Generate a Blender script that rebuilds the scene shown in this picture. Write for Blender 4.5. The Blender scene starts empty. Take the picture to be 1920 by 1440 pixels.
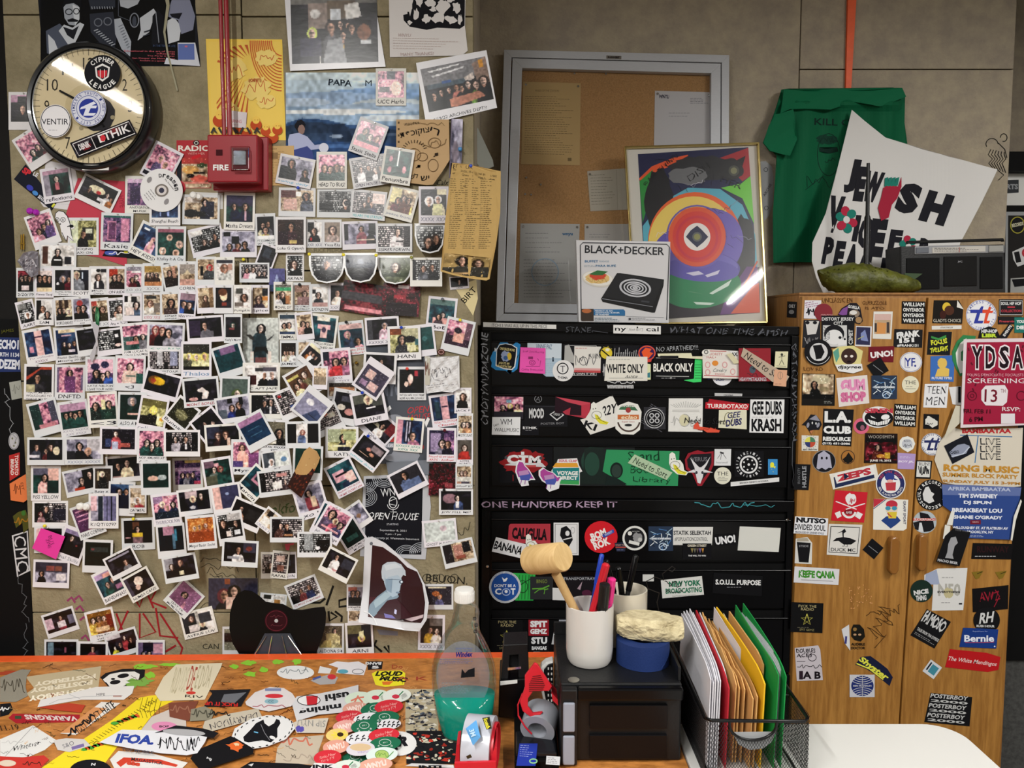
import bpy,bmesh,math,random
import numpy as np
from mathutils import Vector
from mathutils.geometry import delaunay_2d_cdt
R=math.radians
SC=bpy.context.scene
COL=SC.collection
# ---------------- camera ----------------
F=1443.0;TH=R(4.4);HC=1.654
cam=bpy.data.cameras.new('camera');co=bpy.data.objects.new('camera',cam);COL.objects.link(co)
co.location=(0,0,HC);co.rotation_euler=(R(90)-TH,0,0)
cam.sensor_width=36;cam.lens=F/1920*36;cam.clip_start=.05;cam.clip_end=50
SC.camera=co
# ---------------- world, lights, exposure ----------------
w_=bpy.data.worlds.new('world');SC.world=w_;w_.use_nodes=True
w_.node_tree.nodes['Background'].inputs[0].default_value=(.85,.93,1,1)
w_.node_tree.nodes['Background'].inputs[1].default_value=.25
def area(name,loc,rot,sx,sy,e,col=(1,.985,.95)):
 l=bpy.data.lights.new(name,'AREA');l.shape='RECTANGLE';l.size=sx;l.size_y=sy;l.energy=e;l.color=col
 o=bpy.data.objects.new(name,l);COL.objects.link(o);o.location=loc;o.rotation_euler=rot
 return o
LIGHTS=[(-.8,-.05,25),(2.0,.45,26),(-.8,-1.7,20),(2.0,-1.4,18),(-2.12,.2,7)]
for i,(lx,ly,e)in enumerate(LIGHTS):
 area('tube_light',(lx,ly,2.86),(0,0,0),.03,1.25,e)
vs=SC.view_settings
vs.view_transform='Standard';vs.look='None';vs.gamma=1;vs.use_curve_mapping=False
vs.exposure=1.3
# ---------------- colours ----------------
PAL=dict(k='0d0c10',w='e2dfe2',r='c2262e',b='2f4f9c',g='1e4640',y='d8c75c',p='e398ab',o='a4622f',n='171c38',
a='77747c',t='3d9c98',s='dcb29e',c='d6cba8',m='5a1122',v='5b4478',h='3a2a22',l='b7b1c6',d='2a292e')
def srgb(s):
 if not isinstance(s,str):return s
 s=PAL.get(s,s)
 v=[int(s[i:i+2],16)/255 for i in(0,2,4)]
 return tuple(c/12.92 if c<=.04045 else((c+.055)/1.055)**2.4 for c in v)
def lin(a):
 a=np.clip(a,0,1);return np.where(a<=.04045,a/12.92,((a+.055)/1.055)**2.4)
def raw(s):
 s=PAL.get(s,s);return np.array([int(s[i:i+2],16)/255 for i in(0,2,4)])
 # ---------------- materials ----------------
MATS={}
def mat(name,col='888888',rough=.5,metal=0.,noise=0.,nscale=20.,bump=0.,bscale=60.,stretch=None,spec=.5,trans=0.,ior=1.45,coat=0.,alpha=1.,col2=None,emit=None):
 if name in MATS:return MATS[name]
 m=bpy.data.materials.new(name);m.use_nodes=True;nt=m.node_tree;N=nt.nodes;L=nt.links
 b=N['Principled BSDF'];c=srgb(col)
 b.inputs['Base Color'].default_value=(*c,1);b.inputs['Roughness'].default_value=rough
 b.inputs['Metallic'].default_value=metal;b.inputs['Specular IOR Level'].default_value=spec
 b.inputs['Transmission Weight'].default_value=trans;b.inputs['IOR'].default_value=ior
 b.inputs['Coat Weight'].default_value=coat;b.inputs['Alpha'].default_value=alpha
 if emit:b.inputs['Emission Color'].default_value=(*srgb(col),1);b.inputs['Emission Strength'].default_value=emit
 tc=N.new('ShaderNodeTexCoord');mp=N.new('ShaderNodeMapping');L.new(tc.outputs['Object'],mp.inputs[0])
 if stretch:mp.inputs['Scale'].default_value=stretch
 if noise or col2:
  n=N.new('ShaderNodeTexNoise');n.inputs['Scale'].default_value=nscale;n.inputs['Detail'].default_value=6;n.inputs['Roughness'].default_value=.65
  L.new(mp.outputs[0],n.inputs['Vector'])
  r=N.new('ShaderNodeValToRGB');L.new(n.outputs['Fac'],r.inputs[0])
  c2=srgb(col2)if col2 else tuple(x*(1-noise)for x in c)
  r.color_ramp.elements[0].color=(*c2,1);r.color_ramp.elements[0].position=.35
  r.color_ramp.elements[1].color=(*c,1);r.color_ramp.elements[1].position=.65
  L.new(r.outputs[0],b.inputs['Base Color'])
 if bump:
  n2=N.new('ShaderNodeTexNoise');n2 .inputs['Scale'].default_value=bscale;n2 .inputs['Detail'].default_value=5
  L.new(mp.outputs[0],n2 .inputs['Vector'])
  bp=N.new('ShaderNodeBump');bp.inputs['Strength'].default_value=bump;bp.inputs['Distance'].default_value=.003
  L.new(n2 .outputs['Fac'],bp.inputs['Height']);L.new(bp.outputs[0],b.inputs['Normal'])
 MATS[name]=m;return m
def mat_print(name,rough,spec=.3):
 m=bpy.data.materials.new(name);m.use_nodes=True;nt=m.node_tree;b=nt.nodes['Principled BSDF']
 a=nt.nodes.new('ShaderNodeAttribute');a.attribute_name='ink'
 nt.links.new(a.outputs['Color'],b.inputs['Base Color'])
 b.inputs['Roughness'].default_value=rough;b.inputs['Specular IOR Level'].default_value=spec
 n=nt.nodes.new('ShaderNodeTexNoise');n.inputs['Scale'].default_value=9
 bp=nt.nodes.new('ShaderNodeBump');bp.inputs['Strength'].default_value=.05;bp.inputs['Distance'].default_value=.004
 nt.links.new(n.outputs['Fac'],bp.inputs['Height']);nt.links.new(bp.outputs[0],b.inputs['Normal'])
 return m
MP=mat_print('printed_paper',.7,.14);MG=mat_print('printed_gloss',.3,.5)
def mat_pane(name,tint=(1,1,1),refl=1.0):
 m=bpy.data.materials.new(name);m.use_nodes=True;nt=m.node_tree;N=nt.nodes;N.remove(N['Principled BSDF'])
 t=N.new('ShaderNodeBsdfTransparent');t.inputs[0].default_value=(*tint,1)
 g=N.new('ShaderNodeBsdfGlossy');g.inputs['Roughness'].default_value=.03
 f=N.new('ShaderNodeFresnel');f.inputs[0].default_value=1.5
 x=N.new('ShaderNodeMixShader');k=N.new('ShaderNodeMath');k.operation='MULTIPLY';k.inputs[1].default_value=refl;nt.links.new(f.outputs[0],k.inputs[0]);nt.links.new(k.outputs[0],x.inputs[0]);nt.links.new(t.outputs[0],x.inputs[1]);nt.links.new(g.outputs[0],x.inputs[2])
 nt.links.new(x.outputs[0],N['Material Output'].inputs[0]);return m
M_concrete=mat('concrete','978c70',.9,noise=.22,nscale=16,bump=.9,bscale=130,col2='7f755b')
M_concrete2=mat('pale_concrete','a89c86',.9,noise=.2,nscale=14,bump=.9,bscale=120,col2='93887a')  # paler, greyer concrete with its own base tone
M_black=mat('black_painted_steel','050507',.26,spec=.34,bump=.05,bscale=25)
M_blackp=mat('black_plastic','101113',.42,bump=.15,bscale=220)
M_blackm=mat('matt_black','050506',.7,spec=.2)
M_alu=mat('aluminium','bfc1c6',.42,metal=.3,noise=.12,nscale=60,stretch=(1,1,30))
M_cork=mat('cork','a67f52',.9,noise=.4,nscale=220,bump=.4,bscale=200,col2='8c683f')
M_gold=mat('polished_gold_metal','d8c27e',.18,metal=1)
M_brass=mat('brass','b08d3e',.3,metal=1)
M_chrome=mat('chrome','cfd2d6',.12,metal=1)
M_red=mat('red_enamel','8e1420',.35,coat=.3)
M_orange=mat('orange_paint','f2602a',.5,noise=.12,nscale=30)
M_wood=mat('oak_veneer','ab7a3a',.45,noise=.5,nscale=5,stretch=(14,14,1.2),col2='8a5c26',bump=.1,bscale=40)
M_wood2=mat('oak_veneer_frame','a5743a',.5,noise=.5,nscale=6,stretch=(14,14,1.0),col2='875a2a')
M_ply=mat('varnished_plywood','cb8744',.42,noise=.55,nscale=28,stretch=(1,2.2,1),col2='99602c')
M_beech=mat('pale_beech','d9b982',.55,noise=.2,nscale=9,stretch=(2,14,2),col2='c8a46c')
M_white=mat('white_laminate','d9d8d4',.4)
M_whitep=mat('white_plastic','e2e1dd',.35)
M_ceramic=mat('white_glazed_ceramic','d0cdc8',.22,coat=.3)
M_ceramic2=mat('cream_glazed_ceramic','cdc5b4',.3,coat=.2)
M_bluetape=mat('blue_masking_tape','0e2a62',.75,bump=.2,bscale=300)
M_stone=mat('pale_limestone','d8cca6',.95,noise=.35,nscale=45,bump=1.0,bscale=90,col2='b3a581')
M_teal=mat('teal_cleaning_liquid','12b09a',.08,spec=.5,alpha=.86)
M_pane=mat_pane('clear_glass',(1,1,1),.6);M_film=mat_pane('clear_plastic',(.86,.88,.9))
M_frost=mat('frosted_plastic','8c93a0',.4,alpha=1)
M_redp=mat('red_plastic','c5202f',.35)
M_pink=mat('pink_plastic','e8338a',.35);M_bluep=mat('blue_plastic','1c3fb0',.3);M_purple=mat('purple_plastic','a21fa8',.3)
M_yel=mat('yellow_plastic','e0d02c',.4);M_grey=mat('grey_plastic','5c6068',.4)
M_green=mat('green_jersey','0f7a52',.85,noise=.15,nscale=12,bump=.3,bscale=400)
M_cloth=mat('pickle_green_satin','62651f',.5,noise=.35,nscale=26,bump=1.0,bscale=70,col2='3a3c0e')
M_floor=mat('grey_floor','3b3936',.6,noise=.3,nscale=10)
M_ceil=mat('white_ceiling','b9b6ae',.9)
M_room=mat('grey_wall_paint','8c8880',.9)
M_dark=mat('dark_paint','14110f',.8)
# ---------------- geometry helpers ----------------
def sub(a,b):return tuple(a[i]-b[i]for i in range(3))
class Plane:
 def __init__(s,p,n):s.p=np.array(p,float);s.n=np.array(n,float)/np.linalg.norm(n);s.reg=[]
 def at(s,px,py,off=0.):
  px=np.asarray(px,float);py=np.asarray(py,float)
  u=(px-960)/F;v=(720-py)/F
  d=np.stack([u,math.cos(TH)+v*math.sin(TH),-math.sin(TH)+v*math.cos(TH)],-1)
  c=np.array([0,0,HC]);off=np.asarray(off,float)
  t=(np.dot(s.p-c,s.n)+off)/(d@s.n)
  return c+d*t[...,None]
def V(y,lean=0.):return Plane((0,y,HC),(0,-1,lean))
PW=V(2.10);PB=V(2.68);PD=V(2.35);PC=V(2.335);PT=Plane((0,0,.75),(0,0,1));PK=V(2.16)
def world_of(o):
 v=Vector((0,0,0))
 while o:v+=o.location;o=o.parent
 return v
def setp(o,label=None,cat=None,group=None,kind=None):
 if label:o['label']=label
 if cat:o['category']=cat
 if group:o['group']=group
 if kind:o['kind']=kind
 return o
def link(o,parent=None):
 COL.objects.link(o)
 if parent:o.location=o.location-world_of(parent);o.parent=parent
 return o
def empty(name,loc,label,cat,group=None):
 o=bpy.data.objects.new(name,None);o.location=loc;o.empty_display_size=.02;COL.objects.link(o)
 return setp(o,label,cat,group)
def mesh_obj(name,v,f,m,parent=None,smooth=False,origin=None,cols=None,**kw):
 v=np.asarray(v,float);c=np.asarray(origin if origin is not None else v.mean(0),float)
 me=bpy.data.meshes.new(name);me.from_pydata((v-c).tolist(),[],f);me.materials.append(m)
 if smooth:me.shade_smooth()
 if cols is not None:
  at=me.attributes.new('ink','FLOAT_COLOR','FACE');at.data.foreach_set('color',np.asarray(cols,np.float32).ravel())
 o=bpy.data.objects.new(name,me);o.location=c;link(o,parent);setp(o,**kw);return o
class MB:
 def __init__(s):s.v=[];s.f=[]
 def add(s,v,f):
  n=len(s.v);s.v+=[tuple(map(float,q))for q in v];s.f+=[tuple(i+n for i in g)for g in f];return s
 def box(s,a,b):
  (x0,y0,z0),(x1,y1,z1)=a,b
  return s.add([(x0,y0,z0),(x1,y0,z0),(x1,y1,z0),(x0,y1,z0),(x0,y0,z1),(x1,y0,z1),(x1,y1,z1),(x0,y1,z1)],
[(0,3,2,1),(4,5,6,7),(0,1,5,4),(1,2,6,5),(2,3,7,6),(3,0,4,7)])
 def prism(s,front,back):
  n=len(front)
  return s.add(list(front)+list(back),[tuple(range(n)),tuple(range(2*n-1,n-1,-1))]+[(i,i+n,(i+1)%n+n,(i+1)%n)for i in range(n)])
 def tube(s,pts,r,n=8,caps=True):
  pts=[Vector(p)for p in pts];rs=r if isinstance(r,(list,tuple))else[r]*len(pts)
  rings=[];up=Vector((.13,.27,.95))
  for i,p in enumerate(pts):
   d=(pts[min(i+1,len(pts)-1)]-pts[max(i-1,0)]).normalized()
   a=d.cross(up)
   if a.length<.05:a=d.cross(Vector((1,0,0)))
   a.normalize();b=d.cross(a)
   rings.append([p+(a*math.cos(t)+b*math.sin(t))*rs[i]for t in[2*math.pi*k/n for k in range(n)]])
  v=[q for rg in rings for q in rg];f=[]
  for i in range(len(rings)-1):
   for k in range(n):f.append((i*n+k,i*n+(k+1)%n,(i+1)*n+(k+1)%n,(i+1)*n+k))
  if caps:f.append(tuple(range(n-1,-1,-1)));f.append(tuple(range((len(rings)-1)*n,len(rings)*n)))
  return s.add(v,f)
 def lathe(s,prof,c,axis=(0,0,1),n=40,sx=1.,sy=1.,closed=True):
  ax=Vector(axis).normalized();a=ax.cross(Vector((0,1,0))if abs(ax.y)<.9 else Vector((1,0,0))).normalized();b=ax.cross(a);c=Vector(c)
  v=[];f=[]
  for r,h in prof:
   for k in range(n):
    t=2*math.pi*k/n;v.append(c+ax*h+a*(r*sx*math.cos(t))+b*(r*sy*math.sin(t)))
  for i in range(len(prof)-1):
   for k in range(n):f.append((i*n+k,i*n+(k+1)%n,(i+1)*n+(k+1)%n,(i+1)*n+k))
  if closed:f.append(tuple(range(n-1,-1,-1)));f.append(tuple(range((len(prof)-1)*n,len(prof)*n)))
  return s.add(v,f)
 def out(s,name,m,parent=None,smooth=False,bevel=0.,origin=None,**kw):
  o=mesh_obj(name,s.v,s.f,m,parent,smooth,origin,**kw)
  if smooth and True:
   try:
    md=o.modifiers.new('n','EDGE_SPLIT');md.split_angle=R(40)
   except Exception:pass
  if bevel:
   b=o.modifiers.new('b','BEVEL');b.width=bevel;b.segments=2;b.limit_method='ANGLE'
  return o
def slab(name,pts,pl,front,back,m,parent=None,bevel=0.,**kw):
 x=[p[0]for p in pts];y=[p[1]for p in pts]
 fr=pl.at(x,y,front);bk=fr-pl.n*(front-back)
 return MB().prism(fr,bk).out(name,m,parent,bevel=bevel,**kw)
def pxbox(x0,y0,x1,y1):return[(x0,y0),(x1,y0),(x1,y1),(x0,y1)]
# ---------------- text ----------------
TC={}
def glyphs(s,b=0.):
 k=(s,b)
 if k in TC:return TC[k]
 cu=bpy.data.curves.new('t','FONT');cu.body=s;cu.resolution_u=2;cu.offset=b;cu.fill_mode='FRONT'
 o=bpy.data.objects.new('t',cu);me=o.to_mesh()
 v=np.zeros(len(me.vertices)*3);me.vertices.foreach_get('co',v);v=v.reshape(-1,3)[:,:2]
 f=[tuple(p.vertices)for p in me.polygons]
 o.to_mesh_clear();bpy.data.objects.remove(o);bpy.data.curves.remove(cu)
 if len(v)==0:v=np.zeros((3,2));f=[(0,1,2)]
 lo=v.min(0);hi=v.max(0);v=(v-lo)/np.maximum(hi-lo,1e-6)-.5
 TC[k]=(v,f,(hi-lo));return TC[k]
def rot(x,y,a):
 c,s_=math.cos(R(a)),math.sin(R(a));return x*c-y*s_,x*s_+y*c
def rectpts(cx,cy,w,h,a=0):
 return[(cx+rot(x*w/2,y*h/2,a)[0],cy+rot(x*w/2,y*h/2,a)[1])for x,y in((-1,-1),(1,-1),(1,1),(-1,1))]
def ellpts(cx,cy,rx,ry,a=0,n=28,a0=0,a1=360):
 m_=n if a1-a0==360 else n+1
 return[(cx+rot(rx*math.cos(t),ry*math.sin(t),a)[0],cy+rot(rx*math.cos(t),ry*math.sin(t),a)[1])for t in[R(a0+(a1-a0)*i/n)for i in range(m_)]]
def blob(cx,cy,rx,ry,seed,amp=.15,n=24):
 r=random.Random(seed);return[(cx+rx*math.cos(t)*(1+r.uniform(-amp,amp)),cy+ry*math.sin(t)*(1+r.uniform(-amp,amp)))for t in[2*math.pi*i/n for i in range(n)]]
def sat(A,B):
 for P,Q in((A,B),(B,A)):
  for i in range(len(P)):
   x0,y0=P[i];x1,y1=P[(i+1)%len(P)];nx,ny=y1-y0,x0-x1
   a=[x*nx+y*ny for x,y in P];b=[x*nx+y*ny for x,y in Q]
   if max(a)<=min(b)or max(b)<=min(a):return False
 return True
def hull(p):
 p=sorted(set(p));
 if len(p)<3:return p
 def half(q):
  r=[]
  for c in q:
   while len(r)>1 and(r[-1][0]-r[-2][0])*(c[1]-r[-2][1])-(r[-1][1]-r[-2][1])*(c[0]-r[-2][0])<=0:r.pop()
   r.append(c)
  return r
 a=half(p);b=half(p[::-1]);return a[:-1]+b[:-1]
STEP=6e-5
class Pr:
 """flat printed thing: coloured polygons stacked a hair apart on a plane (coordinates: where they stand in the 1920x1440 view)"""
 def __init__(s,pl,base,col='w',lift=None,thick=.0003,off=None,top=0.,n=0,grid=0):
  s.pl=pl;s.base=base;s.lift=lift or(lambda x,y:0*np.asarray(x,float));s.v=[];s.f=[];s.c=[];s.L=0;s.n=0;s.thick=thick
  hb=hull([(round(a,2),round(b,2))for a,b in base])
  if off is None:
   off=.0004
   for q,z in pl.reg:
    if z>off and sat(hb,q):off=z
  s.off=off;s.top=top;s.hb=hb;s.grid=grid
  if col is not None:s.q(base,col,body=True)
 def z(s,x,y):return s.off+s.thick+s.L*STEP+s.lift(np.asarray(x,float),np.asarray(y,float))
 def raw(s,pts,faces,cols,dz=0.):
  x=np.array([p[0]for p in pts]);y=np.array([p[1]for p in pts])
  s.v.append(s.pl.at(x,y,s.z(x,y)+dz));s.f+=[tuple(i+s.n for i in g)for g in faces];s.c+=cols;s.n+=len(pts)
 def q(s,pts,col,body=False):
  c=(*srgb(col),1);n=len(pts)
  if s.grid:s.tri(pts,lambda x,y:c);
  else:s.raw(pts,[tuple(range(n))],[c])
  if body and not s.grid:
   x=np.array([p[0]for p in pts]);y=np.array([p[1]for p in pts]);bk=s.pl.at(x,y,s.z(x,y))-s.pl.n*s.thick
   s.v.append(bk);s.f+=[(s.n-n+i,s.n+i,s.n+(i+1)%n,s.n-n+(i+1)%n)for i in range(n)];s.c+=[c]*n;s.n+=n
  s.L+=1;return s
 def tri(s,pts,cf,st=None):
  st=st or s.grid;xs=[p[0]for p in pts];ys=[p[1]for p in pts]
  P=[Vector(p)for p in pts];n=len(P)
  gx=np.arange(min(xs)+st/2,max(xs),st);gy=np.arange(min(ys)+st/2,max(ys),st)
  def inside(x,y):
   c=False;j=n-1
   for i in range(n):
    if(ys[i]>y)!=(ys[j]>y)and x<(xs[j]-xs[i])*(y-ys[i])/(ys[j]-ys[i])+xs[i]:c=not c
    j=i
   return c
  for x in gx:
   for y in gy:
    if inside(x,y):P.append(Vector((x,y)))
  o=delaunay_2d_cdt(P,[(i,(i+1)%n)for i in range(n)],[],1,1e-4)
  pv=[(p.x,p.y)for p in o[0]];fs=[tuple(f)for f in o[2]]
  fs=[f for f in fs if inside(sum(pv[i][0]for i in f)/3,sum(pv[i][1]for i in f)/3)]
  s.raw(pv,fs,[(*cf(sum(pv[i][0]for i in f)/3,sum(pv[i][1]for i in f)/3)[:3],1)for f in fs])
  return s
 def r(s,cx,cy,w,h,a,col):return s.q(rectpts(cx,cy,w,h,a),col)
 def e(s,cx,cy,rx,ry,col,a=0,n=28):return s.q(ellpts(cx,cy,rx,ry,a,n),col)
 def ring(s,cx,cy,rx,ry,w,col,a=0,n=32,a0=0,a1=360):
  o=ellpts(cx,cy,rx,ry,a,n,a0,a1);i=ellpts(cx,cy,rx-w,ry-w,a,n,a0,a1);m_=len(o);k=m_ if a1-a0==360 else m_-1
  s.raw(o+i,[(j,(j+1)%m_,(j+1)%m_+m_,j+m_)for j in range(k)],[(*srgb(col),1)]*k);s.L+=1;return s
 def l(s,pts,w,col):
  c=(*srgb(col),1);P=[];n=len(pts)
  for i,(x,y)in enumerate(pts):
   ax,ay=pts[max(i-1,0)];bx,by=pts[min(i+1,n-1)];dx,dy=bx-ax,by-ay;m_=math.hypot(dx,dy)or 1
   P+=[(x-dy/m_*w/2,y+dx/m_*w/2),(x+dy/m_*w/2,y-dx/m_*w/2)]
  s.raw(P,[(2*i,2*i+1,2*i+3,2*i+2)for i in range(n-1)],[c]*(n-1));s.L+=1;return s
 def t(s,txt,cx,cy,w,h,a=0,col='k',b=0.,sh=0.,j=0.):
  v,f,_=glyphs(txt,b);x=v[:,0]*w+sh*v[:,1]*h;y=-v[:,1]*h
  if j:x=x+j*np.sin(y*1.3+v[:,0]*17);y=y+j*np.sin(x*.45+len(txt))
  c,q=math.cos(R(a)),math.sin(R(a));X=cx+x*c-y*q;Y=cy+x*q+y*c
  s.raw(list(zip(X,Y)),f,[(*srgb(col),1)]*len(f));s.L+=1;return s
 def arc(s,txt,cx,cy,r,a0,a1,h,col,b=0.,flip=False,cw=.75):
  n=len(txt)
  for i,ch in enumerate(txt):
   if ch==' ':continue
   t=a0+(a1-a0)*(i/(n-1)if n>1 else .5)
   s.t(ch,cx+r*math.cos(R(t)),cy+r*math.sin(R(t)),h*(.25 if ch in 'I1!.' else cw),h,t+(90 if not flip else-90),col,b);s.L-=1
  s.L+=1;return s
 def scrib(s,cx,cy,w,h,col,seed=0,n=9,lw=1.,a=0):
  r=random.Random(seed);pts=[]
  for i in range(n):
   x=(-.5+i/(n-1))*w+r.uniform(-.05,.05)*w;y=r.uniform(-.5,.5)*h;X,Y=rot(x,y,a);pts.append((cx+X,cy+Y))
  q=[]
  for i in range(len(pts)-1):
   for k in range(4):
    t=k/4;t2=t*t*(3-2*t);q.append((pts[i][0]+(pts[i+1][0]-pts[i][0])*t,pts[i][1]+(pts[i+1][1]-pts[i][1])*t2))
  return s.l(q+[pts[-1]],lw,col)
 def lines(s,cx,cy,w,h,n,col,a=0,lw=.8,seed=1):
  r=random.Random(seed)
  for i in range(n):
   y=(-.5+(i+.5)/n)*h;x=-w/2;ww=w*r.uniform(.55,1)
   while x<-w/2+ww:
    k=r.uniform(2,6);X,Y=rot(x+k/2,y,a);s.r(cx+X,cy+Y,min(k,ww),lw,a,col);s.L-=1;x+=k+1.3
  s.L+=1;return s
 def img(s,cx,cy,w,h,a,arr):
  H,W=arr.shape[:2];gx,gy=np.meshgrid(np.linspace(-.5,.5,W+1),np.linspace(-.5,.5,H+1))
  x,y=gx.ravel()*w,gy.ravel()*h;c,q=math.cos(R(a)),math.sin(R(a));X=cx+x*c-y*q;Y=cy+x*q+y*c
  f=[(i*(W+1)+j,i*(W+1)+j+1,(i+1)*(W+1)+j+1,(i+1)*(W+1)+j)for i in range(H)for j in range(W)]
  la=lin(arr).reshape(-1,3);s.raw(list(zip(X,Y)),f,[(*c_,1)for c_ in la.tolist()]);s.L+=1;return s
 def out(s,name,parent=None,m=None,reg=True,origin=None,**kw):
  o=mesh_obj(name,np.concatenate(s.v),s.f,m or MP,parent,cols=s.c,origin=origin,**kw)
  if reg:
   x=np.array([p[0]for p in s.hb]);y=np.array([p[1]for p in s.hb])
   s.pl.reg.append((s.hb,float(np.max(s.z(x,y)))+.0003+s.top))
  return o
  # ---------------- little raster painter for printed photographs ----------------
def vnoise(rng,H,W,cell):
 h,w=max(2,int(H/cell)+2),max(2,int(W/cell)+2);g=rng.random((h,w))
 y=np.linspace(0,h-1.001,H);x=np.linspace(0,w-1.001,W);yi=y.astype(int);xi=x.astype(int);fy=(y-yi)[:,None];fx=(x-xi)[None]
 return g[yi][:,xi]*(1-fy)*(1-fx)+g[yi+1][:,xi]*fy*(1-fx)+g[yi][:,xi+1]*(1-fy)*fx+g[yi+1][:,xi+1]*fy*fx
BG=dict(pk=('42203a','cf8098','f0c4c4',1),dk=('060608','1d1a22','3b3742',0),gr=('0c2422','17403b','3a6a60',0),gy=('4a4858','9490a4','c6c2d2',0),
sh=('0a090c','8b7d83','e4dad6',2),pu=('1d1838','6a4a78','b880a0',1),orr=('8a3d14','bb6b2c','dba862',1),yl=('5c5a30','b6b074','ded9a4',1),bl=('0d1734','1f3357','4f6f96',0),
wh=('9a958f','d9d3cf','ebe7e4',0),bw=('060606','6f6f72','e8e8e8',2),cr=('5a4632','b39a7c','ddcbb0',1),rd=('1a050a','5a1222','a83a48',1),te=('0b2733','1b4a58','3f7c80',0))
def pic(code,W=30,H=30,seed=0):
 tok=code.split();rng=np.random.default_rng(seed+7);rr=random.Random(seed+3)
 a,b,c,mode=BG[tok[0]];A,B,C=raw(a),raw(b),raw(c)
 n1=vnoise(rng,H,W,max(H/4,2));n2=rng.random((H,W));t=.6*n1+.15*n2+.25*vnoise(rng,H,W,2.6)
 if mode==1:t=.45*n1+.55*vnoise(rng,H,W,2.2)
 if mode==2:
  rows=(np.arange(H)//3);t=np.where((np.arange(H)%3==0)[:,None],.08,rng.random((H//3+1,W))[rows]*.9+.1*n2)
 t=np.clip((t-.5)*1.7+.5,0,1)[...,None]
 arr=np.where(t<.5,A+(B-A)*t*2,B+(C-B)*(t*2-1))
 yy,xx=np.mgrid[0:H,0:W];xx=(xx+.5)/W*100;yy=(yy+.5)/H*100;asp=W/H
 def ell(cx,cy,rx,ry,col):arr[((xx-cx)/rx)**2+((yy-cy)/ry)**2<1]=raw(col)
 for k in tok[1:]:
  if k[0]=='#':
   v=k[1:].rsplit(',',1);x0,y0,x1,y1=map(float,v[0].split(','));arr[(xx>=x0)&(xx<x1)&(yy>=y0)&(yy<y1)]=raw(v[1])
  elif k[0]=='o' and k[1]in '0123456789.':
   v=k[1:].rsplit(',',1);ell(*map(float,v[0].split(',')),v[1])
  elif k[0]=='P':
   v=k[1:].rsplit(',',1);q=list(map(float,v[0].split(',')));px,py=q[::2],q[1::2];ins=np.zeros_like(xx,bool);j=len(px)-1
   for i in range(len(px)):
    cr_=((py[i]>yy)!=(py[j]>yy))&(xx<(px[j]-px[i])*(yy-py[i])/((py[j]-py[i])or 1e-6)+px[i]);ins^=cr_;j=i
   arr[ins]=raw(v[1])
  else:
   v=k.split(',');x,y,s=float(v[0]),float(v[1]),float(v[2]);sh=v[3];hair=v[4]if len(v)>4 else rr.choice('khkd');sx=s/asp;lean=rr.uniform(-.5,.5)*sx;hr=rr.uniform(1.15,1.5)
   bx_=x+lean;bm_=(((xx-bx_)/(2.1*sx))**2+((yy-y-3.7*s)/(2.4*s))**2<1)|((abs(xx-bx_)<2.1*sx)&(yy>y+3.4*s))
   arr[bm_]=raw(sh)*(.6+.75*vnoise(rng,H,W,3.)[bm_])[:,None]+.02
   ell(x-lean*.3,y-.05*s+(hr-1)*s,hr*sx,hr*1.08*s,hair);ell(x+lean*.4,y+1.2*s,.4*sx,.7*s,'a87a66');fc=rr.choice(['e6bfae','dcae98','f0d2c4','c08e74','d8a890'])
   ell(x,y+.25*s,.72*sx,1.0*s,fc);dx_=rr.choice((-1,1));fm=(((xx-x-dx_*.45*sx)/(.5*sx))**2+((yy-y-.3*s)/(.95*s))**2<1)&(((xx-x)/(.72*sx))**2+((yy-y-.25*s)/s)**2<1);arr[fm]*=.68
   if s/100*H>2.6:arr[(abs(yy-y-.1*s)<.17*s)&(abs(xx-x)<.55*sx)]*=.62;arr[(abs(yy-y-.8*s)<.12*s)&(abs(xx-x)<.28*sx)]*=.6
 b=np.pad(arr,((1,1),(1,1),(0,0)),'edge');bl=(b[:-2,1:-1]+b[2:,1:-1]+b[1:-1,:-2]+b[1:-1,2:])/4;arr=.6*arr+.4*bl
 n3=vnoise(rng,H,W,2.5)[...,None];n4=vnoise(rng,H,W,H/2.5)[...,None];sp=(rng.random((H,W,1))>.965)*.22*(W<58)
 arr=arr*(.74+.3*n3+.22*n4)+sp*(mode!=0);arr=arr.mean(2,keepdims=True)*.2+arr*.8;return np.clip((arr-.5)*1.2+.485,.02,.93)
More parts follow.
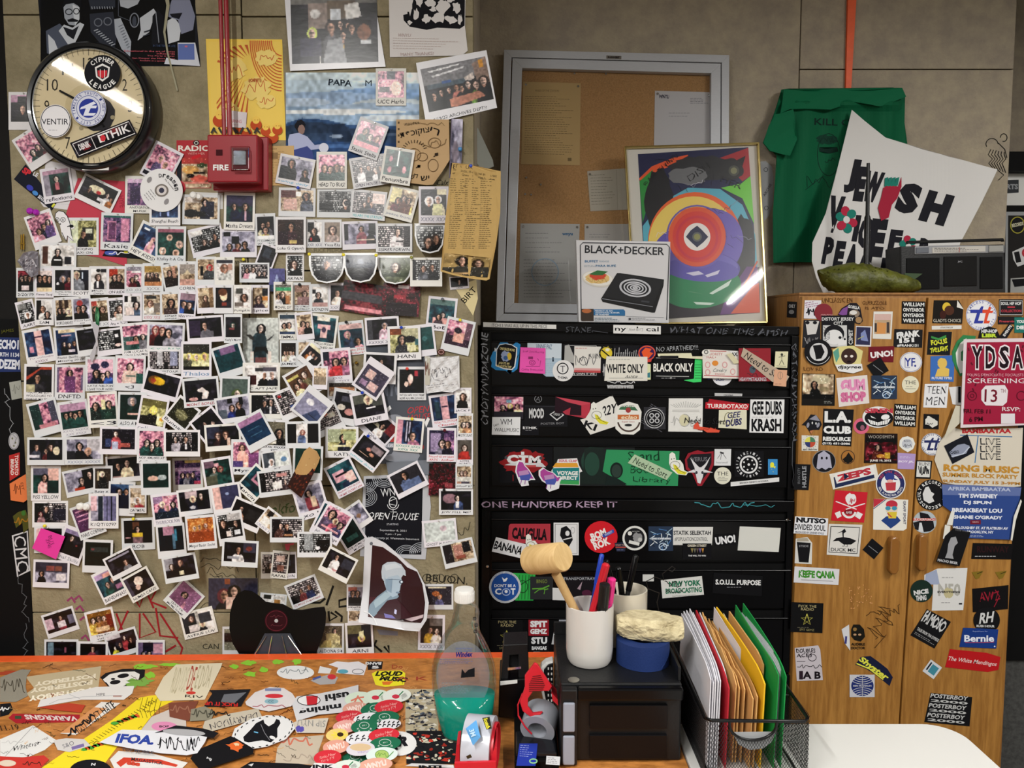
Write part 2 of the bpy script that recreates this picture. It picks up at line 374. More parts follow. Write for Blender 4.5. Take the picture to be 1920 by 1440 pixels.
 # ================= the setting =================
XL,XR=-1.345,float(PW.at(890,600)[0])
XS=float(PB.at(1893,300)[0])
def room():
 MB().box((-3,-3,-.1),(3.3,3.3,0)).out('floor',M_floor,kind='structure')
 MB().box((-3,-3,2.95),(3.3,3.3,3.05)).out('ceiling',M_ceil,kind='structure')
 MB().box((3.2,-3,0),(3.3,3.3,2.95)).out('wall_right',M_room,kind='structure')
 MB().box((-3.1,-3,0),(-3,3.3,2.95)).out('wall_left',M_room,kind='structure')
 MB().box((-3,-3.1,0),(3.3,-3,2.95)).out('wall_rear',M_room,kind='structure')
 MB().box((XS,3.1,0),(3.3,3.2,2.95)).out('wall_far_right',M_concrete2,kind='structure')
 MB().box((-3,2.42,0),(XL-.004,2.5,2.95)).out('wall_far_left',M_dark,kind='structure')
 core=MB().box((XL+.006,2.17,0),(XR-.004,2.68,2.95)).out('wall_front',M_concrete2,kind='structure')
 xj=float(PW.at(466,545)[0]);z30=float(PW.at(700,31)[2]);g=.0018
 for(x0,x1,zs)in((XL,xj,(0,.85,1.5,2.12+.35,2.95)),(xj,XR,(0,.62,1.21,1.8,z30,2.95))):
  for a,b in zip(zs,zs[1:]):
   MB().box((x0+g,2.10,a+g),(x1-g,2.168,b-g)).out('concrete_block',M_concrete,core,bevel=.0015)
 core=MB().box((XR-.2,2.76,0),(XS-.004,2.82,2.95)).out('wall_back',M_dark,kind='structure')
 xa=float(PB.at(1500,100)[0]);zb=float(PB.at(1700,130)[2]);xc=float(PB.at(1478,520)[0])
 for(a,b,c,d)in((XR-.2,xa,0,2.95),(xa,XS,zb,2.95),(xa,XS,0,zb)):
  MB().box((a+g,2.68,c+g),(b-g,2.758,d-g)).out('concrete_block',M_concrete2,core,bevel=.0015)
 for i,(lx,ly,e)in enumerate(LIGHTS):
  o=empty('ceiling_light',(lx,ly,2.95),['fluorescent ceiling fitting, front left','fluorescent ceiling fitting, front right','fluorescent ceiling fitting, rear left','fluorescent ceiling fitting, rear right','fluorescent ceiling fitting, far left above the clock'][i],'lamp')
  MB().box((lx-.03,ly-.66,2.90),(lx+.03,ly+.66,2.949)).out('housing',M_whitep,o)
  MB().tube([(lx,ly-.62,2.882),(lx,ly+.62,2.882)],.013,10).out('tube',mat('lit_tube','fff8ee',.5,emit=9),o)
 return core
back_core=room()
front_core=bpy.data.objects['wall_front']
g=Pr(PW,[(205,1120),(345,1120),(345,1230),(205,1230)],None)
for pts in([(218,1150),(236,1200)],[(240,1145),(218,1195),(262,1205)],[(262,1150),(262,1196),(292,1185),(268,1150)],[(292,1140),(300,1192),(334,1196)],
[(300,1150),(342,1215),(336,1236)],[(248,1115),(262,1138),(268,1118)],[(275,1110),(288,1140)],[(292,1108),(282,1128),(312,1140)],[(310,1222),(330,1210)]):
 g.l(pts,3.6,'8e1d24')
g.out('graffiti',front_core,reg=False,label='red paint scrawl on the bare concrete')
g=Pr(PW,pxbox(120,1110,170,1210),None)
for x,y in((134,1124),(148,1121),(150,1140),(158,1160),(160,1195)):g.l([(x-8,y+3),(x,y-4),(x+7,y+6)],4,'8c3a62')
g.out('graffiti',front_core,reg=False,label='magenta paint strokes')
g=Pr(PW,pxbox(590,1090,740,1230),None)
for pts in([(612,1135),(625,1098)],[(570,1130),(600,1130),(610,1122)],[(652,1122),(636,1126),(636,1138),(652,1136)],[(616,1146),(618,1164),(632,1156),(620,1148)],[(628,1146),(641,1156),(640,1166)],
[(706,1200),(702,1210),(716,1222)],[(720,1212),(730,1224),(728,1210)]):g.l(pts,4,'16140f')
g.out('graffiti',front_core,reg=False,label='black marker scrawl')
g=Pr(PW,pxbox(360,1030,480,1180),None)
for i in range(7):g.scrib(408+i*6,1050+i*14,70,16,'2c2a22',i,8,.9,i*9)
g.scrib(395,1140,40,20,'2c2a22',44,8,.9);g.t('CAN',395,1212,30,10,0,'3a372c');g.ring(250,1045,6,5,1,'3a372c')
g.l([(484,1075),(484,1110)],.8,'3a372c');g.out('graffiti',front_core,reg=False,label='thin black pen scrawls')
g=Pr(PW,pxbox(790,1070,880,1105),None)
for i,c in enumerate('BEUON'):g.ring(800+i*13,1085+(i%2)*3,8,9,1,'23211a')
g.t('BEUON.',838,1086,78,14,5,'23211a');g.out('graffiti',front_core,reg=False,label='black bubble letter tag')
g=Pr(PW,pxbox(500,880,560,980),None).t('akfo',532,953,44,20,-5,'4c5a34',sh=.2,j=1).t('WNYU',449,492,22,7,0,'2c2a22',j=.5).t('FUCK MIDFORD',620,469,62,8,0,'6d654e')
g.t('Calx',830,342,22,10,0,'23211a',sh=.3).t('WITH HER',672,940,40,5,0,'7d745c').q([(534,1020),(552,1018),(550,1022),(544,1022),(542,1032),(536,1031)],'d0586a').scrib(870,990,22,30,'2c2a22',5,6,1).l([(345,706),(350,690),(356,706)],.8,'3a372c')
g.out('graffiti',front_core,reg=False,label='small green and black pen notes between the photos')
g=Pr(PB,pxbox(1840,250,1890,340),None)
g.ring(1860,270,12,11,1.5,'141210',a0=150,a1=360);g.ring(1882,258,7,8,1.6,'141210',a0=-180,a1=110)
for i in range(6):
 x=1858+i*5;g.l([(x,280+i),(x-5+i,290),(x+3,298),(x-4,306),(x+3,314+i*2)],1.5,'141210')
g.l([(1872,268),(1884,280),(1888,296)],1.5,'141210').l([(1870,318),(1882,328),(1872,338)],1.5,'141210')
g.out('graffiti',back_core,reg=False,label='black pen doodle of an octopus')
# ================= instant photos =================
M_pin=mat('clear_pin','c9c9c6',.2,spec=.8)
def topz(x,y):
 e=[(x-1,y-1),(x+1,y-1),(x,y+1)];return max([.0004]+[z for q,z in PW.reg if sat(q,e)])
def pin(px,py,pl,off,m,r=.0045,parent=None,**kw):
 if off is None:off=topz(px,py)
 c=pl.at(px,py,off);ax=tuple(pl.n)
 return MB().lathe([(r*.5,0),(r*.45,r*.9),(r,r*1.1),(r*1.0,r*1.9),(r*.6,r*2.3)],c,ax,12).out('push_pin' if not parent else 'pin',m,parent,smooth=True,**kw)
LM={'clock':(180,205),'fire alarm':(445,305),'newspaper clipping':(882,415),'compact disc':(303,357),'vinyl record':(520,1165),'curled portrait print':(740,1100),
'black event poster':(740,965),'pink sticky note':(92,1019),'crumpled drawing':(828,702),'mountain poster':(650,200),'grey event poster':(775,770),'curled brown strip':(570,885),
'red scrawl':(270,1165),'tall fan dancer photo':(489,640),'ghost doodle sticker':(118,423),'dark red stage print':(690,560),'magenta strokes':(148,1150)}
def dirn(x,y,skip=()):
 k=sorted(((math.hypot(x-a,y-b),n)for n,(a,b)in LM.items()if n not in skip))[0][1];dx,dy=x-LM[k][0],y-LM[k][1]
 d=('right of' if dx>0 else 'left of')if abs(dx)>2.2*abs(dy)else('below' if dy>0 else 'above')if abs(dy)>2.2*abs(dx)else('lower ' if dy>0 else 'upper ')+('right of' if dx>0 else 'left of')
 return d+' the '+k,k
SEEN=set();PN=[0]
def photo_label(kind,desc,x,y):
 d,k=dirn(x,y);l=f'{kind}, {desc}, {d}'
 if l in SEEN or len(l.split())>16:
  d,k=dirn(x,y,(k,));l=f'{kind}, {desc}, {d}'
 if l in SEEN:print('DUPLICATE LABEL',l)
 SEEN.add(l);return l
def pol(cx,cy,w,h,a,code,desc,cap=None,cc='22202a',plain=False,pl=PW):
 PN[0]+=1;rr=random.Random(PN[0]);k=rr.uniform(.0006,.0026)
 wide=w/h>1.12;mini=h/w>1.3
 if plain:si=so=sb=0
 elif mini:si,so,sb=.09,.10,.2
 elif wide:si,so,sb=.06,.09,.19
 else:si,so,sb=.075,.08,.215
 ca,sa=math.cos(R(a)),math.sin(R(a))
 def lift(x,y):return np.clip(k*((-(x-cx)*sa+(y-cy)*ca)/h+.5)*(1 if True else 0),0,.01)
 tint=rr.choice(['dddbdc','d6d6d8','dedcd6','d2d4d6','dcd8de'])
 P=Pr(pl,rectpts(cx,cy,w,h,a),tint,lift=lift,thick=.0007)
 if cap:
  ls=cap.split('|');hh=sb*h*(.62 if len(ls)==1 else .36)
  for i,s_ in enumerate(ls):
   yy=h*(.5-sb*.5)+(i-(len(ls)-1)/2)*hh*1.25;X,Y=rot(0,yy,a);ww=min(w*.86,len(s_)*hh*.95)
   P.t(s_,cx+X,cy+Y,ww,hh*.8,a,cc,b=.006,sh=.1,j=.35)
 kind='unframed photo print' if plain else 'wide instant photo' if wide else 'small instant photo' if mini else 'instant photo'
 o=P.out('instant_photo',label=photo_label(kind,desc,cx,cy),cat='photo',group='photos pinned to the concrete wall')
 iw,ih=w*(1-2*si),h*(1-so-sb);X,Y=rot(0,h*(so-sb)/2,a)
 Q=Pr(pl,rectpts(cx+X,cy+Y,iw,ih,a),None,lift=lift,off=P.off+.0007+4*STEP,thick=.0001)
 Q.img(cx+X,cy+Y,iw,ih,a,pic(code,max(12,int(iw*.8)),max(12,int(ih*.8)),PN[0]*13))
 Q.out('picture',o,MG,reg=False)
 if not plain and rr.random()<.75:
  X,Y=rot(rr.uniform(-3,3),-h*(.5-so*.45),a);pin(cx+X,cy+Y,pl,P.off+.0008,M_pin,.0022,parent=o)
 return o
 # ================= posters and papers that lie under the instant photos =================
def thing(P,name,label,cat,m=None,group=None,parent=None,**kw):return P.out(name,parent,m,label=label,**({}if parent else dict(cat=cat)),**({'group':group}if group else{}),**kw)
P=Pr(PW,[(66,-60),(360,-60),(376,124),(82,124)],'17181f')
P.img(221,32,290,182,0,pic('dk #0,0,100,100,14151d',60,38,3))
for q_,c_ in(([(86,58),(112,44),(128,62),(130,88),(108,104),(88,100)],'4b5160'),([(90,64),(102,76),(110,96),(92,102)],'c3c7cd'),([(110,58),(120,46),(136,52),(150,42),(158,46),(140,82),(128,84)],'bfc3c9'),([(118,50),(136,56),(148,48),(138,74),(126,66)],'1a1b22'),([(119,14),(126,4),(140,3),(149,14),(149,36),(141,48),(129,46),(121,34)],'9ba0a9'),([(136,8),(149,14),(149,36),(141,48),(138,30)],'c5c9cf'),([(116,16),(120,0),(152,0),(152,14),(138,6),(124,8)],'0d0e13'),([(126,37),(136,34),(147,38),(145,41),(128,41)],'0d0e13'),
([(166,0),(216,0),(216,14),(170,18)],'2c303a'),([(168,26),(212,22),(220,64),(214,96),(190,84),(170,60)],'2a2d37'),([(214,36),(226,34),(246,78),(244,106),(228,92),(216,64)],'a4a9b2'),([(262,34),(288,16),(292,22),(280,60),(258,76),(264,56)],'b9bdc4'),([(286,30),(296,18),(306,30),(312,84),(284,84)],'0f1016'),([(312,40),(326,32),(340,50),(336,76),(316,82)],'c3c7cd'),([(322,0),(356,0),(366,30),(362,56),(340,64),(334,38),(312,30)],'7d8196'),([(224,0),(262,0),(258,8),(240,16),(226,12)],'a9adb5'),([(318,26),(342,24),(336,36),(322,32)],'14151d')):P.q(q_,c_)
P.ring(129,22,7,6,1.4,'0d0e13').ring(143,21,6,6,1.4,'0d0e13').ring(184,42,8,8,2,'6a6e78').ring(202,40,8,8,2,'6a6e78').ring(252,38,9,14,2,'7d818b').e(252,40,4,10,'3d414c')
for i in range(9):P.l([(172+i*4.8,12),(173+i*4.8,17)],1.2,'9da1aa');P.l([(176+i*4,58+i*3.4),(184+i*4,55+i*3.4)],2,'9da1aa');P.l([(222+i*2,50+i*5),(230+i*1.6,46+i*5)],.9,'6d727d')
P.l([(222,0),(222,30),(246,40)],1,'5a5e69').l([(292,22),(298,80)],1.6,'8a8e98').l([(270,60),(282,56)],2,'2a2d37').l([(268,68),(280,64)],2,'2a2d37')
for i,(s,w)in enumerate((('Educational in the art of noise',95),('inRecords',34),('The Party is over',52),('San Despar the Mors Supar',80),('Available at a speciality store',66))):P.t(s,328-w/2,96+i*4.6,w,3.2,1,'d0626e')
P.t('IN THE TERROR ATE',308,86,42,4,1,'3d4c6e');P.q([(333,80),(366,80),(375,124),(308,120),(312,108),(334,113)],'c8cbd3').q([(334,82),(364,82),(365,112),(334,112)],'5c6da8').r(349,87,5,3,0,'c9677a')
thing(P,'film_poster','black and white film poster behind the clock top, red small print','poster')
P=Pr(PW,[(308,-8),(316,-8),(318,10),(310,60),(316,100),(334,170),(331,170),(313,101),(306,60),(312,10)],'9b977f');thing(P,'dried_stem','thin dried plant stem hanging over the film poster','stem')
P=Pr(PW,[(386,73),(529,74),(536,263),(394,262)],'ecc95a');P.q([(391,78),(526,78),(531,257),(398,257)],'eccb62')
rr=random.Random(5)
for i in range(15):
 a0=95+i*12;P.q([(470+18*math.cos(R(a0)),130+26*math.sin(R(a0))),(466+60*math.cos(R(a0)),130+46*math.sin(R(a0+6))+(70 if a0<180 else 0)),(466+60*math.cos(R(a0+5.5)),130+46*math.sin(R(a0+11.5))+(70 if a0<180 else 0))],'c05a34')
for i in range(12):P.ring(528,76,60-i*3.6,95-i*6,1.8,'c8623a',a0=90,a1=180)
for k,(x,y,rx,ry)in enumerate(((500,108,20,15),(480,165,26,22),(440,130,20,20),(500,190,18,14),(430,205,18,12))):P.q(blob(x,y,rx,ry,k,.2),'ead07a');P.scrib(x,y,rx*1.4,ry*1.3,'bf4a2a',k,8,1.2)
for x,y,r_ in((412,215,11),(430,220,10),(446,234,8),(462,240,9),(480,225,9),(510,248,10),(520,236,8),(498,238,8)):P.e(x,y+r_,r_*1.2,r_*1.1,'bb4c26').e(x,y,r_*.75,r_*.8,'ecc65c').l([(x-3,y),(x-1,y)],1,'a03a20').l([(x+2,y),(x+4,y)],1,'a03a20')
P.t('((CHEWY))',478,151,24,8,-3,'ad3f22',b=.02);thing(P,'yellow_poster','yellow and rust red psychedelic comic poster behind the red pipe','poster')
P=Pr(PW,[(424,206),(463,211),(461,240),(424,238)],'d8d0d2').t('WARNING',440,227,26,6,3,'b8404c').lines(444,234,26,4,1,'b77'.replace('b77','b07078'));thing(P,'small_note','small white note with red capitals beside the pipe','note')
P=Pr(PW,[(535,136),(785,137),(784,226),(742,300),(600,300),(540,288)],'6f8fb4')
P.img(661,218,250,164,0,pic('wh #0,0,100,100,8fabc8 #0,0,100,12,c3d3da o20,16,40,8,b4c8d6 o70,24,40,6,83a3cc o30,30,44,8,9ab4d4 o80,36,30,6,c9d6de o12,34,22,5,b6c8dc o75,40,50,5,a9c0da o40,45,50,3,dfe4e6 o85,52,30,4,cdd8e2 P0,58,12,52,30,54,45,59,70,62,100,60,100,100,0,100,3b5a86 P0,62,12,56,32,58,50,64,100,66,100,100,0,100,35465f ''P0,72,40,68,70,72,100,70,100,100,0,100,3c5170 P30,60,44,58,52,78,40,80,24c'.replace('24c','2c3b52')+' #56,70,90,72,5b6f8c P0,80,30,78,60,82,100,80,100,100,0,100,34507e o45,84,20,2,4a6ea4 o80,88,18,2,27406c o38,73,5,2,8a9cb4',110,72,9))
P.t('PAPA',638,155,44,12,4,'1c2733',b=.02,j=.5).t('M',691,156,12,11,0,'1c2733')
P.q(blob(563,236,10,11,4,.12),'15151c').q(blob(565,243,6.5,9,2,.08),'8a7068').q([(543,252),(560,249),(576,256),(590,272),(604,270),(606,278),(578,282),(560,280),(541,290),(540,262)],'a9b0cf').q([(548,282),(576,274),(586,284),(588,300),(572,300),(552,298)],'3f4a86').q(ellpts(607,277,9,9),'cfd2e0')
thing(P,'mountain_poster','blue mountain landscape poster with a seated man and handwriting','poster')
def bigphoto(q,inner,code,label,cap=None,W=90,H=66,seed=1,liftk=.004):
 cx=sum(p[0]for p in q)/4;cy=sum(p[1]for p in q)/4
 P=Pr(PW,q,'d9d8dc',lift=lambda x,y:liftk*np.clip((y-min(p[1]for p in q))/130,0,1.2),thick=.0008)
 (ix,iy,iw,ih,ia)=inner;P.img(ix,iy,iw,ih,ia,pic(code,W,H,seed))
 if cap:P.t(*cap)
 thing(P,'group_photo',label,'photo',MG,group='large group photos')
bigphoto([(533,-12),(700,-14),(723,125),(544,133)],(627,55,162,126,-1.5),'dk #0,0,100,12,6c6a66 #20,10,42,48,8a7a72 #42,8,75,35,6a5a48 o28,26,6,7,c9c6c4 #46,20,58,36,c5cad2 P62,14,78,10,82,32,64,36,d8d6d4 #0,18,20,50,1e1c22 24,54,7,d8d4cc,c8dc60 ''46,46,7.5,4a4a50,3a2a26 57,42,5,22,7 66,44,5,k,k 60,60,7,d0a02c,k 70,48,6,k,k 84,52,11,1c1a20,1d1616 o84,55,8,12,8a5a40 P36,100,42,66,58,62,64,100,8a8c92 #0,75,32,100,2b2a36 #10,62,34,90,3a3850 #80,66,92,72,c7cbd0'.replace('22,7','2b2b30,k'),'large group photo of young people posing, one in lime beanie',seed=4)
P=Pr(PW,[(729,-20),(873,-20),(872,50),(877,95),(866,104),(731,107)],'d3cfcd',lift=lambda x,y:.002+0*x)
P.q([(762,-20),(872,-20),(871,48),(862,54),(820,52),(800,56),(768,50),(757,38),(756,28),(764,26)],'0f0f14')
for k,(x,y,rx,ry)in enumerate(((768,8,6,18),(786,2,8,10),(806,4,10,8),(830,12,12,12),(856,14,8,12),(780,28,7,10),(800,36,8,8),(822,34,11,9),(846,36,10,8),(862,36,5,9),(812,18,6,5),(844,-2,9,6),(768,42,4,4))):P.q(blob(x,y,rx,ry,k+3,.4,14),'d3cfcd')
P.t('WNYU',758,66,24,6,2,'b7a2a0',sh=.2).lines(802,82,130,24,5,'c3b4b0',1,1,4).t('MANY THANKS!',782,101,62,6,-2,'b29d9b',j=.4);thing(P,'art_sheet','white sheet with black brushwork above a faint thank you note','drawing')
bigphoto([(780,118),(912,94),(932,202),(799,234)],(857,158,124,82,-11.5),'dk #0,0,100,40,77767a P10,8,60,4,58,7,12,12,d8d8da P14,20,66,12,64,16,16,24,c9c9cc #4,40,70,50,4a5a66 #28,36,42,42,3a5a96 P62,38,76,30,78,44,64,50,c6b8b0 P78,10,100,0,100,60,80,50,8c7468 #88,4,94,22,c98a2c ''12,66,7,k 24,60,6,k 36,58,5,22,d 48,56,6,b0685c 56,60,6,2a1a22 66,54,7,k 78,58,8,6a9a32 90,52,9,15151c P34,80,80,74,90,88,50,98,34,98,c47f66 #0,60,10,100,1b1a1f'.replace('22,d','2b2b30,d'),'large tilted photo of a crowd around a table in a long room',('4/19/22 ARCHIVES DEPT!!',862,213,104,6,-13.5,'22222a',.006,.1,.4),seed=6)
P=Pr(PW,[(846,222),(868,226),(866,300),(850,334),(842,334)],'6a6274');P.img(856,275,20,104,2,pic('gy o40,60,30,20,8a7f8c #0,80,100,100,1c1a22',14,40));thing(P,'magazine_page','grey magazine page behind the spiral notebook sheet','page')
P=Pr(PW,[(743,224),(842,224),(843,300),(829,322),(812,346),(800,347),(743,340)],'b99a72',lift=lambda x,y:.002+.008*np.clip((x-800)/40,0,1)*np.clip((y-290)/50,0,1),grid=9)
for i in range(9):P.r(747.5,230+i*12,3.4,4,0,'5d4a34')
P.t('WNYU PAPA',772,232,30,5,-8,'2c2016',j=.3).t('תפכוקוצ',778,250,56,13,-12,'1c140c',b=.01).t('יר',815,246,18,12,18,'1c140c',b=.01).t('שי',797,334,16,9,-4,'1c140c',b=.01).t('של',776,330,16,9,-8,'1c140c',b=.01)
for i in range(11):
 a0=-165+i*15;P.l([(777+18*math.cos(R(a0)),282+14*math.sin(R(a0))),(777+24*math.cos(R(a0)),282+20*math.sin(R(a0)))],1.3,'2a1d12')
P.ring(776,290,13,12,1,'5a4228').ring(815,268,12,10,1,'5a4228').ring(812,310,10,12,1,'5a4228').ring(792,294,10,8,1,'5a4228').t('♫',817,290,9,8,0,'2a1d12').t('♫',784,312,8,7,10,'2a1d12').scrib(812,270,50,14,'6f5838',4,10,1,-12).scrib(800,232,70,6,'6f5838',8,12,.8)
thing(P,'spiral_notebook_sheet','brown spiral notebook sheet with hebrew lettering and sun doodle','note')
P=Pr(PW,[(502,274),(551,273),(552,348),(506,348)],'c7a672').lines(510,312,14,60,12,'9a7c50').r(515,292,12,12,0,'8f7450').lines(527,312,12,60,12,'9a7c50').t('PICASSO',510,279,18,3,0,'6b5333');thing(P,'tan_clipping','small tan news clipping right of the fire alarm','clipping')
P=Pr(PW,[(388,238),(495,238),(495,252),(388,252)],None)
for i,x in enumerate((396,410,423,437,450,463,477)):P.l([(x,239),(x+6,250)]if i%2 else[(x+6,239),(x,250)],4,'3b3a38')
for i,x in enumerate((403,444,484)):P.l([(x-4,241),(x+3,249)],3,'3b3a38')
P.out('graffiti',front_core,reg=False,label='thick dark lettering above the fire alarm')
P=Pr(PW,pxbox(331,263,396,353),'a83238');P.img(368,324,54,56,0,pic('cr o30,40,30,14,d8a058 o60,70,30,12,c95a4a #0,0,100,20,b5423c o30,60,14,7,28221e #0,80,100,88,d0786c o70,25,18,7,4a5a3c o60,50,20,5,28221e',30,30,7))
P.t('RADIO',364,278,60,11,0,'e0dcd2',b=.03).t('WITH HER',368,288,32,4,0,'d8a098').r(368,294,18,6,-20,'c8242c').e(368,268,6,5,'15151a').ring(368,268,4,3.4,1.2,'e0dcd2').r(336,322,9,42,0,'20242c').e(334,352,14,14,'c43b48').t('SHANTY TOWN AND CRUMBLED',370,302,44,5,0,'b5474a')
thing(P,'radio_card','red comic printed card headed in white capitals, left of fire alarm','card')
P=Pr(PW,[(86,300),(140,312),(146,340),(140,395),(82,388),(76,380)],'d4d0d2').lines(118,375,40,20,4,'b9b4ba',4);thing(P,'white_card','blank white card mostly hidden behind photo below the clock','card')
P=Pr(PW,[(146,334),(234,340),(238,500),(184,482),(128,474),(124,400)],'b8404f').t('HYPE',228,378,22,10,82,'8f2c3c',b=.02);thing(P,'red_card','plain coral red sheet behind photos under the clock','card')
P=Pr(PW,[(26,336),(48,308),(106,380),(97,395)],'171a26').t('SP',50,322,16,12,35,'c8303a',b=.05).t('LE',67,327,9,8,30,'e4e2e6',b=.03).e(56,352,7,5,'3a3fa8',35).e(66,362,6,4,'4a86c8',35).t('BEATS',78,372,14,7,38,'dcdce2',b=.02).t('FIRE',84,378,12,5,38,'dcdce2').r(100,385,8,4,-50,'cfd04a');thing(P,'black_flyer','black flyer corner with red and blue lettering, tilted','flyer')
P=Pr(PW,[(198,468),(250,468),(272,486),(192,480)],'18181d').e(208,474,12,5,'4a5aa8').scrib(225,475,40,8,'dcdce2',3,8,1.6).e(236,472,4,3,'d0c83a').l([(244,470),(268,484)],3,'dcdce2');thing(P,'black_flyer','black flyer strip with white swirls under the keyboard photos','flyer')
P=Pr(PW,[(360,360),(418,362),(418,392),(412,392),(410,370),(360,370)],'cfcdcb');thing(P,'white_card','thin white card edge behind round white pin','card')
P=Pr(PW,[(852,538),(893,524),(896,560),(887,592)],'cdbf92').t('BIRT',879,553,34,11,-48,'1c1a14',b=.01).l([(862,540),(866,534),(871,541)],2,'1c1a14');thing(P,'paper_pennant','cream paper pennant with black handwriting under the clipping','pennant')
P=Pr(PW,[(682,640),(800,640),(862,740),(860,868),(690,870),(684,800)],'4c5058')
P.q(blob(760,855,26,20,2,.05),'8b8f98').t('WNYU',722,728,66,30,1,'6d7380',b=.05).t('OPEN',784,768,40,12,-6,'b83a40',sh=.3,j=.6).t('HOUSE',786,782,42,11,-6,'b83a40',sh=.3,j=.6).e(740,795,22,18,'8b8f98').e(735,818,10,11,'b5423f').r(728,835,22,8,0,'9a9da6').t('IT US',728,836,18,6,0,'dcdce2',b=.02).e(745,858,24,8,'8b8f98').e(789,838,6,6,'a8403f').l([(676,775),(684,800)],2,'d8d8dc')
thing(P,'grey_event_poster','grey event poster with red hand lettering, mostly covered','poster')
for q,a_,lb in(([(722,768),(731,760),(734,766),(726,774)],0,'small piece of white tape near the grey poster, upper'),([(796,792),(802,782),(806,786),(799,802)],0,'small piece of white tape near the grey poster, lower')):thing(Pr(PW,q,'dcdcdc'),'white_tape',lb,'tape')
P=Pr(PW,[(682,893),(802,886),(808,950),(798,1049),(675,1043)],'b4b6bc',lift=lambda x,y:.002+0*x);P.q([(686,898),(793,895),(790,1040),(684,1038)],'0f1017')
for cx,cy,n,a0,a1 in((686,905,6,-10,100),(720,896,5,0,175),(685,932,5,-80,90),(790,1035,6,170,280),(762,1040,4,180,350)):
 for i in range(n):P.ring(cx,cy,22-i*3.6,18-i*3,1,'a9adb5',a0=a0,a1=a1)
P.t('WNYU',737,922,46,15,-6,'d4d6da',b=-.006).ring(737,942,8,11,1.4,'d4d6da').ring(737,946,11,10,1.2,'d4d6da',a0=0,a1=180).l([(737,955),(737,960),(730,960),(744,960)],1.2,'d4d6da').l([(730,940),(744,934)],1,'d4d6da').l([(731,945),(744,948)],1,'d4d6da')
P.t('OPEN HOUSE',737,968,94,13,1,'d4d6da',sh=.3,j=.8).t('EVENT',735,908,14,3,0,'b9bcc4').t('STARTING',736,983,22,3.6,0,'b9bcc4').t('September 8, 2021',737,995,50,4.6,2,'c5c8ce').t('4 pm - 7 pm',737,1002,30,4.2,2,'c5c8ce').t('5 University pl, Weinstein basement',738,1010,96,5,2,'c5c8ce')
thing(P,'black_event_poster','black event poster with white outlined microphone and date','poster')
P=Pr(PW,[(724,867),(808,862),(826,892),(800,890),(728,890)],'70757e');thing(P,'clear_tape','strip of clear tape along top of the black event poster','tape',MG)
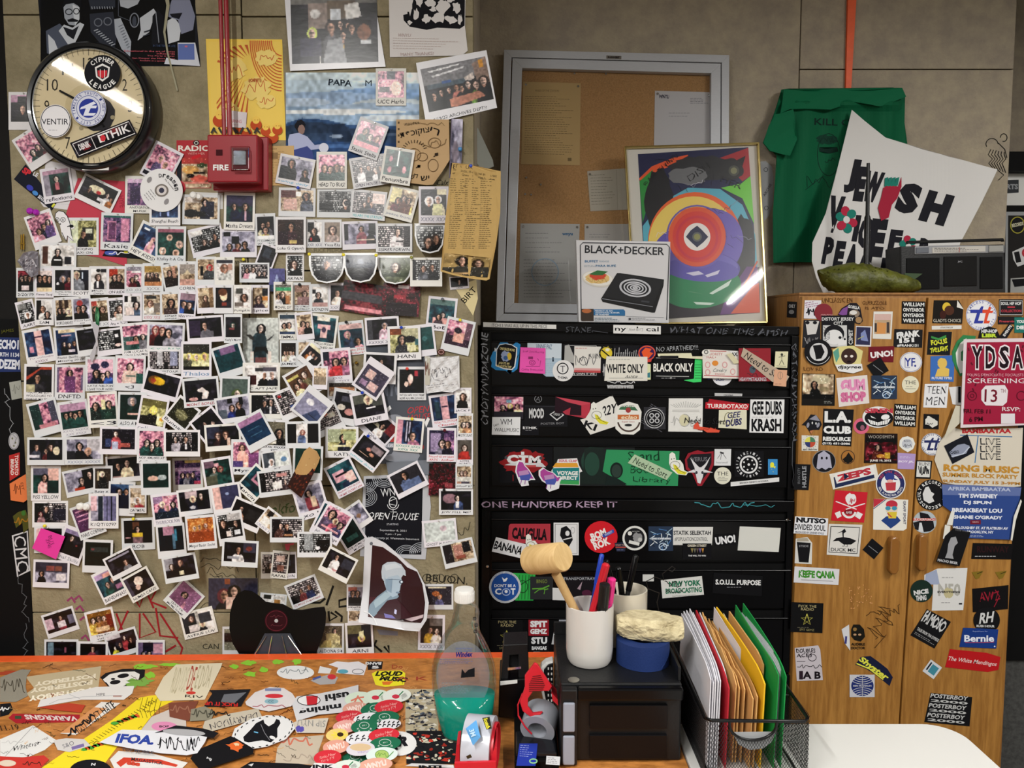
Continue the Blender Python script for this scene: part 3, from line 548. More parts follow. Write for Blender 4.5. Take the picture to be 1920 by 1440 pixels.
D=[
(45,208,58,71,0,'dk 45,50,13,k #0,0,100,28,b98aa6 #25,5,60,30,k','pink shelf above a dark figure'),
(65,277,58,70,-33,'pk 35,70,10,g 60,62,9,k 80,72,9,m','crowd under pink posters'),
(107,346,57,66,-9,'gr #0,0,100,16,b58aa0 #0,16,25,100,8b8391 50,36,11,k,k #42,52,58,82,b4606a','one person in green light',"reflexions"),
(183,363,76,50,26,'dk o45,40,24,20,c 78,42,11,w 92,55,9,o 25,55,10,k o52,52,7,9,r #55,70,70,90,w','party around a red ball'),
(263,365,57,70,1,'pu #0,0,100,15,c9a5c4 #10,30,50,95,3a2550','purple shelves and neon loop','ANDERSON|MUSIK'),
(80,430,52,66,-20,'pk 58,50,10,n 32,62,9,p 80,38,9,v','three friends against pink posters'),
(156,443,58,70,0,'yl #0,0,30,100,c9cfae #45,25,90,75,2a2a26 52,50,10,k #60,30,85,50,cfd0b5','camera operator in a pale green room','KICKING|MAX! ON'),
(219,434,60,70,2,'pu #0,0,100,8,2c5a55 #15,20,48,95,c77f9c #66,10,96,95,c77f9c #20,26,44,90,6b3f66','neon loop over pink shelves','Kasie'),
(279,454,56,66,26,'bl 62,42,8,p,p #52,50,66,86,e0b0a4 #10,12,34,20,dfe6f2','pale pink figure on navy','HEY KIDS!'),
(320,459,57,70,1,'gr 45,30,9,g,s 85,55,10,g,s 20,80,10,g,s 70,88,10,g,s #0,0,100,12,9a5a6c','four pink faces on green','Khalley In A City'),
(388,451,64,54,-13,'bw 40,60,11,k 62,70,11,k 78,45,11,k 90,70,9,k #0,0,40,22,cfcac6','tilted group in black clothes'),
(447,456,69,53,0,'gy 22,72,12,k 48,66,12,m 70,62,13,k #5,5,25,25,k #30,25,52,60,k','four friends before grey wall'),
(108,482,70,54,1,'wh 50,30,13,k,k #5,5,20,90,5a3a30 #72,55,92,90,2a2a33 #38,68,62,74,w','smiling person in a black hoodie','xxxx','d9a0b0'),
(303,307,58,70,27,'pk 40,40,12,v,p 65,55,13,v,p','two pink faces, half hidden','E        '),
(309,388,58,70,0,'bl #0,0,100,45,5e4668 #30,60,36,95,8b9bd0 #60,60,66,95,8b9bd0','purple stage lights','Shanghai Beach'),
(377,393,70,56,1,'cr 62,22,11,n,k o20,75,24,18,k o50,78,18,14,k #66,20,90,90,22243a #0,0,50,25,cfc2b8','person playing records'),
(449,396,58,70,1,'gr #0,0,100,40,3a3355 30,40,9,n 72,40,10,n #70,60,76,95,c8a0b0','murky green dancers','Masha Dream'),
(498,430,38,60,-2,'dk 35,38,12,c,k 65,34,12,a,k 50,60,13,y,k #0,85,100,100,w','yellow shirted group','PT COMMUNE|WAS MATT'),
(500,482,34,50,20,'dk #20,10,70,60,3a3f4a','mostly black, corner showing'),
(557,379,69,54,1,'cr #0,0,45,35,5a2a28 #8,42,50,95,c39a90 78,25,14,4a4f5e,k #45,5,62,30,d8d4cc','person leafing through records'),
(628,381,67,54,1,'bw #0,0,25,45,6a6a6a #20,5,38,40,k #2,55,45,95,k 84,52,19,k,k o88,55,9,14,d','person wearing a black beret'),
(691,384,66,54,6,'sh 48,28,10,k 38,55,10,k 60,50,11,n #60,0,100,50,d9c0b8','three people making signs','WE ARE THE STATION','5fb3b8'),
(753,381,55,62,15,'cr #0,0,40,65,c9bd84 55,35,10,o 35,50,11,m 75,40,10,y #40,55,90,100,5c3222','sepia party scene','peace from','8a8fa0'),
(813,384,56,69,0,'dk 32,42,14,k,w 68,38,12,c,w #62,0,100,22,c #48,55,85,100,d2cf9a','pair in caps, pale shirt','xxxx xxx','9a9aa6'),
(554,321,67,56,11,'gy 34,22,14,k,k 82,55,12,k,k #0,40,25,100,2a2c33','smiling man before a grey wall','swing daily','6aa9c8'),
(692,321,68,58,-9,'sh 25,42,10,w 50,40,10,k 70,55,11,w 85,50,9,k','crowd in white shirts','OPEN HOUSE FALL','555060'),
(622,319,57,69,0,'pk 22,50,11,g 45,55,11,n 70,48,11,g 90,52,9,g #0,75,100,100,2c4a44','row of friends, pink shelves behind','HEAD TO BUG!'),
(691,260,57,68,20,'pk 30,35,10,g,k 55,50,10,g 82,48,9,n,m #0,80,100,100,d07f8c','three people at a pink counter','Static Stella'),
(745,311,57,68,9,'gr o22,35,7,12,b56a78 o78,72,8,14,d08a94 o22,78,8,12,b56a78 #47,0,53,60,eef4f4','neon ring over green','Penumbra'),
(733,163,57,70,0,'pk #35,0,65,30,2a3345 #5,58,45,80,20242c o70,65,20,28,e8c8b8','pink desk and laptop','UCC Harlo'),
(545,440,57,67,0,'cr #0,0,100,100,3b2a24 52,26,13,4a2a33,k #0,45,40,100,33212b #45,80,75,95,d9c070','man leaning over decks','Luka G Gyarth'),
(590,438,32,53,0,'wh #0,0,45,50,k 45,42,14,k,k o25,85,8,8,r','black clad figure, face hidden','xxx xxx','8a8a96'),
(623,438,35,53,0,'gr #0,0,100,100,8d7d6f 52,36,17,b09a92,h','smiling person in a brown sweater','Yuna Elia'),
(675,441,67,53,-2,'gy #0,0,12,80,k 55,24,12,8e4a55,k 85,40,11,k,k #78,0,100,60,1a1a22 #40,78,95,84,d9c2b0','maroon striped shirt'),
(739,446,68,54,0,'sh #80,0,100,100,2a2224 62,26,15,c9bfc0,k #55,72,78,76,k','man in a grey lettered tee','SEEKER FORWIN'),
(537,506,10,10,0,'dk','tiny dark scrap'),
(553,501,34,53,0,'bw 45,40,15,k,h o35,70,9,7,w','person hugging a panda toy','ARPAN'),
(519,525,30,43,0,'bl #0,0,100,70,55548a P30,70,50,20,70,70,9aa6cc','dark navy print without border',None,'k',True),
(477,511,56,37,0,'sh 22,40,14,p 45,35,14,w 68,60,14,k 88,60,13,k','four faces under marker title','','k'),
(48,530,35,56,0,'rd 25,35,10,k 50,32,10,k 75,35,10,k #25,72,75,95,dcc8c8','meeting round a red table','2/20/19'),
(83,530,35,56,0,'gy #0,0,100,50,c9b8b4 20,35,13,k 55,35,13,k 85,38,12,k #0,82,100,100,d8c29a','three people dressed in black','Karma Gang'),
(118,528,36,54,0,'dk 50,40,12,k,a 88,45,10,m o18,68,9,7,w','dim scene with grey hair','Thomas Street|Times'),
(152,528,34,54,0,'dk 20,22,15,7f828a,c #50,0,100,55,1a2030 #55,10,62,45,b9c4d0','balding man in a grey shirt','SCOTT'),
(185,526,35,54,0,'wh o48,8,14,9,k #65,0,100,18,d 48,38,12,2a2a30,h #38,60,50,95,w','man in a dark jacket','Mitch -|Duran'),
(219,526,35,54,0,'cr #0,0,55,38,b5361f 38,40,12,k,h 65,40,13,k,h #0,75,100,100,2c211f','two people beside orange panel','ON RIDE'),
(251,522,34,54,0,'pk #0,0,100,20,8d8792 #35,20,95,30,e9e4e2 65,52,11,k 40,62,10,m','lamps over a busy room','xxx xxx','9a9aa0'),
(287,520,39,53,0,'cr #0,0,100,30,9a7a3c 20,45,9,h 45,42,9,h 70,45,9,h #0,80,100,100,b5764a','brown toned group','xxxx','9a9aa0'),
(322,521,34,54,-10,'cr 40,30,11,k,h 70,32,11,h #0,50,100,100,2c2220 #60,5,80,60,b5836c','dim brown pair'),
(351,518,34,56,0,'cr #0,0,100,45,8f857d P20,50,50,25,80,50,b9a98a #0,70,100,100,b98a7c','table under a pale tent','COREN'),
(386,508,37,54,0,'cr #15,35,35,80,k 72,38,12,3a3a3c,r #60,58,100,95,454a4d','black shirt beside a white door'),
(421,509,37,54,0,'wh #0,0,100,18,3a3a44 50,38,16,a8a8a4,8a5a44 #70,20,95,50,b98a78','person in a grey sweatshirt'),
(50,589,34,52,-14,'bw 55,60,12,k,w #0,0,60,30,8a8a88','leaning black and white shot','AART'),
(83,584,36,52,0,'wh #0,0,30,100,k 40,42,13,cfcac4,h 70,70,12,k','seated pale figure','SAM'),
(120,584,37,54,-3,'cr #20,0,42,45,3a2a24 #55,0,80,45,3a2a24 25,50,10,k 50,50,10,k 78,55,12,c,c #0,85,100,100,1a1412','three people behind a counter','WORLD PIANIST'),
(153,582,36,54,-4,'gy o40,22,20,16,a83a3a 32,48,13,k 62,45,13,k','two friends, red circle behind','Danny Lynn|DJ'),
(187,586,36,55,-5,'cr #0,0,35,25,b5423a 25,40,12,h 70,42,13,4a4026 #0,60,100,100,3d3524','brown group with green feather','xxx xx','9a9aa0'),
(220,585,35,54,-4,'bw 68,40,14,k,h 40,65,12,w,h #40,68,80,100,cfcac0','reclining person, arm out','Ana + Tori'),
(248,576,36,53,0,'wh #0,0,20,30,k #45,5,80,30,2a2a2c 75,45,14,4a5a72,k #10,60,60,95,e3cfc8','person bending over white table'),
(285,574,36,53,0,'cr #15,5,80,20,3b3a38 38,42,14,cfc8bc,5a3a2c #60,40,100,90,7a6f66','long haired person in white','xxxx xxx','c08a94'),
(319,573,36,54,-2,'cr 55,40,15,3a2c2a,k #10,70,90,100,4a3a38','dark shirt, bleached face','xaxaxa|xaxaha'),
(351,572,34,54,5,'bl #0,0,100,35,8a6f7c 28,52,13,b 65,55,13,k,h #30,60,45,95,d','blue jacket beside friend','NEW YORK!'),
(386,561,35,53,-3,'cr #30,0,70,90,cbb491 48,50,11,4a3626,h #75,0,95,100,8a6c4c','shadowy figure in beige room'),
(419,561,36,54,0,'dk o52,40,24,26,e6c9a4 o45,22,28,18,6a3f26 #40,75,70,90,8a3a2e','bleached profile of brown hair'),
(454,561,34,54,0,'wh #10,5,55,30,4a4a44 65,45,14,d2c9c4,h #0,75,60,95,6a5f58','person in a white shirt','Pumpkin'),
(488,561,34,54,0,'cr #65,5,100,40,1f1f24 40,55,14,3a2c3c,h #65,45,100,62,c98038','man beside orange speaker','Spice'),
(531,555,36,53,0,'cr #0,0,100,14,6f6a62 #0,14,100,30,3fa06c 45,48,12,k,h #65,55,90,95,b97a4c 20,60,10,w','green strip over dark figures','MICHAEL EBY'),
(566,556,33,53,0,'cr #0,0,100,35,9c7a6c 70,42,12,6a4a44,h #20,60,100,100,8a6a6a','warm brown room','YOU COMBAT|THE WORKOUT'),
(600,559,35,53,0,'wh #0,15,25,35,d 40,40,12,3a3f47,k #0,80,100,100,b9918c','person sitting on a table','LIONDIN'),
(634,556,34,52,0,'dk 45,38,15,e0cfc0,k #30,60,62,100,e3d4c6','shirtless pose with arm raised','xxx xx','9a9aa0'),
(687,560,94,58,9,'rd #0,35,100,60,4a474c #10,80,90,94,d98a92 o50,72,10,9,8e3a40','dark red stage scene',None,'k',True),
(752,562,70,60,4,'rd #30,35,60,45,a8323c #10,60,95,100,2a1322 #40,5,70,14,d8c8cc','purple and red stage close-up',None,'k',True),
(828,589,55,64,6,'te #0,0,100,22,5e7c78 55,62,10,o #15,75,95,100,e0a09a 40,70,9,4a3a44','shop interior above pink papers','BoB!'),
(861,530,36,24,-5,'dk 50,45,20,k','small dark sliver under the clipping','LEON'),
(717,620,64,52,-4,'dk #0,0,18,100,4a4a50 58,30,13,c9a6b4,a','pale figure in a dark doorway','xxxxx xxxx','8a8a94'),
(795,638,42,60,-7,'gr #0,0,100,100,1f4d4c o55,50,14,10,3c6f70','murky teal, mostly hidden'),
(659,634,50,64,-6,'te #0,0,100,22,cfa8a4 35,42,12,2f3a50,d08a94 78,72,12,d0909a,k #50,30,100,60,2a3a48','record fair in teal light','Rundown 2022|reminders!','c2403f'),
(859,630,54,65,13,'pk #0,60,100,100,3a2438 #30,45,75,85,dba090 o45,38,16,12,2a2230 #75,0,100,70,6a4a5a','pale tee among pink shelves'),
(604,622,55,66,7,'te #30,30,80,50,d9a0a8 #42,30,70,85,e0b4b0 o56,52,9,11,4a3a55 #25,0,75,15,d8d0c0','pink tee shirt hanging','HAPPY HELLO FRIENDS|AND LOVED FM'),
(758,643,62,64,-2,'yl #0,0,40,26,8e4a28 #40,0,100,60,b5b08a 42,42,14,3a3a40,k o70,45,22,14,15151c #60,70,90,95,c9c49a #88,45,100,70,3a6a70','long haired woman at a desk','SHANI'),
(539,611,35,52,0,'wh #0,0,100,22,3a4a5a 30,55,11,e3d9b8 60,52,12,c #0,85,100,100,3a4a66','three friends in pale clothes','EMMA'),
(571,611,33,52,-6,'cr 40,45,12,b58a80 70,50,11,k','narrow crowd strip'),
(489,640,67,88,0,'gy #0,0,100,100,b9bdb8 o50,22,8,8,k 50,21,7,2b3f46,k #38,33,62,62,2b3f46 P34,62,66,62,74,82,60,70,40,70,26,82,20221f P8,36,22,36,34,46,26,48,45423f P90,34,76,42,66,48,74,48,2a2a2c #34,84,66,100,7a4a48 #20,72,30,96,e3cfc4 #70,72,80,96,e3cfc4','dancer squatting with two fans',None,'k',True),
(541,663,33,50,0,'cr #0,0,100,100,2b211d 25,52,9,c 45,52,9,b5a090 65,52,9,c 85,52,9,w','dark row of people','JAMES'),
(573,662,32,50,0,'cr o40,40,20,16,c9b093','beige doodle print'),
(586,668,42,44,40,'dk 30,50,10,o 50,48,10,w 70,52,10,k #0,0,100,22,c','turned shot of a meal'),
(631,686,56,66,-5,'pk #0,0,25,35,2a2f40 48,42,13,c8373c,k 80,40,12,b06a8c,k #40,60,70,100,c8373c','person in a red jacket','xxxx|xxx xxxxx','9a96a0'),
(73,648,55,66,-10,'bl #38,0,68,100,e0b0ac #36,22,74,26,4a2a44 #12,60,28,85,c77f94','pink column between two shadows','Tu voltage|xxxxx','a08a98'),
(130,646,56,68,-5,'bl #10,0,90,12,d9c29c #20,20,60,26,d9a9b4 30,55,7,k 50,60,7,k 70,55,7,n #45,80,70,90,d0c4d0','meeting in blue light','Radio Business|Meeting 2019'),
(164,640,42,54,-8,'dk #40,10,80,18,5a5a66','almost black, partly covered'),
(206,641,52,50,-7,'bw #70,0,100,100,16141a o85,80,14,9,e6c4bc #75,20,90,40,w','speckled record sleeves'),
(255,637,56,64,-5,'pk #0,45,100,100,3f5a58 50,55,11,g,k #10,65,60,78,d07f80 78,48,9,a','arm wrestling, pink wall behind','PAM LUCAS NY|SINGLE NUMBER'),
(311,632,70,55,2,'gy 18,22,15,5c1f22,8a3a3a 38,26,15,1d1a1e,5a2a2a 58,34,16,8a8590,k o78,50,10,14,4a4a58','three women posing together','< x x N Y','5fa08a'),
(385,617,69,50,-4,'dk #0,10,35,90,3b3047 48,36,16,77747c,k #35,68,75,100,6a6870','woman in a grey fur coat'),
(437,616,34,54,0,'dk 50,40,11,k,g #25,55,60,65,8a4a4a','murky seated figure',"Kelly's Moon"),
(308,678,62,46,0,'sh #25,0,45,80,b9b6ba #70,0,95,80,8f92ac #48,60,62,100,1c1c22','robed figures','FAKE HISTORIA'),
(368,674,57,68,0,'yl #0,0,100,36,3a3a34 22,45,10,4a4a3c,y 50,48,10,cfcb8e,y 82,45,11,d6d298,y #0,86,100,100,1b1a16','three people under spiky lettering','Thalos','6a88a8'),
(430,676,56,62,-17,'te #25,0,85,28,7a5a80 #0,28,100,100,1b4248','teal frame with mauve top'),
(490,707,70,54,0,'wh #30,12,60,30,3a3a3c #8,48,35,95,4a2426 60,45,13,k,w 82,42,15,23262f,w #55,10,95,30,5a5560','two people hugging in the office','NC AFT JAPE'),
(73,716,56,67,1,'dk P0,40,60,0,100,0,100,10,55,10,0,55,b5452f 45,42,14,36343a,k #0,70,35,100,b9b18a o75,45,20,14,k','DJ wearing headphones','THANK ME BUT I|WOULD LIKE TO|THANK MY MUM'),
(131,717,57,67,1,'pk 50,20,9,6a3a66,k #30,34,70,88,6d3c6a #0,0,8,100,6a5a7a #92,30,100,90,6a5a7a','man in a purple sweater','DNFTD'),
(188,701,56,65,0,'pu #0,0,100,55,d3a4b4 o30,30,18,14,2d2a4a o68,22,16,14,2d2a4a 35,55,12,n,k 60,68,11,k,k 80,58,10,b','horned shadows over three friends','KATIE NELSON|LEAVE YOUR WEED'),
(244,700,57,66,2,'pk 48,32,13,c9a8a0,k #25,50,78,95,d8b8a8 #75,60,100,100,2a5a52 #35,68,70,74,4a6a60','crouching person with crossed arms','<3'),
(303,722,70,50,15,'dk o30,42,24,24,7c4f1c o38,42,20,20,d2a51f o22,44,8,12,b5462f','yellow drum in the dark'),
(84,783,56,66,-15,'pk #0,0,40,100,1f3a38 #20,85,90,100,b5727c #75,0,100,80,4a4a5c','cluttered pink shelves'),
(139,784,56,66,-8,'gr #0,0,100,30,b58aa6 20,45,10,g,k 40,42,9,g,k 55,50,11,g,k 75,42,10,g,k','four people in green light','xxxx xxxxx|xxx xxxx','a8a4b0'),
(193,768,56,66,-4,'pk #0,50,100,100,1e3b35 22,42,12,23302c,k 75,38,12,203a30,k #45,20,60,60,e0d6a0','two women in green','       <3'),
(248,768,54,66,1,'gr #0,0,100,100,15302c 50,22,13,1a2f2a,a #30,72,75,82,d9a99c','figure with folded arms on green','ALSO A MOK'),
(286,778,54,68,10,'yl #0,0,100,30,6a6438 50,38,12,1a1912,y o50,40,7,20,dcd868 #70,60,90,95,e8e4a8 o88,72,8,8,d8902c #0,65,50,100,26241e','bleached yellow face','reliance','8a8a96'),
(340,778,50,58,38,'yl #0,0,100,100,2e2f20 o50,60,30,22,6a6848 #20,50,80,56,8f8c66','striped olive dark shape','Bunnan'),
(377,735,68,55,-5,'dk P38,45,55,35,75,60,68,90,50,90,55,60,40,55,e3d6d0 o25,88,14,9,d9a09c #0,0,100,18,2a2a30','white shape on dark clutter','MIGHT BONZAI','a03040'),
(440,738,56,66,2,'gr #0,0,100,100,51605a 60,58,15,4a4a34,4a5a34','bust of a person in green haze'),
(438,767,67,50,-9,'gy #0,55,28,100,5a6470 45,48,13,1f2b6b,h 68,38,13,k,h #35,0,50,25,k #70,0,82,40,k','couple on a grey sofa'),
(392,798,54,56,-38,'dk 40,40,9,k 68,60,10,k','two faces lost in black'),
(501,761,67,49,0,'sh #0,0,35,100,1a1a1e 42,42,12,33323c,k 62,36,13,22222a,k #58,60,64,100,w','two people in suits'),
(540,757,42,58,-22,'sh o20,12,9,7,r #55,70,85,78,39508c','speckled covers, red dot'),
(567,718,54,60,-30,'cr #0,0,100,100,5c3f2c #0,15,50,26,d2c46c 72,30,13,5a5238,h 45,45,10,5a2f28,k 22,60,12,d9cf9c,h','three friends in warm light'),
(600,708,28,44,2,'cr #0,50,100,100,8c7c68','cream corner peeping out'),
(641,732,54,34,0,'cr #0,0,100,30,3a322c #0,30,100,65,a5714e','brown shelf strip'),
(646,763,50,66,10,'dk #30,15,80,35,4d4d58 o35,60,20,12,d8cfc0 o75,75,22,14,c98a84','machine and pale hands'),
(612,786,56,56,-24,'sh o50,35,12,9,c9552c #60,40,90,60,cfc9b8','bright clutter with orange spot'),
(585,762,58,60,218,'gy #0,0,100,100,8886a0 P0,0,60,0,30,60,0,50,3f4a6a o65,70,16,14,d9d6dc #10,20,45,24,d','lavender floor, upside down'),
(712,802,62,52,42,'dk #0,45,70,62,b9b49c #10,0,30,60,5a5250 55,40,12,d6c8c0,k #70,0,100,60,7a2a30','DJ desk seen from above','ONI'),
(692,763,64,60,-11,'dk #0,0,40,40,5a5c52 #55,0,100,60,4b4d48 50,22,14,1b1622,c #40,62,72,68,w','person in a slogan tee','DIANE'),
(712,690,62,58,3,'dk 55,28,9,16161a,k','black frame, small sunglassed face'),
(700,710,56,64,214,'pk #0,0,100,100,4c4658 #15,10,55,45,cfa8a4 #50,50,85,85,d2aca4 #60,15,90,35,9c7c9c','crowded wall, upside down'),
(772,719,54,63,0,'dk 45,42,14,1a1a24,k o45,40,11,20,e3c3b8 #60,5,75,30,b53a44 o28,62,8,12,dcbcae','laughing woman with long hair','WITCH ARE YOU HERE|HERE AN IMAGINARY'),
(834,769,54,62,-8,'bl #35,0,68,100,d09aa0 #40,40,64,46,3a2a44 #10,20,30,90,2a4450','narrow pink pillar','TOTAL FULL OF DREAMS|Chateau','c2343c'),
(868,751,32,48,0,'wh 50,32,14,k,h #20,60,80,95,22201f','seated person in black','JACK P'),
(872,798,30,46,0,'cr 40,50,13,c9b48c 70,50,13,b9835c','small sepia couple','MYSTIC SUNS'),
(871,846,32,52,0,'dk #0,0,100,100,5c5650 50,38,14,b52f2a,h #25,58,80,100,b8322b','person in a red sweater','ROPER|IN RED'),
(767,815,54,64,5,'bl #0,0,22,100,c98a9a #30,0,60,95,222036 #36,5,42,90,b9b4c8 #48,5,54,90,b9b4c8 65,62,14,b5728c,d','striped neon and a pink figure','xxxxxx xxxx|xxxx xxx','6a9a90'),
(828,834,55,64,1,'pu #0,0,60,100,2a2440 #5,10,45,90,8c7a9c 52,52,13,6f6a7c,k 75,55,11,1c1a2a,h','two friends by a lavender rack','Record till we bleed|ARTS - Andrew','c2343c'),
(829,899,50,60,1,'rd #60,60,90,75,a0454c','dark red scene without border',None,'k',True),
(870,893,32,46,0,'cr 35,38,12,b5836c,h 60,38,12,3a3440,h #0,62,100,90,d0cdc4','small table meeting','summer #3'),
(855,941,64,49,0,'dk o30,40,24,26,8d6a74 55,35,12,3a4a72,k #48,55,60,90,w','person with shopping clutter','JEW FELL ME?'),
(765,900,64,50,-27,'dk #0,0,100,100,2f2c33 45,24,15,5f6f96,k #20,62,90,100,5d6d94','man in a denim jacket'),
(825,999,64,50,-6,'wh #0,0,100,100,b9c0bd o62,35,12,14,b5a0a8','pale photo with drawn ghost','GHOST IN ACTION'),
(860,1037,62,48,-13,'cr #0,0,30,100,25222a #35,10,65,80,b07a6c #68,5,92,60,1c1c24 #40,70,72,90,8a4a3c','cluttered shelf corner'),
(822,1119,56,48,0,'bw #0,0,100,100,34303c o40,40,14,14,b5622f 55,55,11,5a5a86,o #10,5,80,12,c','orange haired person'),
(809,1186,50,66,1,'dk #40,0,100,30,77706c 45,45,10,d0a832,h 75,50,10,cfc8b8,h','yellow coat and white jumper','xxxx xxx','9a96a0'),
(94,964,67,50,0,'sh #0,0,30,100,15131a 38,30,12,15151a,h 20,55,10,a57a80,m #60,30,100,90,2a2836','couple by the record wall'),
(86,906,56,66,0,'gr #0,0,60,28,5d5a6e #58,0,100,50,d8a89c 45,35,11,cf9a94,k #55,55,100,100,1a3430','pink shirt on a green bench','PISS YELLOW'),
(151,903,62,50,-12,'gy #60,0,100,100,17141a 55,52,15,1c1a1e,k 84,28,15,131316,k #25,85,60,100,b5432c','two cheek to cheek, purple wall'),
(232,879,66,50,-5,'dk 32,38,14,17151a,k 62,25,16,d8c4a0,k #0,92,40,100,b08c88','couple against black'),
(86,846,70,52,0,'dk 22,35,12,3a3c4a 50,55,10,5c1f24 65,35,12,1a1a20,h o82,55,10,22,cdbfa0 #0,75,30,90,c9c4cc','crowded party table'),
(157,845,72,52,-1,'gy #60,0,100,60,b7b2b8 38,32,15,131318,k 62,58,15,1d1a1e,b58a70 #0,60,25,100,2a2a30','man resting on a friend','xxxxx xxxxx','9aa0b0'),
(222,826,70,52,1,'sh #0,0,100,100,221d28 42,22,12,b0434a,h #30,62,50,100,9fa4be #10,50,28,90,3a4670 #55,70,85,90,b5564c','red shirt by the racks'),
(285,836,56,66,1,'pk 30,45,11,g,k 70,45,11,g,k 50,60,12,1c3532,k','trio before pink posters','NOT AMUSED AT|Amber Rose'),
(341,831,68,50,0,'sh #0,0,20,100,15131a #80,0,100,100,15131a 30,35,12,8a848c,k 62,35,13,1c1a20,k #60,60,66,90,w','two people and dense sleeves'),
(418,820,68,50,-4,'dk #0,0,40,60,3a3c50 35,45,15,3a2628,4a2f28 58,42,15,1b1a20,4a3028 #62,60,72,100,d9b8a4','two long haired women'),
(461,857,56,66,1,'pk 35,22,11,e0a090,h #25,35,48,80,e0a498 #0,75,40,100,4a3a70 #60,40,100,100,8a4a80','purple lit dancer','Myrna'),
(515,817,50,62,3,'yl #0,0,100,100,6c6654 70,45,14,1b1a18,k #20,75,60,95,cfcabc','person in black facing away','xxxx xxxxx|xxx'),
(568,815,66,50,-1,'wh #0,0,28,100,14100f #66,0,100,100,100f14 48,42,10,5a6c94,8a4a3c','child in a blue jacket'),
(641,829,62,58,0,'yl #0,0,45,60,aab08c 55,38,14,1a1a2c,k #55,10,100,50,a5ad7c #15,72,70,80,d8d0a0 #65,55,80,80,d4c890','woman at a computer','KATY'),
(479,808,56,66,-28,'te #0,0,100,24,a5749c #0,24,100,100,1c3a58 #25,45,75,49,4a7590 #25,70,75,73,4a7590','blue haze with pink sky'),
(691,848,60,52,37,'dk o45,45,10,9,d08a7c o65,60,10,9,c98a70 #20,75,60,80,c9a08c #50,10,95,40,8c7c80','diamond tilted concert crowd','summer dance','5fb3c0'),
(193,900,36,54,0,'cr #0,0,100,100,3a2f26 45,26,11,1c1a18,c #15,15,28,60,b9a888','shadowy figure in brown','Beat xx'),
(228,935,50,64,2,'bl 40,30,11,4a3c66,k 70,30,11,4a3c66,k #0,45,100,100,171c30','two faces in purple haze'),
(258,936,33,52,0,'cr #0,50,45,80,e0cfc0 50,62,14,9c2f38,w #20,0,100,25,b5a593','pale hair above a red collar','OATMEAL'),
(292,896,56,64,-1,'gr #0,0,100,100,17332e o40,62,22,11,d8ac98 o75,58,18,12,a9b4b4','pink hands on green'),
(352,890,56,64,-2,'pu #40,0,100,12,d9b868 #0,30,100,45,b08aa8 30,60,8,n 50,60,8,a 70,60,8,n #75,85,100,100,b53a54','purple crowd, yellow lamp'),
(409,890,56,64,-9,'gr #0,0,40,28,6f5262 #40,12,58,35,d098a0 38,35,10,6f7c74,k 62,35,10,g,8a3a3c #0,60,45,100,5a5a48','couple on a dark sofa','~TITS SQUAD~','5a586a'),
(518,863,54,38,-8,'gy #0,0,45,100,4a5058 30,60,16,cfd2d4,w #45,0,100,100,c8ccc8 o80,55,12,18,5a7ca0','bleached helmet figure','BUY'),
(577,868,56,64,2,'gr #0,0,100,100,1c3f38','plain dark green square'),
(478,906,48,60,42,'te #25,10,75,80,b5788c #35,0,60,50,2a3a44 #0,60,100,80,1e3238','pink shelf on a diamond tilt','Marcin'),
(517,905,66,50,-7,'sh #0,0,18,100,121016 #55,10,90,30,b9807c 80,55,10,4a3a3c #40,55,70,90,d8d4d0','wall of white covers'),
(582,938,58,66,-16,'gy 50,30,11,6d2f38,k #30,45,52,90,8a3a44 #52,45,72,90,c0a88c','man in a two tone jacket','xo kf'),
(672,966,36,48,-35,'gy o50,60,14,12,8c6a54','pale blue corner'),
(658,1003,46,62,-32,'te #0,0,100,100,12302e #20,60,80,80,3c6c64','dark teal machine','THE HOME OF|MUSIC'),
(618,978,54,66,26,'te','teal edge under a pink photo'),
(624,982,54,66,30,'pk 30,25,14,5a4a64,k 55,45,10,c9566c,c 80,50,11,3d3a5c,k #10,80,90,90,e0a0a4','three friends dressed up','julep massage'),
(645,895,54,64,-27,'te #10,25,60,70,e0a4b0 #55,45,95,90,d9b0a8 #30,78,60,100,26344f #20,40,70,48,1a1420','tilted card with bold lettering','mayhem PTH BUDZ|HOME ENTERTAIN','a83a4c'),
(92,1012,56,50,0,'dk #0,0,20,60,d9b0b0 #20,60,90,95,3a3038','photo mostly under the note'),
(135,1022,50,66,20,'dk #0,0,80,18,8a7aa0 40,30,9,k,h o70,55,6,4,8a3a3a','dark room with lilac ceiling','Final Skills','8a8a94'),
(165,975,52,64,-20,'pu #0,0,100,100,5a3358 #10,10,90,16,c98aa8 #10,30,90,36,c98aa8 #10,50,90,56,c98aa8 70,62,13,c98aa0,p','magenta scribbled posters','PARIS CORNER'),
(194,958,56,66,0,'gy #0,0,25,60,d8acb4 #30,0,48,100,27303a #50,0,100,100,6f6c92 #62,0,66,100,1c2030 #80,0,84,100,1c2030','window bars in violet light','K1QT10797'),
(183,1043,56,62,2,'gr #0,0,100,100,14231f #20,20,90,40,39403f o30,30,7,5,8a4a4c','nearly black green square'),
(259,1001,62,60,-2,'dk #0,0,100,100,1d1214 #30,5,55,40,6a4330 48,38,11,7a5c64,k #28,55,66,72,d0b02c #5,72,25,78,b98a8c','man holding a yellow sign','ROB'),
(312,955,54,60,-7,'pk #0,0,40,30,8a6a8c 35,35,11,2a3450,c 55,50,11,1c2030,p 80,40,10,1e2a48,k #0,70,100,100,1f2a38','four dressed in navy','THURROCK NW','6a6a7c'),
(321,1014,54,64,-5,'te #0,0,100,100,0f2228 #20,0,65,35,b07c92 #55,30,66,95,4c6a80 #68,10,76,60,3a7c98','pink patch and blue beam'),
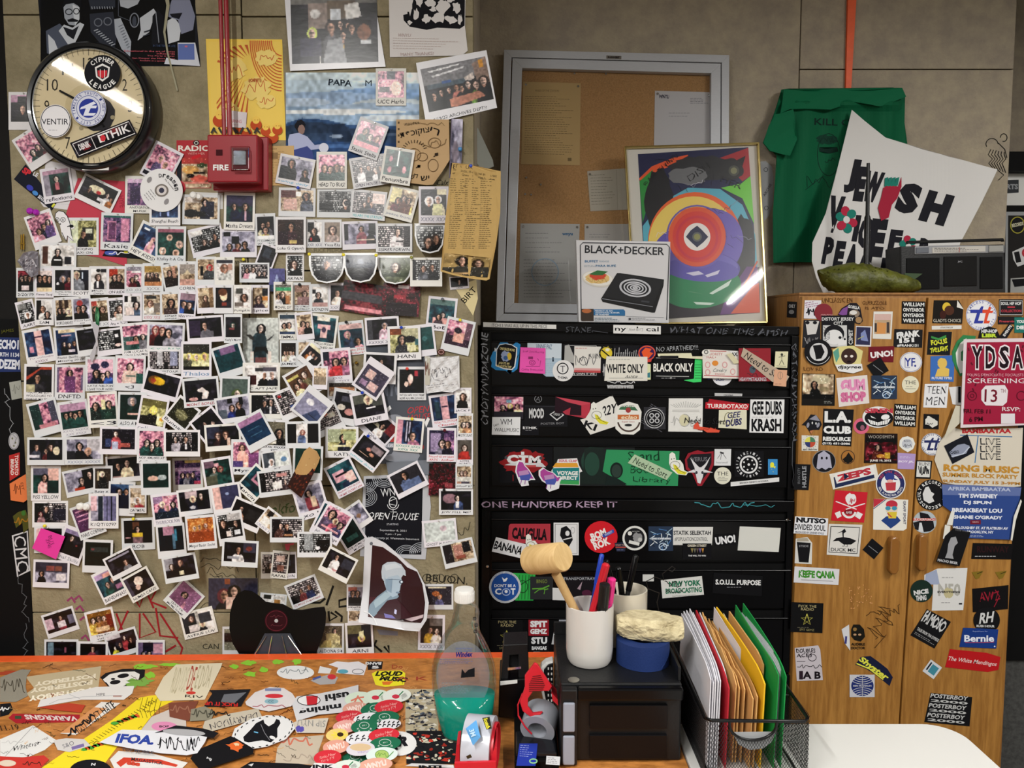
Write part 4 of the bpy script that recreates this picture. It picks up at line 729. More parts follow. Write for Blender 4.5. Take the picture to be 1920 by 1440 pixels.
(365,941,64,50,-7,'dk #20,0,60,35,b5a0a4 45,38,12,1b1e30,c 72,28,14,16141c,k o42,85,10,9,b0aeb4','two in black by bright posters'),
(425,936,56,58,-9,'gy #0,0,30,100,d0a49c #30,0,100,100,3a3a58 o55,35,7,7,8c9ac0','salmon strip and dusk blue'),
(377,998,56,64,-5,'orr 25,38,9,9c4a28,b9803c 45,35,9,9c4a28,b9803c 70,32,9,9c4a28,8a4a24 #0,58,100,100,98441f','orange toned quartet','Margot Banks  Smiles'),
(462,965,64,50,23,'dk #0,0,100,100,211d1c 28,38,14,c08a6c,k #50,20,95,80,2c2a2a','curly haired woman at records'),
(432,990,50,62,-9,'bw #0,30,100,60,100e12 20,35,12,k,h 75,40,11,k #30,70,50,95,d8c8c0 #65,70,92,90,c9ccd0 #40,0,100,30,a9a5a4','band on stage, mirrored text'),
(503,975,32,42,38,'cr #20,0,60,40,2a2320 #10,50,70,100,d8d4cc','drinks cup photo','OLIVE I','8a86a0'),
(538,993,64,48,0,'sh #0,0,28,100,231d22 30,35,13,5a3a34,k 50,38,13,17151a,3a2620 #40,80,70,92,b07a54','two women before sleeves'),
(450,1038,68,50,3,'dk #60,0,100,50,3f3c4c o78,30,10,12,7c3a34 45,35,15,cfc9c8,k #10,70,50,84,9a9aa2','person resting chin on hands'),
(590,1021,65,48,0,'bw #15,0,45,90,8f9294 #55,30,100,90,111014 o60,75,8,10,w','black white machine photo'),
(634,1059,60,50,27,'dk 35,22,12,d9d3d0,k #30,50,50,80,e0dcdc #60,10,100,60,3a3c48 o45,90,10,6,b07c7c','person holding white card'),
(505,1060,32,50,0,'sh 60,55,12,k','speckled, behind a smaller photo'),
(543,1060,26,50,-2,'dk #20,30,60,60,3a3f50','dark, behind a smaller photo','AHN'),
(525,1059,32,52,6,'sh #20,10,80,40,d8b8ac #30,60,80,90,8a5c50','busy collage','RAFAL'),
(570,1110,62,48,-22,'sh #0,55,30,100,121014 42,45,11,8e3a3c,k 72,40,11,1e2a50,h','red and blue pair in a crowd','DJ MADE IN MARIMBA','a05a64'),
(667,1121,34,50,0,'gy #0,0,60,22,a05a4c 30,32,13,k,k 62,32,13,k,k #0,85,100,100,3a3a3c','three girls wearing black','BREAKFAST|FAMILY'),
(669,1156,34,26,0,'cr 70,50,20,d6c2b4','sliver between two photos'),
(674,1197,52,60,-3,'dk #0,0,60,40,6c6642 60,55,12,17181c,y P50,30,68,25,70,55,60,60,50,50,d8d4a4','pale masked face','ARNI'),
(620,1198,50,58,0,'yl #0,0,100,100,5f5440 P0,100,20,70,60,55,80,60,100,100,b5a060 68,22,10,b3a676,k #30,35,80,65,a89a6a','person lounging on tan cushions','ALDONA 5/4'),
(512,1130,50,34,5,'wh #10,0,40,30,3a3a34 #55,30,80,70,a5743c','corner behind the record'),
(437,1113,92,58,0,'gy #0,0,100,100,3c3a4c 32,52,16,1a1a1f,6a3038 52,40,15,1c1a20,k #35,60,55,100,dcb4a4 #33,2,44,20,8a4a30','two women laughing',None,'k',True),
(440,1203,46,56,0,'yl #0,0,100,100,7a7866 #0,20,100,60,15151a o55,45,20,14,cdbb92','figure lying across a chair'),
(372,1168,64,50,-14,'wh #0,0,45,100,2c2a33 30,25,12,k,5a3a30 62,62,11,1a1a24,c #55,10,95,60,3a3a44 #15,60,45,95,cfc6c4','woman reading on a bench','AVERIE LUV'),
(345,1122,54,58,42,'pk #0,0,100,100,8c5a80 45,45,13,b5788c,k #10,60,60,100,7a4a6c','pink haze portrait','TEXT YR|MOMS NAME'),
(338,1065,64,50,-10,'dk #0,0,30,60,8f8c94 22,42,12,15151a,h 52,28,13,15151a,5a3a34 #45,72,60,92,c','two women in black coats'),
(206,1096,50,62,-26,'te #0,0,70,25,a58ab0 #35,5,90,25,d8988c 68,42,10,2a3a44,k 40,55,10,g #70,70,100,90,a06a8c','dancers on pink floor','BANDANAS!'),
(229,1056,60,46,-27,'dk #10,8,90,20,9a93a4 62,58,13,8c8a92,h','sign above a seated person'),
(262,1096,56,50,-29,'dk o52,40,18,26,e6cfc0 o40,68,10,14,d8b4a4 #0,0,12,100,4a4454','hand over mouth, white face','NUMBA CARES'),
(96,1076,68,52,2,'gy #0,0,100,50,3c3846 #35,18,60,42,8c4a44 #62,18,82,42,7c4a3c 20,55,10,15151a #65,55,95,90,cfc8cc','room with framed pictures'),
(113,1167,62,46,-18,'dk #0,20,25,80,c9a9b8 55,30,10,8c2f3c,h #40,50,68,85,ccc4c8 #80,30,100,80,6c6a80','person holding a paper sheet'),
(190,1171,54,58,-13,'orr #0,0,100,100,8a5a20 20,32,11,c9a23c,h 45,30,11,8a5c26,h 65,32,10,7a4a28,h #75,20,100,80,7c2a18 #25,70,80,90,c9a880','golden toned choir','The Red|Velvets'),
(230,1206,62,48,-17,'dk #0,0,50,22,b9b4b8 60,30,9,8a2f34 40,60,10,15151a 20,70,9,c9c02c 80,50,10,k','band photo with lit ceiling'),
(115,1223,64,48,0,'dk #5,5,25,100,6f8896 #60,30,66,60,8a4a5c','pale blue corner in black'),
(174,1229,56,52,1,'dk P20,70,60,55,85,65,80,100,30,100,cfc9b8 50,25,12,8c3444,k','white sleeves, head bowed'),
(282,1229,54,58,0,'gy #0,0,100,100,6a5a7c 22,52,9,b58aa0,k 45,50,10,2a2a3c,k #60,5,100,50,c08a9c #20,0,60,40,1f2230','violet room with two people'),
]
for d in D:
 if d[6]=='tiny dark scrap':continue
 pol(*d)
 # ================= things over the instant photos on the left wall =================
LM2=1
P=Pr(PW,[(103,408),(104,400),(110,395),(119,397),(126,405),(131,418),(137,422),(140,428),(133,430),(130,424),(134,440),(138,452),(132,451),(126,442),(124,452),(116,440),(112,420)],'e2e0e2')
P.l([(103,408),(104,400),(110,395),(119,397),(126,405),(131,418),(134,440),(138,452),(126,442),(124,452),(116,436)],1.3,'15151a').ring(107,412,4.4,4.6,1,'15151a').ring(118,412,4.8,4.8,1,'15151a').t('$',107,412,3,5,0,'15151a').t('$',118,412,3,5,0,'15151a').e(113,420,1.3,1.3,'15151a').e(134,424,4,3,'15151a').l([(126,425),(132,423)],1.6,'15151a')
thing(P,'ghost_sticker','white cut out ghost doodle with dollar sign eyes','sticker')
P=Pr(PW,[(60,470),(72,472),(72,515),(58,520),(40,500),(32,490),(44,474)],'77737a',lift=lambda x,y:.004+.006*np.abs(np.sin(x*.25+y*.12)),grid=6)
P.tri([(34,488),(46,478),(62,484),(70,500),(62,518),(50,510),(40,500)],lambda x,y:srgb(random.Random(int(x*7+y*3)).choice(['4a464e','6d6870','8d8890','b0acb2'])),5);thing(P,'crumpled_photo','crumpled grey photo hanging left of the hoodie photo','photo',MG)
P=Pr(PW,[(796,669),(861,667),(862,728),(848,736),(828,734),(800,738),(797,700)],'d2d1d2',lift=lambda x,y:.003+.0022*(np.sin(x*.4)*np.cos(y*.33)+np.sin((x+y)*.21)+1.6),grid=4)
P.scrib(828,700,34,22,'45434a',3,12,.9).ring(820,694,6,4,.8,'45434a').ring(834,692,5,4,.8,'45434a').l([(812,692),(808,700),(814,712),(830,714)],.8,'45434a').lines(826,722,50,8,2,'77757c',-8);thing(P,'crumpled_drawing','crumpled white paper with pencil cartoon face drawing','drawing')
thing(Pr(PW,pxbox(797,668,806,722),'b9b5a8').scrib(801,690,8,30,'6a4038',2,9,1),'collage_scrap','collage scrap left of the crumpled drawing','paper')
thing(Pr(PW,ellpts(827,660,7,6),'4a2a26').ring(827,660,5,4,1,'b9938c'),'round_sticker','small round brown sticker below the tilted shop photo','sticker')
def curl(cx,cy,w,h,code,label,dip=.8):
 top=cy-h/2;o=[(cx-w/2,top),(cx+w/2,top),(cx+w/2*.99,top+h*.4),(cx+w*.42,top+h*.72),(cx+w*.28,top+h*.93),(cx,top+h),(cx-w*.28,top+h*.93),(cx-w*.42,top+h*.72),(cx-w/2*.99,top+h*.4)]
 lf=lambda x,y:.002+.022*np.clip((y-top)/h,0,1)**1.6*dip+.006*np.clip((y-top)/h,0,1)*np.cos((x-cx)/w*3)
 P=Pr(PW,o,'dcdcdc',lift=lf,grid=6,top=0);a=pic(code,40,36,int(cx));i=[(cx+(x-cx)*.88,top+4+(y-top)*.88)for x,y in o]
 P.L+=2;P.tri(i,lambda x,y:lin(a[min(35,max(0,int((y-top)/h*36))),min(39,max(0,int((x-cx+w/2)/w*40)))]),1.6)
 d_,_=dirn(cx,cy);o_=P.out('instant_photo',None,MG,label='curled wide instant photo, '+label,cat='photo',group='photos pinned to the concrete wall')
 return o_
curl(613,503,68,56,'bw 50,34,12,1c1c22,a #20,55,80,100,1c1c22','person in a cap and dark plaid shirt')
curl(676,502,64,56,'dk #0,0,100,50,3a3f4e o50,30,10,10,6a7080','very dark record shelf with glare line')
curl(741,506,66,54,'sh #0,0,100,100,5d6350 50,38,12,6a7058,h #10,60,90,75,4a5240','face in green patterned clutter')
curl(806,447,58,56,'bw 45,60,14,k,h 70,50,12,k,h','two friends beside the clipping',1.)
pol(799,510,60,54,0,'bw 40,40,12,5a5c64,h 72,36,12,15151c,h #0,0,12,100,d','monochrome pair before record wall')
q=[(848,305),(878,308),(939,321),(938,400),(930,460),(918,523),(912,526),(880,522),(850,516),(826,509),(834,420),(842,350)]
P=Pr(PW,q,'b7985f',lift=lambda x,y:.012+.020*np.clip((y-470)/55,0,1)**2+.012*np.clip((x-880)/60,0,1)+.0015*np.sin(x*.22+y*.05),grid=11)
P.t('FEATURES',873,313,46,7,4,'2a241a').t('The Eclectic, Humorous and Vibrant',890,324,84,6,9,'3a3122').t('of The Queer Crooklyn Wisdom',888,331,80,5,9,'3a3122')
for c,(x,w)in enumerate(((858,26),(885,25),(913,22))):P.lines(x-1,344,w,20,5,'5e4f35',4,1,c);P.lines(x-2,400,w,90,24,'6a5a3c',2,1,c+5);P.lines(x-5,456,w,22,6,'6a5a3c',1,1,c+9)
P.L+=1;a=pic('cr #0,0,100,100,9c8250 o20,20,20,20,8a7247 o70,18,20,15,8a7247 42,30,14,3b3a36,2a241c 75,42,13,46443c,3a2c1c #0,60,100,100,3e3c36 #10,80,60,86,b59060 #0,0,100,12,a88d5c',44,30,2);P.tri([(834,474),(920,484),(914,520),(880,518),(850,512),(829,506)],lambda x,y:lin(a[min(29,max(0,int((y-474)/46*30))),min(43,max(0,int((x-828)/92*44)))]),2)
thing(P,'newspaper_clipping','long yellowed newspaper clipping pinned at the wall edge','clipping')
thing(Pr(PB,[(884,238),(896,240),(924,300),(926,312),(905,320),(890,300)],'b5bab4',lift=lambda x,y:.3+0*x),'white_cloth','white paper curl sticking out behind the wall corner','paper')
q=[(684,1009),(698,1006),(722,1018),(750,1042),(782,1068),(796,1095),(804,1130),(800,1162),(786,1184),(760,1182),(672,1167),(680,1110)]
lf=lambda x,y:.004+.035*np.clip((y-1080)/100,0,1)**1.5+.03*np.clip((x-750)/50,0,1)**1.5*np.clip((y-1040)/60,0,1)
P=Pr(PW,q,'d2d3d8',lift=lf,grid=7)
P.L+=8;P.tri([(698,1022),(718,1026),(744,1044),(764,1064),(782,1072),(792,1096),(797,1130),(794,1160),(789,1168),(740,1163),(690,1157),(694,1090)],lambda x,y:srgb('2c0a12')if y<1120 or x>742 else srgb('3f0f1a'),5)
P.L+=8
for q_,c_ in(([(690,1150),(693,1134),(708,1118),(724,1106),(742,1108),(748,1118),(736,1132),(712,1146),(700,1157)],'7d92a2'),([(700,1128),(722,1110),(736,1114),(720,1128),(704,1140)],'9fb4c0'),([(722,1072),(742,1070),(752,1082),(754,1092),(751,1098),(750,1106),(745,1116),(736,1120),(726,1110),(720,1092)],'a5b7c6'),([(722,1082),(736,1084),(734,1112),(724,1106)],'8298ac'),([(715,1072),(717,1060),(726,1054),(740,1053),(752,1058),(760,1070),(761,1080),(756,1078),(752,1084),(746,1078),(728,1082),(720,1090),(716,1084)],'b6c1cb'),([(720,1060),(742,1056),(754,1064),(738,1066),(724,1070)],'c6cfd6'),([(706,1150),(726,1126),(744,1122),(760,1140),(776,1160),(740,1162)],'330b17'),([(720,1150),(736,1154),(742,1160),(722,1158)],'726cb0'),([(740,1142),(744,1144),(743,1152),(739,1150)],'c3c6e8'),([(758,1161),(794,1152),(793,1158),(772,1165)],'c8b4ba')):P.q(q_,c_)
P.l([(728,1086),(750,1087)],.8,'5a6a7c').e(752,1091,4,3.4,'4a5868').e(753,1091,2,2,'dbe8f2').e(746,1111,4,1.6,'72869a')
P.L+=3;P.l([(682,1146),(692,1150),(702,1160),(707,1172)],1.6,'e6e7ea');thing(P,'portrait_print','curled white bordered print of a pale inverted portrait on dark red','photo',MG)
thing(Pr(PW,[(706,1180),(746,1184),(746,1192),(712,1190)],'6f7682'),'plastic_sleeve','small grey plastic sleeve edge under the curled portrait','sleeve',MG)
P=Pr(PW,[(538,912),(556,876),(570,846),(580,838),(594,846),(600,858),(597,868),(576,912),(565,934)],'b58f5c',lift=lambda x,y:.006+.018*np.sin(np.clip((x-536)/66,0,1)*3.1),grid=5)
P.tri([(538,912),(552,884),(560,890),(578,888),(586,878),(590,884),(576,912),(565,934)],lambda x,y:srgb('2a100c' if random.Random(int(x*5+y)).random()<.75 else '5a2416'),5);P.L+=2
P.l([(558,880),(574,872),(590,870)],1,'e0cf9c').l([(562,868),(580,860),(596,862)],.8,'8a6a3c').l([(590,880),(574,905)],2.4,'9c3a1c');thing(P,'curled_strip','curled tan and dark brown photo strip over green square photo','photo',MG)
P=Pr(PW,[(77,990),(122,1006),(105,1049),(60,1028)],'d83a94',lift=lambda x,y:.003+.006*np.clip((y-990)/55,0,1)).t('BUS',96,1013,18,7,72,'7a2458',j=.5).t('ZINE',91,1019,18,6,72,'7a2458',j=.5);thing(P,'sticky_note','hot pink sticky note low on the left side of the wall','note')
P=Pr(PW,[(180,576),(184,576),(187,590),(185,612),(180,612),(178,592)],'1f5a38');P.scrib(182,594,6,32,'6aa878',3,12,1);thing(P,'green_feather','small dark green feather pinned over a small photo','feather')
P=Pr(PW,[(170,600),(186,612),(178,668),(172,680),(168,668),(180,640)],'b0adb2',lift=lambda x,y:.008+0*x);thing(P,'paper_curl','thin curled grey paper strip beside the speckled sleeve photo','paper')
for x,y,m,lb in((458,487,M_yel,'yellow push pin above the marker titled photo'),(581,477,M_yel,'yellow push pin, leftmost over the curled photos'),(645,478,M_yel,'yellow push pin between the first two curled photos'),(706,479,M_yel,'yellow push pin between second and third curled photos'),(772,483,mat('olive_plastic','8a8a3a',.4),'olive push pin right of the third curled photo'),
(863,281,mat('sky_blue_plastic','3d7fb4',.4),'light blue flat pin beside the spiral sheet'),(883,312,M_bluep,'blue push pin at the top of the clipping'),(560,353,M_bluep,'blue push pin above the record leafing photo'),(680,736,M_bluep,'blue push pin above slogan tee photo'),(691,817,M_bluep,'blue push pin on the tilted crowd photo'),(753,614,M_bluep,'dark blue push pin above the desk photo'),
(764,691,mat('coral_plastic','d8493c',.4),'coral push pin over the laughing woman photo'),(773,785,M_yel,'yellow push pin on the striped neon photo'),(863,600,M_yel,'yellow push pin on the tilted shop photo'),(534,530,M_blackp,'black push pin over the green strip photo'),(563,534,M_blackp,'black push pin over the warm brown room photo'),(650,604,M_blackp,'black push pin above the record fair photo'),
(669,680,M_brass,'bare brass pin on concrete between photos'),(834,806,mat('maroon_plastic','5a1420',.4),'maroon push pin on lavender rack photo'),(252,972,M_yel,'yellow push pin above the yellow sign photo'),(86,985,M_yel,'yellow push pin above the pink sticky note'),(833,918,M_blackp,'black push pin on the shopping clutter photo'),(697,1018,M_grey,'grey pin in corner of the curled portrait'),(830,561,M_grey,'dark green pin over the shop interior photo')):
 pin(x,y,PW,None,m,.0055 if 'flat' in lb else .0042,label=lb,cat='pin')
for x,y,r_,m,lb in((62,397,.0085,M_purple,'shiny magenta double ball pin, left wall edge'),(367,368,.0095,M_whitep,'fat round white pin right of the compact disc'),(156,947,.010,M_whitep,'fat round white pin above the magenta poster photo')):
 o=pin(x,y,PW,None,m,r_,label=lb,cat='pin');c=PW.at(x+9,y+2,topz(x,y));MB().lathe([(r_*.3,0),(r_*.9,r_*.5),(r_,r_*1.1),(r_*.6,r_*1.7)],c,(0,-1,0),12).out('knob',m,o,smooth=True)
c0,c1=PW.at(42,440,.008),PW.at(42,468,.008);o=MB().tube([c0+(-.003,0,0),c1+(-.003,0,0)],.0022,8).tube([c0+(.003,0,.002),c1+(.003,0,0)],.0022,8).box(PW.at(37,455,.012),PW.at(47,459,.002)).out('brass_clip',M_brass,label='small brass double clip on the left wall edge',cat='clip')
zc=max(topz(303+a,357+b)for a in(-30,0,30)for b in(-30,0,30))+.001;c=PW.at(303,357,zc);rd=39/F*2.094
o=MB().lathe([(rd*.12,0),(rd,0),(rd,.0012),(rd*.12,.0012),(rd*.12,0)],c,(0,-1,0),48,closed=False).out('compact_disc',mat('disc_white','dddcdc',.25),label='white printed compact disc with script lettering below the clock',cat='disc')
P=Pr(PW,ellpts(303,357,39,39),None,off=zc+.0016,thick=.0001);P.e(303,357,13,12,'77706a').e(303,357,9.5,9,'cfc9c6').e(303,357,5,5,'3a3a4a').arc('Dreamin',303,357,28,-95,-5,7,'1c1a20',.02,cw=.8).t('by Sonwar',318,346,26,3.5,50,'4a464c').e(280,337,4,6,'8a8688',30).e(312,378,4,6,'8a8688',30).lines(284,370,26,20,4,'4a464c',52,.8);P.out('print',o,reg=False)
# ---------- wall clock ----------
n=Vector((0,-1,0));cf=Vector(PW.at(166,199,.062));rc=117/F*2.04
clk=empty('wall_clock',cf+Vector((0,.05,0)),'large round wall clock with thick black case and stickers on glass','clock')
MB().lathe([(rc*.95,-.060),(rc*1.0,-.045),(rc,-.012),(rc*.985,-.002),(rc*.955,.003),(rc*.91,.0),(rc*.895,-.008)],cf,n,72,closed=False).out('case',mat('clock_black','0d0e11',.32,coat=.3),clk,smooth=True)
MB().lathe([(rc*.895,-.006),(rc*.885,-.001),(rc*.872,-.002),(rc*.868,-.010)],cf,n,72,closed=False).out('bezel_ring',M_chrome,clk,smooth=True)
PF=V(2.10-.062+.012);P=Pr(PF,ellpts(166,199,104,108,0,64),'d6c6a2',off=0,thick=.002)
rx,ry=103,108
for i in range(60):
 t=R(i*6);a,b=(.90,.99)if i%5 else(.88,.99)
 P.l([(166+rx*a*math.sin(t),199-ry*a*math.cos(t)),(166+rx*b*math.sin(t),199-ry*b*math.cos(t))],.9 if i%5 else 1.3,'4a4436');P.L=2
for i in range(12):
 t=R(30*(i+1));s_=str(i+1);P.t(s_,166+rx*.76*math.sin(t),199-ry*.74*math.cos(t),9 if len(s_)==1 else 21,22,0,'2a2620',b=-.004)
P.e(166,199,44,42,'c9b891').q(blob(184,214,32,32,4,.04),'2b2a2e').e(138,196,5,5,'8a7f68').e(200,176,4,4,'a3977a').e(211,220,4,4,'a3977a').e(152,240,4,4,'a3977a');P.out('dial',clk,reg=False)
hx=V(2.10-.062+.006)
for pts,nm in(([(164,199),(168,199),(196,236),(193,238)],'hour_hand'),([(163,200),(168,197),(112,168),(110,171)],'minute_hand')):slab(nm,pts,hx,.001,0,M_blackm,clk)
PG=V(2.10-.062);slab('glass',ellpts(166,199,103.5,107.5,0,48),PG,0,-.002,M_pane,clk)
def clockst(P,lb):P.out('sticker',clk,label=lb)
PG.reg=[]
P=Pr(PG,ellpts(192,137,34,34),'15151a').arc('CYPHER',192,137,26,-135,-45,9,'e6e4e2',.03).arc('LEAGUE',192,137,26,140,40,9,'e6e4e2',.03,True).q([(178,126),(192,119),(206,126),(204,144),(192,153),(180,144)],'e6e4e2').q([(181,128),(192,123),(203,128),(201,143),(192,149),(183,143)],'1a1a20').q([(183,132),(201,132),(200,142),(192,147),(184,142)],'c8303a')
for x in(188,196):P.l([(x,130),(x,146)],1.2,'e6e4e2')
clockst(P,'round black sticker with striped shield')
P=Pr(PG,ellpts(166,203,33,34),'d4d6e2').ring(166,203,32,33,1,'3a4a90').arc('TIMELESS TRUTH - NEW YORK CITY - ',166,203,28,-200,150,5,'2c3a80',.01).ring(166,203,23,24,1,'3a4a90').e(166,203,18,18,'2b3a92').q([(152,201),(176,190),(180,194),(172,198),(182,198),(180,203),(170,203),(166,212),(180,212),(176,217),(156,217),(161,203),(150,205)],'dfe2ee');clockst(P,'round white and blue badge sticker')
P=Pr(PG,ellpts(104,227,29,31),'e2e0e2').ring(104,227,28,30,1.3,'15151a').t('VENTIR',103,228,50,11,0,'22222a',b=.004).lines(104,244,26,2,1,'8a8a90');clockst(P,'round white sticker with black capitals')
P=Pr(PG,[(131,268),(243,224),(257,252),(145,297)],'17141a');P.img(194,260,118,28,-21.5,pic('dk #0,0,100,30,3a3036 o20,60,8,20,7a1c26 o70,30,8,20,8a3a3c',60,14));P.l([(136,270),(241,228),(253,250),(148,292),(136,270)],1.4,'e2dede').l([(170,256),(181,280)],1.2,'e2dede').t('DBNIK',158,273,22,12,-21,'e2dede',b=.03).t('ETHIK',214,250,62,15,-21,'e2dede',b=.02).e(193,259,5,6,'c8303a');clockst(P,'long tilted black sticker with boxed white letters')
P=Pr(V(2.10-.055),pxbox(154,309,204,319),'d9d7d3',off=.006).t('JOHN DOTY',178,314,18,3,0,'22222a');P.out('name_label',clk,reg=False,label='narrow white label on lower rim')
# ---------- fire alarm and pipe ----------
fa=empty('fire_alarm',PW.at(445,305,.02),'red fire alarm strobe box with white FIRE lettering','alarm')
def fbox(nm,x0,y0,x1,y1,f,b,m,par,bev=.003):
 fr=PW.at([x0,x1,x1,x0],[y0,y0,y1,y1],f);bk=fr+np.array([0,f-b,0]);return MB().prism(fr,bk).out(nm,m,par,bevel=bev)
fbox('back_box',399,256,503,357,.035,.0,M_red,fa);fbox('front_housing',388,252,483,342,.075,.036,M_red,fa,.004)
P=Pr(V(2.10-.0755),pxbox(398,300,430,320),None,off=.0004).t('FIRE',414,314,29,11,0,'e4e2e0',b=.03).r(411,286,12,11,0,'3a0a10');P.out('lettering',fa,reg=False)
for i in range(4):pass
fbox('strobe_base',432,274,468,320,.079,.075,mat('strobe_red','6e0f18',.3),fa,.002)
fbox('reflector',437,282,461,309,.083,.079,mat('crumpled_foil','c9c9cc',.15,metal=1,bump=1.0,bscale=300),fa,.001);fbox('lens',434,276,466,318,.096,.0835,M_film,fa,.003)
for(x0,x1,nm)in((409,416,'a'),(419,427,'b')):
 t0,t1=PW.at((x0+x1)/2,-30,.05),PW.at((x0+x1)/2+2,254,.05);r_=(x1-x0)/2/F*2.05;t1=(t0[0],t1[1],t1[2])
 MB().tube([(t0[0],t0[1],2.949),t1],r_*1.05,14).out('red_conduit',M_red,smooth=True,label='red painted conduit, '+('left' if nm=='a' else 'right')+' of the pair above the fire alarm',cat='pipe')
 # ---------- vinyl record on a stand ----------
PV=V(2.072);c=PV.at(518,1165);rr_=92/F*2.1
rs=empty('record_stand',(c[0],2.06,.752),'clear acrylic record display stand on the desk edge','stand')
for x0,x1 in((500,476),(510,503),(529,538),(540,566)):MB().tube([PV.at(x0,1192,.012),PV.at(x1,1229,.020)],.0016,8).out('leg',M_chrome,rs,smooth=True)
slab('back_plate',[(496,1188),(544,1188),(566,1230),(474,1230)],PV,.012,.010,mat('clear_acrylic','5c6270',.15,alpha=.25),rs)
rim=[(430,1180),(431,1150),(437,1126),(447,1112),(458,1107),(472,1109),(486,1118),(498,1129),(512,1131),(530,1133),(548,1143),(566,1144),(588,1140),(608,1138),(611,1150),(610,1172),(604,1196),(592,1227),(448,1226),(436,1206)]
rec=slab('vinyl_record',rim,PV,.008,.005,mat('vinyl','040405',.45,spec=.22),label='black warped vinyl record with broken top edge on a clear stand',cat='record')
P=Pr(PV,ellpts(518,1164,22,21),'2c0810',off=.0082,thick=.0004).ring(518,1164,20,19,.8,'6a2430').e(518,1164,3.5,3.5,'b0aeb0').scrib(518,1156,22,6,'6a3038',3,7,.7).scrib(518,1172,22,5,'6a3038',6,7,.7);P.out('label',rec,reg=False)
# ================= black drawer cabinets =================
def YY(x,y):return y+(x-905)/595*max(0,8.5*(1-(y-605)/560))
def XX(x,y):return 960+(x-960)*(1-(y-605)*5.1e-5)
def row(x0,x1,ya,yb):return[(XX(x,y),YY(x,y))for x,y in((x0,ya),(x1,ya),(x1,yb),(x0,yb))]
PF0=V(2.35);PST=V(2.3478)
def unit(top,bottom,rows,label):
 zb=float(PF0 .at(1200,bottom)[2]);c=PF0 .at(1200,bottom)
 u=empty('drawer_cabinet',(float(c[0]),2.5,zb),label,'cabinet','stacked black drawer cabinets')
 slab('carcass',row(904,1495,top,bottom),PF0,-.012,-.30,M_black,u,bevel=.002)
 slab('top_rail',row(904,1499,top,rows[0][0]-1),PF0,.004,-.012,M_black,u,bevel=.0015)
 slab('side_stile',[(904,top+18),(919,top+18),(917,bottom),(901,bottom)],PF0,.0035,-.012,M_black,u,bevel=.001)
 slab('side_stile',[(XX(1485,top),YY(1485,top+18)),(XX(1498,top),YY(1498,top+18)),(XX(1498,bottom),YY(1498,bottom)),(XX(1485,bottom),YY(1485,bottom))],PF0,.0035,-.012,M_black,u,bevel=.001)
 ds=[]
 for a,b,c_ in rows:
  d=slab('drawer',row(921,1483,b,c_),PF0,.0015,-.011,M_black,u,bevel=.0012)
  slab('pull_channel',row(921,1483,a+2,b-1),PF0,-.007,-.011,M_blackm,d)
  pa,pb=PF0 .at(922,YY(922,b-1.5),.002),PF0 .at(1482,YY(1482,b-1.5),.002);MB().tube([pa,pb],.0035,10).out('pull_lip',M_black,d,smooth=True)
  ds.append(d)
 return u,ds
U1,DR1=unit(604,934,[(621,641,722),(723,741,817),(818,836,911)],'upper black steel drawer cabinet covered in stickers')
U2,DR2=unit(936,1261,[(958,975,1051),(1053,1070,1140),(1142,1161,1238)],'lower black steel drawer cabinet with lettered top rail')
U3,DR3=unit(1265,1573,[(1285,1305,1390),(1392,1410,1500)],'bottom black drawer cabinet behind the desk')
CUR=[None,None]
def S(base,col='w'):return Pr(CUR[0],base,col,thick=.00015)
def st(P,label=None,name='sticker',m=None):
 kw=dict(label=label)if label else{}
 return P.out(name,CUR[1],m,**kw)
CUR[:]=[PST,bpy.data.objects['top_rail']]
PRL=V(2.3455);CUR[0]=PRL
st(S([(906,604),(1043,609),(1043,617),(906,613)],'dad9d6').t('ITCH13 WAS ALL UP IN THIS PIECE',974,611,104,6,1.5,'3a3a40'),'narrow white label strip')
st(Pr(PRL,pxbox(1050,607,1150,624),None).t('STANE.',1086,618,50,10,2,'4c4e54',j=1).l([(1110,620),(1140,624)],1,'4c4e54'),name='scratched_tag')
st(S([(1150,609),(1239,611),(1239,627),(1150,625)],'dddcda').t('nyu local',1194,618,82,11,1,'16161a',b=.01).r(1193,618,38,5,1,'dddcda').t('Fresh BUTT',1193,618,26,4,1,'6a6a70'),'white rectangular sticker with large lowercase letters')
st(Pr(PRL,pxbox(1242,612,1485,628),None).t('WHAT ONE TIME. AMSH',1365,621,220,11,1.5,'55575e',sh=.3,j=1.6),name='scratched_tag')
CUR[:]=[PRL,U1]
st(Pr(PRL,pxbox(904,620,918,800),None).t('CMOTY/VUDAZONE',909,710,170,12,-90,'8c8e94',sh=.3,j=1.5),'grey paint pen tag down the left stile','paint_pen_tag')
st(Pr(PRL,pxbox(1484,640,1496,930),None).t('GAT.CALVLKSVON',1490,735,180,9,90,'5a5c62',j=2).scrib(1488,860,110,9,'5a5c62',6,9,1,90),'grey paint pen tag down the right stile','paint_pen_tag')
CUR[:]=[PST,DR1[0]]
P=S([(919,672),(924,660),(932,652),(940,638),(950,640),(958,650),(968,641),(976,646),(974,662),(970,692),(962,698),(950,697),(957,702),(948,695),(930,694),(921,688),(922,680)],'2f7fb8').t('H',930,656,5,7,0,'e2e2e2',b=.05);st(P,'blue clover shaped sticker')
